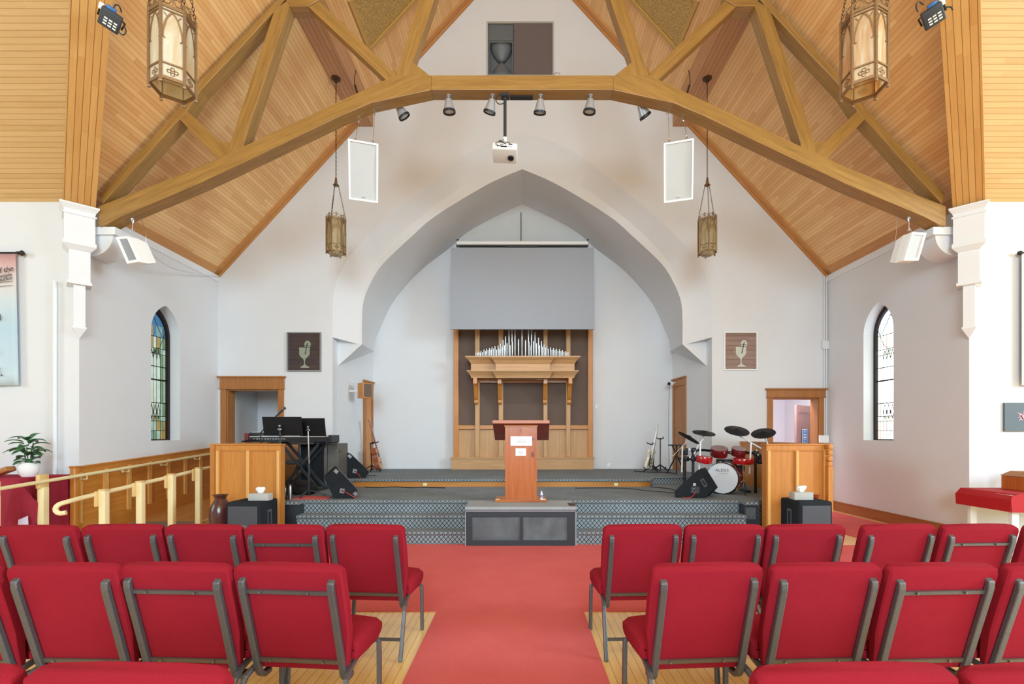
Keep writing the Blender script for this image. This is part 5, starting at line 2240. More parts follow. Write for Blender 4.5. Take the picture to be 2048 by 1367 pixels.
# =====================================================================
# STAGE EQUIPMENT
# =====================================================================
def wedge(label, prof, A, pv, wv, width, plates, group='black floor monitors on the stage', handle=None, mat='black_speaker_carpet', badge=None, cable=None):
    """prof: (p,z) outline of the side panel; pv horizontal axis of the outline, wv width direction"""
    T = thing('floor_monitor', label, 'loudspeaker', A, 0, group)
    pv, wv = Vector(pv).normalized(), Vector(wv).normalized()
    A = Vector(A)

    def P(p, z, w=0):
        return A + pv * p + Vector((0, 0, z)) + wv * w
    m = MB()
    m.prism([P(p, z) for p, z in prof], wv * width)
    part('cabinet', m, mat, T, True, bevel=.006)
    m = MB()
    C_, D_ = prof[2], prof[3]
    n = Vector((-(D_[1] - C_[1]), D_[0] - C_[0]))
    n2 = n.normalized() * .006
    if (n2[0] * (C_[0] - prof[0][0]) + n2[1]) < 0:
        n2 = -n2
    q = [P(C_[0] + (D_[0] - C_[0]) * t + n2[0], C_[1] + (D_[1] - C_[1]) * t + n2[1], w) for t, w in ((.08, .03), (.92, .03), (.92, width - .03), (.08, width - .03))]
    m.prism(q, Vector((pv.x * n2[0], pv.y * n2[0], n2[1])) * .8)
    part('grille', m, 'speaker_grille', T, True)
    for (pc, zc, w, h, mm, ang) in plates:
        ca, sa = math.cos(ang), math.sin(ang)
        pts = [P(pc + a * w / 2 * ca - b * h / 2 * sa, zc + a * w / 2 * sa + b * h / 2 * ca) - wv * .006 for a, b in ((-1, -1), (1, -1), (1, 1), (-1, 1))]
        m = MB()
        m.prism(pts, wv * .006)
        part('jack_plate' if mm != 'brushed_steel_corner' else 'corner_guard', m, 'brushed_steel' if mm == 'brushed_steel_corner' else mm, T, True)
        if mm == 'brushed_steel':
            m = MB()
            c = P(pc, zc) - wv * .008
            m.tube([c, c - wv * .03], .012, 8)
            part('jack_socket', m, 'black_plastic', T, True)
    if cable:
        m = MB()
        m.tube(smoothline([P(p, z, w) for p, z, w in cable], 16), .006, 6)
        part('red_cable', m, plain('red_cable_rubber', C(190, 50, 44), .5) if 'red_cable_rubber' not in MATS else MATS['red_cable_rubber'], T, True, smooth=True)
    return T


P1 = [(0, 0), (.27, 0), (.335, .11), (.02, .46), (-.14, .31)]
A1 = Vector(((668 - CX) * 7.05 / F, 7.05, ZS))
wedge('black floor monitor at the front left of the stage with a red cable plugged in', P1, A1, (1, .10, 0), (-.36, .93, 0), .42,
      [(.115, .115, .065, .07, 'brushed_steel', -.2), (.03, .40, .06, .05, 'brushed_steel_corner', -.75), (.30, .07, .05, .05, 'brushed_steel_corner', -.85)],
      cable=[(.13, .11, -.02), (.2, .08, -.05), (.28, .03, -.04), (.32, .006, .0)])
A2 = Vector(((696 - CX) * 8.80 / F, 8.80, ZU))
wedge('black floor monitor standing further back on the left upper step', [(p * 1.12, z * 1.0) for p, z in P1], A2, (1, .12, 0), (-.40, .92, 0), .38,
      [(.12, .13, .07, .07, 'brushed_steel', -.2), (.03, .40, .07, .05, 'brushed_steel_corner', -.75)],
      cable=[(.13, .12, -.02), (.18, .07, -.05), (.22, .01, -.07), (.24, -.05, -.10)])
P3 = [(0, 0), (-.42, 0), (-.425, .09), (-.07, .43), (.115, .12)]
A3 = Vector(((1409 - CX) * 7.12 / F, 7.12, ZS))
wedge('black floor monitor on the right of the stage in front of the bass drum', P3, A3, (1, -.16, 0), (.52, .85, 0), .45,
      [(-.13, .12, .12, .10, 'charcoal_frame', -.05), (-.14, .115, .05, .06, 'brushed_steel', -.05), (-.14, .20, .04, .04, 'light_grey_mesh', 0)],
      cable=[(-.13, .10, -.02), (-.14, .05, -.05), (-.20, .01, -.05), (-.3, .005, -.03)])
m = MB()
pv = Vector((1, -.16, 0)).normalized()
wv = Vector((.52, .85, 0)).normalized()


def q3(p, z, w=-.004):
    return A3 + pv * p + Vector((0, 0, z)) + wv * w


hp = [(-.055, .215), (.035, .165), (.05 - .03, .30 - .02), (-.04, .32)]
hp = [(.0, .16), (.045, .185), (-.015, .295), (-.062, .265)]
ii = [(.002, .185), (.024, .195), (-.018, .270), (-.040, .256)]
m.prism([q3(*p) for p in hp], -wv * .006, holes=[[q3(*p) for p in ii]])
mon = [o for o in bpy.data.objects if o.name.startswith('floor_monitor') and 'bass drum' in o.get('label', '')][0]
part('carry_handle', m, 'speaker_grille', mon, True)


def subwoofer(label, px0, px1, Y, ztop, face_side, yaw):
    """big black speaker; grille face and side handle face visible"""
    X0_, X1_ = (px0 - CX) * Y / F, (px1 - CX) * Y / F
    xc = (X0_ + X1_) / 2
    T = thing('floor_speaker', label, 'loudspeaker', (xc, Y + .3, 0), 0, 'large black speakers below the stage screens')
    w, d, h = X1_ - X0_, .40, ztop
    R = Matrix.Translation((xc, Y + d / 2, 0)) @ Matrix.Rotation(yaw, 4, 'Z')
    m = MB()
    prof = [(-w / 2, -d / 2), (w / 2, -d / 2), (w / 2, d / 2), (-w / 2, d / 2)]
    m.rbox(w, d, h, .02, c=(0, 0, h / 2), M=R)
    part('cabinet', m, 'black_speaker_carpet', T, True, smooth=True)
    m = MB()
    if face_side < 0:
        m.box(-w / 2 + .03, w / 2 - .03, -d / 2 - .012, -d / 2, .03, h - .05, M=R)
    else:
        m.box(-w / 2 + .03, w / 2 - .03, -d / 2 - .012, -d / 2, .03, h - .05, M=R)
    part('grille', m, 'speaker_grille', T, True, bevel=.01)
    m = MB()
    m.lathe([(.10, 0), (.09, .004), (.04, .007), (.001, .008)], (0, 0, 0), 24, M=R @ Matrix.Translation((.0, -d / 2 - .012, h * .42)) @ Matrix.Rotation(PI / 2, 4, 'X'))
    part('driver_cone', m, plain('driver_grey', C(92, 95, 100), .6), T, True, smooth=True)
    m = MB()
    sx = w / 2 if face_side < 0 else -w / 2
    sg = 1 if face_side < 0 else -1
    m.prism([(sx, -.045, h * .42), (sx, .045, h * .42), (sx, .045, h * .82), (sx, -.045, h * .82)], (sg * .006, 0, 0), holes=[[(sx, -.03, h * .46), (sx, .03, h * .46), (sx, .03, h * .78), (sx, -.03, h * .78)]], M=R)
    part('carry_handle', m, 'paper_white' if False else 'brushed_steel', T, True)
    m = MB()
    m.box(min(sx, sx + sg * .003), max(sx, sx + sg * .003), -.03, .03, h * .46, h * .78, M=R)
    part('handle_recess', m, 'black_gloss', T, True)
    return T


subwoofer('large black speaker at the foot of the left oak screen, tissue box on top', 452, 522, 5.80, .635, -1, D(-2))
subwoofer('large black speaker at the foot of the right oak screen, tissue box on top', 1597, 1665, 5.80, .645, 1, D(2))


def tissue_box(label, px0, px1, py_top, py_bot, Y, z):
    x0, x1 = (px0 - CX) * Y / F, (px1 - CX) * Y / F
    h = (py_bot - py_top) * Y / F
    T = thing('tissue_box', label, 'tissue box', ((x0 + x1) / 2, Y + .06, z), 0, 'tissue boxes on the black speakers')
    m = MB()
    m.rbox(x1 - x0, .12, h, .004, c=(0, 0, h / 2))
    part('carton', m, 'tissue_box_linen', T, smooth=True)
    rows = []
    m = MB()
    rr = random.Random(px0)
    n = 18
    for j, (r, zz) in enumerate(((.022, h - .005), (.030, h + .02), (.045, h + .045), (.050, h + .065), (.03, h + .075), (.004, h + .07))):
        rows.append([Vector(((r + rr.uniform(-.008, .008)) * 1.2 * math.cos(2 * PI * k / n), (r + rr.uniform(-.006, .006)) * .5 * math.sin(2 * PI * k / n), zz + rr.uniform(-.008, .008) * (j > 0))) for k in range(n)])
    m.loft(rows, True, True)
    part('tissue', m, 'paper_white', T, smooth='all')
    return T


tissue_box('grey tissue box on the left black speaker', 496, 536, 989, 1003, 5.93, .635)
tissue_box('grey tissue box on the right black speaker', 1589, 1627, 983, 998, 5.93, .645)
# little wooden goblet stand on right speaker
gx = (1650 - CX) * 6.1 / F
T = thing('wooden_stand', 'small reddish wooden pedestal bowl beside the right speaker', 'bowl', (gx + .0, 6.36, 0))
m = MB()
m.lathe([(.11, 0), (.11, .02), (.03, .05), (.022, .3), (.03, .56), (.045, .60), (.075, .63), (.085, .665), (.078, .665), (.001, .64)], seg=20)
part('turned_stand', m, 'dark_cedar', T, smooth=True)
m = MB()
m.lathe([(.080, .645), (.082, .667), (.001, .668)], seg=20)
part('bowl_rim', m, 'red_cedar', T, smooth=True)

# brown vase
vx = (441 - CX) * 6.1 / F
T = thing('floor_vase', 'tall glazed dark brown vase standing left of the left black speaker', 'vase', (vx, 6.1, 0))
m = MB()
m.lathe([(.07, 0), (.085, .02), (.10, .2), (.13, .42), (.125, .52), (.085, .60), (.062, .64), (.075, .675), (.098, .69), (.090, .69), (.06, .655), (.05, .63)], seg=28)
part('vase_body', m, 'brown_glaze', T, smooth=True)

# keyboard
YK = 8.0
kx0, kx1 = (489 - CX) * YK / F, (664 - CX) * YK / F
zk = CH - (884 - CY) * YK / F
T = thing('keyboard', 'black stage keyboard behind the black music stands on the left of the stage', 'keyboard', ((kx0 + kx1) / 2, YK, zk))
m = MB()
m.box(kx0 + .06, kx1 - .06, YK, YK + .32, zk, zk + .09)
part('case', m, 'charcoal_frame', T, True, bevel=.008)
m = MB()
m.box(kx0, kx0 + .06, YK - .01, YK + .33, zk - .005, zk + .15)
part('end_cheek', m, plain('maroon_cheek', C(120, 44, 46), .4), T, True, bevel=.006)
m = MB()
m.box(kx1 - .06, kx1, YK - .01, YK + .33, zk - .005, zk + .12)
part('end_cheek', m, 'charcoal_frame', T, True, bevel=.006)
m = MB()
m.box(kx0 + .2, kx0 + .60, YK - .006, YK, zk + .045, zk + .065)
text_part('brand_print', 'PIANO   SYNTH   ORGAN', .03, face_M((kx0 + .62, YK - .006, zk + .06), (1, 0, 0)), 'light_grey_mesh', T, .001) if False else None
m.b.clear()
for i in range(12):
    x = kx0 + .15 + i * .045
    m.box(x, x + (.03 if i % 3 else .018), YK - .004, YK + .002, zk + .05, zk + .062)
part('panel_marks', m, 'light_grey_mesh', T, True)
m = MB()
m.box(kx0 + .07, kx1 - .07, YK + .02, YK + .18, zk + .09, zk + .10)
part('keys', m, 'paper_white', T, True)
for x0, x1 in ((kx0 + .10, kx0 + .28), (kx0 + .78, kx0 + 1.15)):
    m = MB()
    m.box(x0, x1, YK + .0, YK + .12, zk - .035, zk - .003)
    part('underside_plate', m, 'speaker_grille', T, True, bevel=.005)
# mixer and small things on the keyboard
T = thing('mixer', 'small grey mixer with knobs lying on the left end of the keyboard', 'mixer', (kx0 + .18, YK + .15, zk + .10))
m = MB()
m.rbox(.26, .20, .05, .008, c=(0, 0, .035))
part('mixer_body', m, 'charcoal_frame', T, smooth=True)
m = MB()
for i in range(6):
    for j in range(2):
        m.lathe([(.009, 0), (.008, .02), (.001, .021)], (-.1 + i * .04, -.06 + j * .08, .058), 8)
part('knob', m, 'light_grey_mesh', T)
m = MB()
bx_ = kx0 - .02
m.tube(smoothline([(bx_, YK - .05, zk + .01), (bx_ + .15, YK - .04, zk + .04), (bx_ + .3, YK - .03, zk + .03), (bx_ + .45, YK - .02, zk - .04), (bx_ + .62, YK - .02, zk - .06)], 20), .012, 6)
m.tube(smoothline([(bx_, YK - .07, zk - .03), (bx_ + .2, YK - .06, zk - .01), (bx_ + .5, YK - .04, zk - .05), (bx_ + .9, YK - .02, zk - .02)], 20), .008, 6)
tag(part('cable_bundle', m, 'black_plastic', smooth=True), 'black cables drooping in front of the keyboard', 'cables')
m = MB()
m.tube([(kx1 - .12, YK + .25, zk + .10), (kx1 + .02, YK + .2, zk + .23)], .006, 6)
m.tube([(kx1 - .10, YK + .2, zk + .10), (kx1 + .03, YK + .15, zk + .19)], .006, 6)
tag(part('drumstick_pair', m, 'white_plastic', smooth=True), 'two thin sticks leaning on the right end of the keyboard', 'sticks')
# X stand
T = thing('keyboard_stand', 'black folding X stand under the keyboard', 'stand', ((kx0 + kx1) / 2 + .15, YK + .1, ZS))
xa_, xb_ = (570 - CX) * YK / F, (632 - CX) * YK / F
for i, (y, a, b) in enumerate(((YK + .0, xa_ - .06, xb_ + .04), (YK + .05, xb_ + .02, xa_ - .08), (YK + .26, xa_ - .06, xb_ + .04), (YK + .31, xb_ + .02, xa_ - .08))):
    m = MB()
    m.bar([(a, y, zk - .035), (b, y, ZS + .03)], .035, .045, side=(0, 1, 0))
    part('stand_leg', m, 'charcoal_frame', T, True, bevel=.004)
m = MB()
m.tube([((xa_ + xb_) / 2 - .02, YK - .05, (zk + ZS) / 2 - .01), ((xa_ + xb_) / 2 - .02, YK + .36, (zk + ZS) / 2 - .01)], .03, 12)
part('pivot_knob', m, 'black_plastic', T, True, smooth=True)
m = MB()
for z in (ZS + .02, zk - .02):
    for x in (xa_ - .08, xb_ + .04):
        m.tube([(x, YK - .04, z), (x, YK + .38, z)], .018, 8)
part('foot_bar', m, 'charcoal_frame', T, True, smooth=True)

# road case
YR = 8.35
rx0, rx1 = (600 - CX) * YR / F, (652 - CX) * YR / F
zr = CH - (884 - CY) * YR / F
T = thing('road_case', 'black equipment road case with aluminium edges behind the keyboard', 'road case', ((rx0 + rx1) / 2, YR, ZS))
m = MB()
m.box(rx0 - .02, rx1, YR, YR + .55, ZS + .0, zr)
part('case_body', m, 'black_speaker_carpet', T, True)
for x in (rx0 - .03, rx1 - .035):
    m = MB()
    m.box(x, x + .045, YR - .012, YR + .02, ZS, zr + .005)
    part('edge_rail', m, 'brushed_steel', T, True, bevel=.004)
m = MB()
m.box(rx0 - .03, rx1 + .01, YR - .012, YR + .02, zr - .02, zr + .01)
m.box(rx0 - .03, rx1 + .01, YR - .012, YR + .02, ZS, ZS + .04)
part('edge_rail', m, 'brushed_steel', T, True)
lidm = plain('case_taupe_panel', C(104, 100, 92), .6)
m = MB()
m.box(rx1 + .012, rx1 + .20, YR + .02, YR + .5, ZS, zr - .02)
part('case_lid', m, lidm, T, True, bevel=.008)
m = MB()
for z in (zr - .18, zr - .42):
    for x in (rx1 + .03, rx1 + .15):
        m.box(x, x + .045, YR + .01, YR + .022, z, z + .055)
part('latch', m, 'brushed_steel', T, True)
m = MB()
m.lathe([(.025, 0), (.02, .01), (.001, .011)], (0, 0, 0), 12, M=Matrix.Translation((rx1 + .20, YR + .1, zr - .16)) @ Matrix.Rotation(PI / 2, 4, 'Y'))
part('case_knob', m, 'black_plastic', T, True)

# music stands
def music_stand(label, px0, px1, py0, py1, pole_px, Y, foot, lip, tilt=.12, chrome_pole=False):
    x0, x1 = (px0 - CX) * Y / F, (px1 - CX) * Y / F
    za, zb_ = CH - (py1 - CY) * Y / F, CH - (py0 - CY) * Y / F
    xp = (pole_px - CX) * Y / F
    T = thing('music_stand', label, 'music stand', (xp, Y, ZS), 0, 'black music stands at the keyboard')
    m = MB()
    a, b = Vector((x0, Y, za)), Vector((x1, Y, za))
    c, d = Vector((x1, Y - tilt, zb_)), Vector((x0, Y - tilt, zb_))
    m.prism([a, b, c, d], (0, .012, 0))
    part('desk', m, 'matte_black', T, True, bevel=.003)
    m = MB()
    m.box(x0, x1, Y, Y + .06, za - .006, za + .004)
    part('lip', m, 'matte_black', T, True)
    m = MB()
    zm = (za + zb_) / 2
    m.tube([(xp, Y - .05, zm - .02), (xp + (0.01), Y - .04, ZS + .45)], .012, 12)
    part('inner_pole', m, 'chrome' if chrome_pole else 'charcoal_frame', T, True, smooth=True)
    m = MB()
    m.tube([(xp + .01, Y - .04, ZS + .50), (xp + .01, Y - .04, ZS + .04)], .016, 12)
    part('outer_pole', m, 'charcoal_frame', T, True, smooth=True)
    m = MB()
    m.sphere((xp, Y - .055, zm), .022, 10)
    m.rbox(.06, .03, .03, .008, c=(xp, Y - .05, zm - .05))
    part('tilt_clamp', m, 'brushed_steel', T, True, smooth=True)
    m = MB()
    if foot == 'tripod':
        for k in range(3):
            a = .4 + 2 * PI * k / 3
            pts = [(xp + .01, Y - .04, ZS + .09), (xp + .01 + .10 * math.cos(a), Y - .04 + .10 * math.sin(a), ZS + .07), (xp + .01 + .24 * math.cos(a), Y - .04 + .24 * math.sin(a), ZS + .012)]
            m.bar(smoothline(pts, 8), .03, .012, side=(math.cos(a + PI / 2), math.sin(a + PI / 2), 0))
    part('tripod_foot', m, 'charcoal_frame', T, True)
    return T


music_stand('black music stand on the left, in front of the keyboard, thin dark pole', 528, 606, 833, 870, 563, 7.15, 'tripod', True, tilt=.06)
music_stand('black music stand on the right, in front of the keyboard, chrome upper pole', 600, 652, 836, 871, 619, 7.35, 'tripod', True, tilt=.06, chrome_pole=True)
# microphone boom
T = thing('microphone', 'black microphone on a boom sticking up behind the music stands', 'microphone', Wp(540, 860, 7.6))
m = MB()
m.tube([Wp(521, 866, 7.6), Wp(531, 853, 7.6), Wp(552, 832, 7.6)], .009, 8)
part('boom_arm', m, 'black_plastic', T, True, smooth=True)
a, b = Wp(551, 833, 7.6), Wp(569, 816, 7.6)
m = MB()
m.tube([a, a.lerp(b, .8)], [.011, .017], 10)
part('microphone_body', m, 'charcoal_frame', T, True, smooth=True)
m = MB()
m.sphere(b, .024, 12)
part('microphone_head', m, 'speaker_grille', T, True, smooth=True)
m = MB()
xq = Wp(521, 866, 7.6)
m.tube([xq, (xq.x, 7.6, ZS + .02)], .010, 8)
m.lathe([(.12, 0), (.11, .02), (.001, .03)], (xq.x, 7.6, ZS), 18)
part('microphone_stand', m, 'black_plastic', T, True, smooth=True)
# bottles, bag, red rug, on the stage by the left screen
Y = 6.98
for lb, px, mt, h, r in (('tall brushed steel flask standing on the stage edge beside the oak screen', 580, 'brushed_steel', .215, .027), ('black flask standing on the stage edge right against the oak screen', 570, 'black_gloss', .20, .03)):
    x = (px - CX) * Y / F
    T = thing('flask', lb, 'flask', (x, Y, ZS + .0), 0)
    m = MB()
    m.lathe([(.001, 0), (r, 0), (r, h * .8), (r * .8, h * .9)], seg=18)
    part('flask_body', m, mt, T, smooth=True)
    m = MB()
    m.lathe([(r * .75, h * .88), (r * .75, h), (.001, h)], seg=18)
    part('flask_cap', m, 'brushed_steel' if mt != 'black_gloss' else 'black_plastic', T, smooth=True)
m = MB()
m.rbox(.42, .26, .16, .05, c=(Wp(598, 960, 7.55).x, 7.62, ZS + .08), seg=4)
m.rbox(.22, .2, .10, .04, c=(Wp(598, 960, 7.55).x + .06, 7.58, ZS + .17), seg=4)
tag(part('gear_bag', m, plain('black_nylon', C(34, 34, 36), .8, noise=.4, nscale=16, bump=.6), smooth=True), 'soft black gear bag lying under the keyboard stand', 'bag')
m = MB()
m.prism([(Wp(585, 0, 7.0).x, 6.98, ZS), (Wp(655, 0, 7.0).x, 6.98, ZS), (Wp(660, 0, 7.2).x, 7.28, ZS), (Wp(590, 0, 7.2).x, 7.4, ZS)], (0, 0, .006))
tag(part('red_mat', m, 'red_carpet'), 'small red mat on the stage under the music stands', 'mat')
# stool / amp behind stand
T = thing('keyboard_stool', 'grey padded stool behind the X stand', 'stool', (Wp(588, 0, 8.3).x, 8.45, ZS))
m = MB()
m.rbox(.3, .3, .08, .03, c=(0, 0, .46))
part('cushion', m, 'speaker_grille', T, smooth=True)
m = MB()
for a in range(4):
    m.tube([(0, 0, .44), (.16 * math.cos(a * PI / 2 + .4), .16 * math.sin(a * PI / 2 + .4), .0)], .014, 8)
part('stool_legs', m, 'charcoal_frame', T, smooth=True)

# cables on the floor of the stage
def floor_cable(label, pts, z, r=.006, mat='black_plastic'):
    m = MB()
    P = []
    for px, py in pts:
        Y = (CH - z - r) * F / (py - CY)
        P.append(Vector(((px - CX) * Y / F, Y, z + r)))
    m.tube(smoothline(P, 8 * len(pts)), r, 6)
    tag(part('stage_cable', m, mat, smooth=True), label, 'cable')


floor_cable('black cable running along the foot of the upper step, left part', [(730, 973.5), (760, 974), (790, 973), (820, 974.5), (850, 974), (890, 975)], ZS, .008)
floor_cable('black cable lying across the right side of the stage near the floor monitor', [(1150, 975.5), (1220, 975), (1262, 977), (1300, 981), (1355, 985)], ZS, .006)
floor_cable('second cable on the right of the stage, ending at the floor monitor', [(1300, 973), (1325, 975), (1340, 977), (1358, 982)], ZS, .007)
floor_cable('dark cable on the upper step floor between the left guitar and the monitor', [(690, 946), (715, 946), (740, 950), (752, 951)], ZU, .007)
floor_cable('thin cable lying on the right upper step floor near the white guitar', [(1268, 941), (1290, 943), (1330, 944), (1350, 946)], ZU, .010)

# =====================================================================
# GUITARS
# =====================================================================
def guitar_body_outline(k=1.0, electric=False):
    pts = []
    if not electric:
        ctl = [(0, 0), (.17, .02), (.20, .12), (.155, .24), (.125, .29), (.145, .36), (.14, .43), (.07, .47), (0, .475)]
    else:
        ctl = [(0, .02), (.14, 0), (.165, .10), (.12, .20), (.125, .27), (.165, .36), (.13, .42), (.07, .36), (0, .36)]
    for x, z in ctl:
        pts.append(Vector((x * k, 0, z * k)))
    L = smoothline(pts, 18)
    R_ = [Vector((-p.x, 0, p.z)) for p in L[::-1][1:-1]]
    return L + R_


def guitar(label, base, R, body_mat, top_mat, neck_mat, thick, electric):
    T = thing('electric_guitar' if electric else 'acoustic_guitar', label, 'guitar', base)
    M = Matrix.Translation(base) @ R
    m = MB()
    m.prism(guitar_body_outline(1, electric), (0, thick, 0), M=M)
    part('body', m, body_mat, T, True, grain=(0, 0, 1), bevel=.006)
    m = MB()
    m.prism([p * .985 + Vector((0, 0, .004)) for p in guitar_body_outline(1, electric)], (0, -.004, 0), M=M)
    part('soundboard', m, top_mat, T, True)
    if not electric:
        m = MB()
        m.lathe([(.05, 0), (.05, .006), (.001, .007)], (0, 0, 0), 20, M=M @ Matrix.Translation((0, -.004, .31)) @ Matrix.Rotation(PI / 2, 4, 'X'))
        m.box(-.08, .08, -.016, -.004, .13, .15, M=M)
        part('bridge_and_rose', m, 'dark_ink', T, True)
        zz = .46
    else:
        m = MB()
        for z in (.12, .20):
            m.box(-.035, .035, -.014, -.004, z, z + .03, M=M)
        m.box(-.05, .05, -.012, -.004, .05, .07, M=M)
        part('pickup', m, 'chrome', T, True)
        m = MB()
        m.prism([Vector(p) for p in ((-.10, -.004, .08), (-.03, -.004, .05), (-.04, -.004, .30), (-.09, -.004, .30))], (0, -.004, 0), M=M)
        part('pickguard', m, 'black_gloss', T, True)
        zz = .34
    m = MB()
    m.box(-.024, .024, -.02, .008, zz - .1, zz + .46, M=M)
    part('neck', m, neck_mat, T, True, grain=(0, 0, 1))
    m = MB()
    m.prism([Vector(p) for p in ((-.022, -.012, zz + .46), (.022, -.012, zz + .46), (.04, -.002, zz + .64), (-.036, -.002, zz + .64))], (0, .014, 0), M=M)
    part('headstock', m, neck_mat, T, True)
    m = MB()
    for i in range(3):
        for s in (-1, 1):
            m.sphere(M @ Vector((s * .045, .004, zz + .5 + i * .05)), .010, 6)
    part('tuner', m, 'chrome', T, True)
    m = MB()
    for i in range(6):
        x = -.017 + i * .007
        m.tube([M @ Vector((x, -.02, .13)), M @ Vector((x * .8, -.024, zz + .46))], .0007, 3)
    part('strings', m, 'chrome', T, True)
    return T


def guitar_stand(label, base, h, yaw, col='black_plastic'):
    T = thing('guitar_stand', label, 'stand', base, yaw, 'guitar stands at the back of the stage')
    m = MB()
    m.tube([(0, .06, .05), (0, .10, h)], .012, 8)
    part('stand_pole', m, col, T, smooth=True)
    m = MB()
    m.tube(smoothline([(-.07, -.06, h + .02), (-.06, .04, h - .01), (0, .09, h - .02), (.06, .04, h - .01), (.07, -.06, h + .02)], 14), .012, 8)
    part('neck_yoke', m, col, T, smooth=True)
    m = MB()
    for a in (-.6, PI + .6, PI / 2):
        m.tube([(0, .07, .14), (.22 * math.cos(a), .07 + .22 * math.sin(a) * (1 if a > 1 and a < 2 else .9), .012)], .012, 8)
    m.tube(smoothline([(-.12, -.10, .10), (-.11, -.02, .05), (0, .05, .12), (.11, -.02, .05), (.12, -.10, .10)], 14), .012, 8)
    part('stand_feet', m, col, T, smooth=True)
    return T


YGt = 10.35
b = Vector((Wp(764, 0, YGt).x, YGt, ZU + .06))
R = Matrix.Rotation(D(-15), 4, 'Y') @ Matrix.Rotation(D(97), 4, 'Z')
guitar('acoustic guitar seen from the side leaning on a stand by the left chancel door', b, R, gtb, 'pale_oak', 'dark_cedar', .11, False)
guitar_stand('black guitar stand holding the acoustic guitar on the left', (Wp(749, 0, YGt).x, YGt - .02, ZU), .62, D(70))
b = Vector((Wp(1297, 0, 10.2).x, 10.15, ZU + .07))
R = Matrix.Rotation(D(11), 4, 'Y') @ Matrix.Rotation(D(52), 4, 'Z')
guitar('cream electric guitar on a stand at the right of the chancel', b, R, 'cream_guitar_lacquer', 'cream_guitar_lacquer', 'white_plastic', .045, True)
guitar_stand('black guitar stand holding the cream electric guitar', (Wp(1303, 0, 10.2).x, 10.2, ZU), .60, D(-50))
guitar_stand('empty tall black guitar stand right of the cream guitar', (Wp(1320, 0, 10.5).x, 10.5, ZU), .72, D(-20))
T = thing('folding_tripod', 'small black folding tripod in front of the right chancel door', 'tripod', (Wp(1353, 0, 9.7).x, 9.7, ZU))
m = MB()
zt = CH - (890 - CY) * 9.7 / F - ZU
for a in (0.3, 2.4, 4.4):
    m.tube([(-.10 * math.cos(a), -.10 * math.sin(a), zt), (.20 * math.cos(a), .20 * math.sin(a), 0.012)], .014, 8)
part('tripod_legs', m, 'black_plastic', T, smooth=True)
m = MB()
m.box(-.14, .14, -.1, .1, zt - .01, zt + .015)
part('tripod_top', m, 'black_plastic', T)

# wall speaker and camera on the chancel side walls
Yw = 10.0
xw = XJ[-1] + (XA[-1] - XJ[-1]) * (Yw - YG) / (YA - YG)
c = Wp(730, 781, 9.9)
T = thing('wall_speaker', 'small wooden speaker box mounted on the left chancel wall above the door', 'loudspeaker', c)
m = MB()
R = Matrix.Translation(c) @ Matrix.Rotation(D(-40), 4, 'Z')
m.rbox(.20, .22, .31, .006, M=R)
part('speaker_box', m, 'golden_oak', T, True, grain=(0, 0, 1), smooth=True)
m = MB()
m.box(.101, .106, -.09, .09, -.135, .135, M=R)
part('speaker_cloth', m, 'brown_grille_cloth', T, True)
m = MB()
m.tube([c, (xw - .0, Yw, c.z)], .02, 8)
part('wall_arm', m, 'paper_white', T, True)
m = MB()
m.tube([Wp(700, 763, 9.9), Wp(717, 763, 9.9)], .004, 6)
part('speaker_wire', m, 'paper_white', T, True)
c = Wp(1341, 767, 10.85)
c.x = min(c.x, XA[1] - .06)
T = thing('wall_camera', 'small white camera with a black lens on the right chancel wall, cable hanging down', 'camera', c)
m = MB()
m.rbox(.11, .09, .08, .02, c=c)
m.tube([c, c + Vector((.12, .05, .03))], .015, 8)
part('camera_body', m, 'white_plastic', T, True, smooth=True)
m = MB()
m.lathe([(.035, 0), (.035, .03), (.001, .032)], c + Vector((-.05, -.04, -.01)), 14, M=Matrix.Rotation(D(70), 4, 'X'))
part('camera_lens', m, 'black_plastic', T, True, smooth=True)
m = MB()
m.tube(smoothline([c + Vector((-.02, 0, -.04)), c + Vector((-.035, 0, -.5)), c + Vector((-.04, 0, -1.2)), c + Vector((-.03, .0, c.z * 0 - 1.85))], 20), .005, 6)
part('cable', m, 'speaker_grille', T, True)
# outlets
for px, py, Y, lb in ((1193, 813, YA - .01, 'small white socket on the chancel wall right of the organ'), (1218, 931, YA - .01, 'white socket near the floor right of the organ')):
    c = Wp(px, py, Y)
    m = MB()
    m.rbox(.07, .012, .10, .003, c=c)
    tag(part('wall_socket', m, 'white_plastic', smooth=True), lb, 'socket')

# =====================================================================
# DRUM KIT
# =====================================================================
YD = 7.6
c = Vector(((1444 - CX) * YD / F, YD, ZS + .25))
yaw = D(-36)
T = thing('bass_drum', 'red electronic bass drum with a large white front head', 'drum', (c.x, c.y, ZS), 0, 'drums of the kit')
RB = Matrix.Translation(c) @ Matrix.Rotation(yaw, 4, 'Z') @ Matrix.Rotation(PI / 2, 4, 'X')
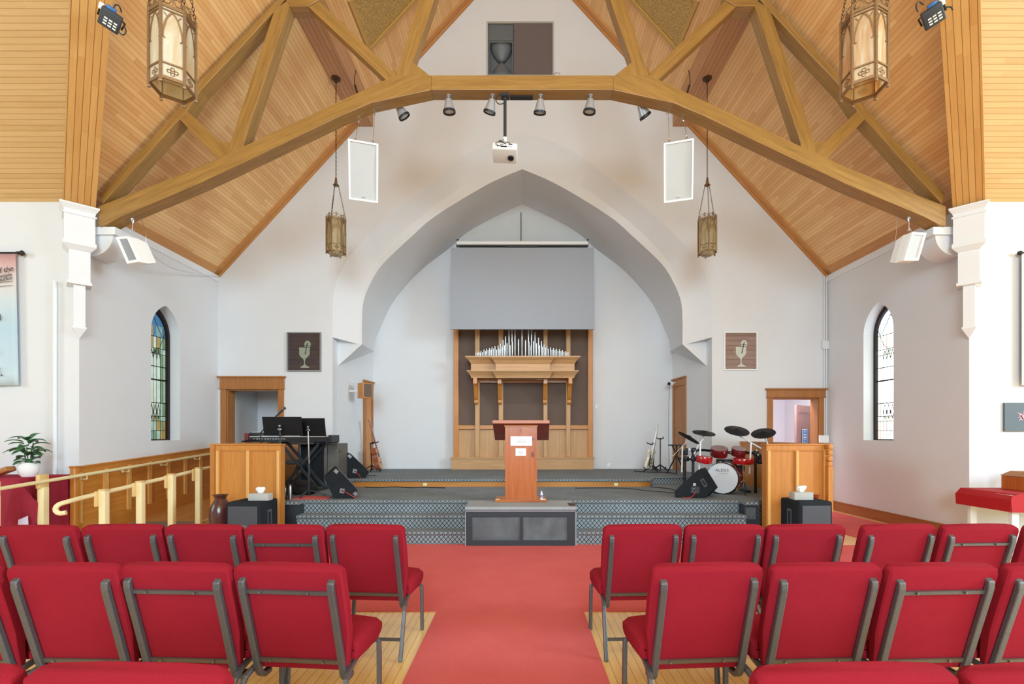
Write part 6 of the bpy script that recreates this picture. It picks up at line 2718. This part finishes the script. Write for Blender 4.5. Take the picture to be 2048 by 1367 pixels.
# local z points to the front (world -y rotated)
m = MB()
m.lathe([(.238, -.33), (.243, -.32), (.243, -.015), (.238, 0)], seg=48, M=RB)
part('shell', m, 'red_drum_lacquer', T, True, smooth=True)
m = MB()
m.lathe([(.252, -.03), (.252, .012), (.238, .014), (.238, -.03)], seg=48, M=RB, cap=False)
m.lathe([(.252, -.34), (.252, -.30), (.238, -.30), (.238, -.34)], seg=48, M=RB, cap=False)
part('hoop', m, 'black_gloss', T, True, smooth=True)
m = MB()
m.lathe([(.239, .004), (.15, .006), (.001, .006)], seg=48, M=RB)
part('front_head', m, 'drum_head_white', T, True, smooth=True)
m = MB()
for k in range(8):
    a = 2 * PI * k / 8 + .2
    p = Vector((.256 * math.cos(a), .256 * math.sin(a), 0))
    m.tube([RB @ (p + Vector((0, 0, .01))), RB @ (p + Vector((0, 0, -.13)))], .007, 6)
    m.box(-.012, .012, -.010, .010, -.16, -.11, M=RB @ Matrix.Translation((.25 * math.cos(a), .25 * math.sin(a), 0)) @ Matrix.Rotation(a, 4, 'Z'))
part('tension_lugs', m, 'chrome', T, True)
m = MB()
for s in (-1, 1):
    m.tube([RB @ Vector((s * .24, -.05, -.08)), RB @ Vector((s * .34, -.245, -.03))], .009, 8)
part('spur', m, 'black_plastic', T, True, smooth=True)
tm = RB @ Matrix.Translation((-.0, .125, .0075))
text_part('drum_lettering', 'ALESIS', .062, tm, 'dark_ink', T, .0008, 1.15)
text_part('drum_lettering', 'STRIKE', .024, RB @ Matrix.Translation((.03, .075, .0075)), 'dark_ink', T, .0008, 1.9)

K = thing('electronic_drum_kit', 'electronic drum kit with black cymbals and red shells, right of the stage', 'drum kit', (3.2, 7.9, ZS))
YK1, YK2 = 7.75, 8.15


def WK(px, py, Y=7.8):
    return Wp(px, py, Y)


def tubes(nm, paths, r, mat):
    for p in paths:
        m = MB()
        m.tube(smoothline(p, 12) if len(p) > 2 else p, r, 10)
        part(nm, m, mat, K, True, smooth=True)


def drop(px, py, Y, zt=None):
    a = WK(px, py, Y)
    return [a, Vector((a.x, Y, ZS + .0))]


tubes('rack_post', [drop(1369, 912, 8.05), drop(1386, 902, 7.85), drop(1511, 900, 7.75)], .022, 'black_plastic')
tubes('rack_bar', [[WK(1384, 902, 7.85), WK(1403, 899, 8.0), WK(1438, 903, 8.05), WK(1476, 904, 8.0), WK(1512, 906, 7.75)], [WK(1360, 916, 8.05), WK(1390, 917, 7.8)]], .022, 'black_plastic')
m = MB()
m.tube([WK(1445, 904, 7.97), WK(1467, 904, 7.95)], .028, 12)
part('chrome_sleeve', m, 'chrome', K, True, smooth=True)
for px, py, Y in ((1386, 917, 7.82), (1388, 900, 7.85), (1373, 917, 7.95), (1512, 906, 7.75), (1517, 912, 7.75), (1428, 903, 8.03), (1486, 904, 7.95), (1366, 905, 8.05), (1520, 922, 7.75)):
    m = MB()
    m.rbox(.075, .07, .08, .015, c=WK(px, py, Y))
    part('rack_clamp', m, 'black_plastic', K, True, smooth=True)
for px, py, Y in ((1380, 914, 7.83), (1513, 900, 7.72), (1379, 898, 7.9), (1516, 909, 7.72)):
    m = MB()
    m.tube([WK(px, py, Y - .05), WK(px, py, Y + .05)], .012, 8)
    part('wing_bolt', m, 'chrome', K, True, smooth=True)
m = MB()
m.rbox(.05, .03, .12, .01, c=WK(1372.5, 903, 7.95))
part('rack_clamp', m, 'black_plastic', K, True, smooth=True)


def drum(nm, px, py, Y, r, h, tilt, shell, roll=0):
    c = WK(px, py, Y)
    R = Matrix.Translation(c) @ Matrix.Rotation(roll, 4, 'Y') @ Matrix.Rotation(tilt, 4, 'X')
    m = MB()
    m.lathe([(.001, -h / 2 - .01), (r * .7, -h / 2 - .008), (r * .96, -h / 2), (r * .99, -h / 2 + .01), (r * .99, h / 2 - .01), (r * .96, h / 2)], seg=32, M=R)
    d = part(nm, m, shell, K, True, smooth=True)
    m = MB()
    for z in (-h / 2, h / 2 - .022):
        m.lathe([(r * 1.0, z - .003), (r * 1.05, z), (r * 1.05, z + .022), (r * 1.0, z + .025)], seg=32, M=R, cap=False)
    m.lathe([(r * .99, h / 2 + .002), (r * .3, h / 2 + .004), (.001, h / 2 + .004)], seg=32, M=R)
    part('rim', m, 'black_gloss', d, smooth=True)
    m = MB()
    for k in range(8):
        a = 2 * PI * k / 8 + .3
        m.rbox(.018, .018, h * .5, .006, c=R @ Vector((r * 1.02 * math.cos(a), r * 1.02 * math.sin(a), 0)))
    part('lug', m, 'chrome', d, smooth=True)


drum('tom_drum', 1438, 903, 7.85, .135, .13, .35, 'dark_tom_lacquer', -.05)
drum('tom_drum', 1477, 903, 7.82, .115, .12, .35, 'dark_tom_lacquer', .05)
drum('snare_drum', 1408, 918, 7.72, .125, .105, .12, 'red_drum_lacquer', .14)
drum('floor_tom', 1487, 921, 7.62, .158, .09, .04, 'red_drum_lacquer', -.02)


def cymbal(px, py, Y, r, tilt, roll):
    c = WK(px, py, Y)
    R = Matrix.Translation(c) @ Matrix.Rotation(roll, 4, 'Y') @ Matrix.Rotation(tilt, 4, 'X')
    m = MB()
    m.lathe([(.001, .03), (.02, .03), (.045, .018), (.06, .008), (r * .97, -.004), (r, -.010), (r * .98, -.016), (.06, -.008), (.001, -.01)], seg=40, M=R)
    cy = part('cymbal', m, 'rubber_cymbal', K, True, smooth=True)
    m = MB()
    m.tube([R @ Vector((0, 0, -.05)), R @ Vector((0, 0, .055))], .008, 8)
    m.rbox(.05, .04, .03, .01, c=(-.04, 0, -.02), M=R)
    part('cymbal_post', m, 'charcoal_frame', cy, smooth=True)


cymbal(1408, 864.5, 7.9, .182, .26, .06)
cymbal(1474, 860, 7.8, .192, .44, .02)
cymbal(1526.5, 865, 7.6, .178, .36, -.30)
cymbal(1378, 874, 7.8, .19, .04, .56)
tubes('cymbal_arm', [[WK(1408, 868, 7.88), WK(1404, 880, 7.86), WK(1398, 887, 7.84), WK(1388, 907, 7.82)],
                     [WK(1475, 867, 7.78), WK(1482, 873, 7.76), WK(1522, 896, 7.72)],
                     [WK(1528, 870, 7.6), WK(1536, 889, 7.64), WK(1538, 898, 7.68)],
                     [WK(1373, 877, 7.8), WK(1371, 886, 7.85), WK(1366, 891, 7.95)]], .011, 'white_plastic')
tubes('cymbal_pole', [[WK(1401, 885, 7.72), WK(1398, 943, 7.72)], [WK(1365, 890, 7.98), WK(1363.6, 944, 7.98)], [WK(1502, 885, 7.6), WK(1499, 947, 7.6)]], .013, 'white_plastic')
tubes('pad_cable', [[WK(1365, 891, 7.9), WK(1354, 903, 7.9), WK(1345, 912, 7.9)], [WK(1396, 883, 7.86), WK(1395, 872, 7.86), WK(1396, 878, 7.86)]], .004, 'plate_ivory')
# snare stand
tubes('stand_leg', [[WK(1486, 930, 7.62), WK(1486, 978, 7.62)]] + [[WK(1486, 958, 7.62), WK(px, 984, Y)] for px, Y in ((1470, 7.5), (1505, 7.6), (1493, 7.85))], .010, 'chrome')
m = MB()
m.rbox(.09, .28, .03, .01, c=(WK(1492, 0, 7.9).x, 7.9, ZS + .03))
m.rbox(.11, .09, .10, .02, c=(WK(1481, 0, 7.75).x, 7.75, CH - (936 - CY) * 7.75 / F))
part('pedal', m, 'steel_dark' if 'steel_dark' in MATS else 'charcoal_frame', K, True, smooth=True)
T = thing('drum_throne', 'low black drum stool behind the bass drum', 'stool', (3.55, 8.35, ZS))
m = MB()
m.lathe([(.001, .44), (.15, .44), (.16, .46), (.15, .51), (.001, .52)], seg=24)
part('cushion', m, 'black_plastic', T, smooth=True)
m = MB()
for a in range(3):
    m.tube([(0, 0, .3), (.2 * math.cos(a * 2.1), .2 * math.sin(a * 2.1), .012)], .012, 8)
m.tube([(0, 0, .45), (0, 0, .1)], .016, 8)
part('stool_legs', m, 'chrome', T, smooth=True)

# =====================================================================
# TRANSEPT WALLS: banners, tables, plant, painting
# =====================================================================
# left banner
ban, nt, bb = new_mat('banner_print')
bb.inputs['Roughness'].default_value = .8
tc = N(nt, 'ShaderNodeTexCoord')
sep = N(nt, 'ShaderNodeSeparateXYZ')
nt.links.new(tc.outputs['Object'], sep.inputs[0])
nz = N(nt, 'ShaderNodeTexNoise', i_Scale=3.0, i_Detail=6.0)
nt.links.new(tc.outputs['Object'], nz.inputs['Vector'])
ad = N(nt, 'ShaderNodeMath', operation='MULTIPLY_ADD')
nt.links.new(nz.outputs['Fac'], ad.inputs[0])
ad.inputs[1].default_value = .35
nt.links.new(sep.outputs[2], ad.inputs[2])
mr = N(nt, 'ShaderNodeMapRange')
mr.inputs['From Min'].default_value = -1.75
mr.inputs['From Max'].default_value = .15
nt.links.new(ad.outputs[0], mr.inputs['Value'])
rp = N(nt, 'ShaderNodeValToRGB')
el = rp.color_ramp.elements
el[0].position = 0.0
el[0].color = C(170, 176, 190)
el[1].position = 1.0
el[1].color = C(206, 156, 152)
for pos, col in ((.06, C(205, 222, 230)), (.25, C(196, 216, 226)), (.5, C(186, 210, 224)), (.72, C(206, 216, 220)), (.86, C(228, 212, 206))):
    e = el.new(pos)
    e.color = col
nt.links.new(mr.outputs[0], rp.inputs[0])
nt.links.new(rp.outputs[0], bb.inputs['Base Color'])
Yb = YC - .06
xb0, xb1 = -7.75, (31 - CX) * Yb / F
zb1, zb0_ = CH - (507 - CY) * Yb / F, CH - (770 - CY) * Yb / F
T = thing('wall_banner', 'pale blue printed banner with script, hanging on the left wall above the plant', 'banner', (xb1, Yb, zb1))
m = MB()
rows = []
for j in range(12):
    t = j / 11
    rows.append([Vector((xb0 + (xb1 + .035 * t - xb0) * i / 14, Yb + .012 * math.sin(i * 1.1) * (.3 + t), zb1 + (zb0_ - zb1) * t)) for i in range(15)])
m.loft(rows)
part('banner_cloth', m, ban, T, True, smooth='all', solid=.003)
m = MB()
m.tube([(xb0, Yb, zb1 + .01), (xb1 + .03, Yb, zb1 + .01)], .012, 10)
m.tube([(xb1 + .02, Yb, zb1 + .01), (xb1 + .06, Yb, zb1 + .01)], .02, 10)
m.sphere((xb1 + .085, Yb, zb1 + .008), .032, 12, (.9, .8, 1.1))
m.tube([(xb1 + .06, Yb, zb1 + .01), (xb1 + .06, YC, zb1 + .01)], .008, 8)
part('curtain_rod', m, 'dark_iron', T, True, smooth=True)
zline = lambda py: CH - (py - CY) * Yb / F
for body, px, py, size in (('of the', 14, 541, .10), ('people', 14, 552, .07), ('constitution', 4, 561, .07), ('N', 0, 636, .12), ('.', 1, 700, .10), ('E.', 2, 744, .16), ('2', -2, 705, .1)):
    if body == '.':
        continue
    Mx = face_M(((px - CX) * Yb / F, Yb - .03, zline(py)), (1, 0, .18) if size < .14 and py < 600 else (1, 0, 0))
    text_part('banner_lettering', body, size, Mx, 'dark_ink', T, .001)
m = MB()
for py0, py1 in ((571, 563), (580, 571)):
    m.tube([Vector((xb0, Yb - .02, zline(py0 + 8))), Vector(((28 - CX) * Yb / F, Yb - .02, zline(py1)))], .003, 4)
part('printed_line', m, 'speaker_grille', T, True)
# right banner (edge only)
xb2 = (2043 - CX) * Yb / F
T = thing('wall_banner', 'edge of a grey hanging banner at the right edge of the picture', 'banner', (xb2, Yb, zb1))
m = MB()
m.box(xb2, 7.9, Yb - .005, Yb + .0, zb0_, zb1)
part('banner_cloth', m, plain('banner_grey', C(196, 196, 198), .8), T, True)
m = MB()
m.tube([(xb2 - .0, Yb, zb1 + .01), (7.9, Yb, zb1 + .01)], .012, 10)
m.sphere((xb2 - .02, Yb, zb1 + .008), .03, 12)
m.tube([(xb2 + .02, Yb, zb1 + .01), (xb2 + .02, YC, zb1 + .01)], .008, 8)
part('curtain_rod', m, 'dark_iron', T, True, smooth=True)
# canvas on right wall
Yp_ = YC - .03
xa, xb_ = (2010 - CX) * Yp_ / F, (2100 - CX) * Yp_ / F
za_, zb2 = CH - (862 - CY) * Yp_ / F, CH - (805 - CY) * Yp_ / F
T = thing('canvas_painting', 'small slate blue canvas with a pink splash on the right wall', 'painting', (xa, Yp_, za_))
m = MB()
m.box(xa, xb_, Yp_, YC, za_, zb2)
part('canvas', m, plain('canvas_slate', C(98, 110, 118), .7, noise=.1, nscale=8), T, True)
m = MB()
cx_, cz_ = (2047 - CX) * Yp_ / F, CH - (832 - CY) * Yp_ / F
rr = random.Random(5)
for k in range(11):
    a = 2 * PI * k / 11 + rr.uniform(-.2, .2)
    L_ = rr.uniform(.06, .14)
    m.prism([(cx_, Yp_ - .002, cz_), (cx_ + .02 * math.cos(a + 1.2), Yp_ - .002, cz_ + .02 * math.sin(a + 1.2)), (cx_ + L_ * math.cos(a), Yp_ - .002, cz_ + L_ * math.sin(a) * .8), (cx_ + .02 * math.cos(a - 1.2), Yp_ - .002, cz_ + .02 * math.sin(a - 1.2))], (0, .0015, 0))
m.lathe([(.026, 0), (.024, .004), (.001, .005)], (cx_, Yp_ - .002, cz_), 12, M=Matrix.Rotation(PI / 2, 4, 'X'))
part('paint_splash', m, plain('pink_paint', C(200, 160, 170), .6), T, True)

# left table with cloth
T = thing('cloth_table', 'table under a burgundy cloth against the left wall, plant on top', 'table', (-6.3, 5.9, 0))
zt = .93
tx0, tx1, ty0, ty1 = -7.6, -5.83, 5.62, 6.28
m = MB()
n = 60
rows = []
per = []
for i in range(n):
    t = i / (n - 1)
    per.append((tx0 + (tx1 - tx0) * t, ty0))
for i in range(1, 18):
    per.append((tx1, ty0 + (ty1 - ty0) * i / 17))
for j, z in enumerate((zt, zt - .02, .7, .45, .2, .04)):
    amp = [0, .004, .012, .02, .028, .032][j]
    row = []
    for k, (x, y) in enumerate(per):
        w = amp * math.sin(k * .62) + amp * .5 * math.sin(k * 1.7)
        row.append(Vector((x + (w if k >= n else 0) + (.004 * j if k >= n else 0), y - (w if k < n else 0) - .003 * j, z)))
    rows.append(row)
m.loft(rows)
m.face([(tx0, ty0, zt), (tx1, ty0, zt), (tx1, ty1, zt), (tx0, ty1, zt)])
part('tablecloth', m, 'burgundy_cloth', T, True, smooth='all')
m = MB()
m.box(tx0 + .03, tx1 - .03, ty0 + .03, ty1 - .02, zt - .04, zt - .006)
for x in (tx0 + .08, tx1 - .08):
    for y in (ty0 + .08, ty1 - .08):
        m.box(x - .025, x + .025, y - .025, y + .025, 0, zt - .04)
part('table_frame', m, 'aged_oak', T, True)
m = MB()
# corner fold showing its lilac lining
k0 = Vector((tx1, ty0 - .01, zt - .01))
q = [(0, 0, 0), (.10, .08, -.22), (.16, .16, -.36), (.10, .10, -.55), (.13, .05, -.72), (-.06, -.02, -.80), (-.12, -.02, -.5)]
vs = [k0 + Vector(p) for p in q]
m.face([vs[0], vs[1], vs[6]])
m.face([vs[1], vs[2], vs[3]])
m.face([vs[1], vs[3], vs[6]])
m.face([vs[3], vs[5], vs[6]])
part('cloth_fold', m, 'burgundy_cloth', T, True, solid=.004)
m = MB()
m.face([k0 + Vector(p) for p in ((.02, -.01, -.46), (.09, .03, -.42), (.13, .0, -.60), (.02, -.02, -.66))])
part('lining', m, 'lilac_lining', T, True, solid=.004)

# plant
Yp2 = 5.95
px_ = (57 - CX) * Yp2 / F
T = thing('potted_plant', 'green leafy plant in a white ribbed pot on the burgundy table', 'plant', (px_, Yp2, zt))
m = MB()
m.lathe([(.001, 0), (.062, 0), (.085, .03), (.102, .09), (.100, .14), (.092, .172), (.085, .172), (.088, .14)], seg=40)
part('pot', m, 'paper_white', T, smooth=True)
m = MB()
m.lathe([(.088, .155), (.001, .165)], seg=20)
part('soil', m, 'soil', T)
rr = random.Random(21)
stems = MB()


def leaf(base, ang, elev, L_, w_):
    m = MB()
    d = Vector((math.cos(ang) * math.cos(elev), math.sin(ang) * math.cos(elev), math.sin(elev)))
    sd = Vector((-math.sin(ang), math.cos(ang), 0))
    up = sd.cross(d) * -1
    if up.z < 0:
        up = -up
    rows = []
    n = 8
    for i in range(n + 1):
        t = i / n
        c = base + d * L_ * t - Vector((0, 0, .45 * L_ * t * t))
        w = w_ * (math.sin(PI * min(t * .92 + .04, 1)) ** .7) * (1 - .25 * t)
        rows.append([c - sd * w + up * w * .30, c - sd * w * .5 + up * w * .08, c, c + sd * w * .5 + up * w * .08, c + sd * w + up * w * .30])
    m.loft(rows)
    part('leaf', m, 'leaf_green', T, smooth='all', solid=.002)


for k in range(5):
    a = k * 1.3
    tip = Vector((.06 * math.cos(a), .05 * math.sin(a), .42 - .03 * k))
    stems.tube([Vector((.02 * math.cos(a), .02 * math.sin(a), .15)), tip * .6 + Vector((0, 0, .08)), tip], .005, 6)
for i in range(34):
    a = i * 2.399 + rr.uniform(-.2, .2)
    h = .17 + .30 * (i / 33)
    r0 = .02 + .03 * rr.random()
    L_ = rr.uniform(.14, .19) * (1.05 if i > 8 else .8)
    leaf(Vector((r0 * math.cos(a), r0 * math.sin(a), h)), a, rr.uniform(.1, .75) + (.3 if i > 27 else 0), L_, rr.uniform(.044, .056))
part('stems', stems, plain('stem_green', C(92, 96, 62), .6), T, smooth=True)
m = MB()
m.rbox(.34, .12, .06, .01, M=Matrix.Translation(((-4 - CX) * 5.85 / F, 5.85, zt + .05)) @ Matrix.Rotation(-.35, 4, 'Y'))
tag(part('wooden_block', m, 'aged_oak', smooth=True), 'end of a wooden block on the burgundy table at the left edge', 'block')

# right table with red runner
T = thing('white_table', 'white table with a scarlet cloth over its top, right edge', 'table', (6.3, 5.9, 0))
zt = .755
tx0, tx1, ty0, ty1 = 5.66, 7.4, 5.55, 6.25
m = MB()
m.box(tx0 + .03, tx1, ty0 + .03, ty1, zt - .04, zt - .01)
part('table_top', m, 'white_plastic', T, True)
for x, y in ((tx0 + .11, ty0 + .10), (tx1 - .1, ty0 + .1), (tx0 + .11, ty1 - .08), (tx1 - .1, ty1 - .08)):
    m = MB()
    m.box(x - .04, x + .04, y - .02, y + .02, 0, zt - .04)
    part('leg', m, 'white_plastic', T, True)
m = MB()
prof = [(tx0 - .02, zt - .20), (tx0 - .035, zt - .06), (tx0 - .02, zt - .012), (tx0 + .06, zt + .004), (tx1, zt + .004), (tx1, zt - .24)]
m.prism([(x, ty0 - .01, z) for x, z in prof], (0, .012, 0))
m.prism([(tx0 + .06, ty0 - .01, zt), (tx1, ty0 - .01, zt), (tx1, ty1, zt), (tx0 + .03, ty1, zt)], (0, 0, .006))
m.prism([(tx0 - .03, ty0, zt - .06), (tx0 + .06, ty0, zt + .004), (tx0 + .03, ty1, zt + .004), (tx0 - .03, ty1, zt - .06)], (.004, 0, -.004))
m.prism([(tx0 - .028, ty0, zt - .20), (tx0 - .035, ty0, zt - .06), (tx0 - .035, ty1, zt - .06), (tx0 - .028, ty1, zt - .20)], (.004, 0, 0))
part('red_cloth', m, 'scarlet_cloth', T, True, bevel=.004)
bx0 = (2034 - CX) * 5.9 / F
T = thing('wooden_chest', 'small brown wooden chest with pale edging on the scarlet table', 'chest', (bx0 + .2, 5.95, zt + .006))
m = MB()
m.box(bx0, bx0 + .42, 5.80, 6.10, zt + .006, zt + .18)
part('chest_body', m, lectm, T, True, bevel=.012)
m = MB()
m.loft([[Vector((bx0 - .005, 5.79, zt + .18)), Vector((bx0 + .425, 5.79, zt + .18)), Vector((bx0 + .425, 6.11, zt + .18)), Vector((bx0 - .005, 6.11, zt + .18))], [Vector((bx0 + .06, 5.86, zt + .24)), Vector((bx0 + .36, 5.86, zt + .24)), Vector((bx0 + .36, 6.04, zt + .24)), Vector((bx0 + .06, 6.04, zt + .24))]], True, True)
part('chest_lid', m, 'aged_oak', T, True)
m = MB()
m.prism([(bx0, 5.797, zt + .006), (bx0 + .42, 5.797, zt + .006), (bx0 + .42, 5.797, zt + .18), (bx0, 5.797, zt + .18)], (0, .004, 0), holes=[[(bx0 + .008, 5.797, zt + .014), (bx0 + .412, 5.797, zt + .014), (bx0 + .412, 5.797, zt + .172), (bx0 + .008, 5.797, zt + .172)]])
part('edging', m, 'honey_pine', T, True)
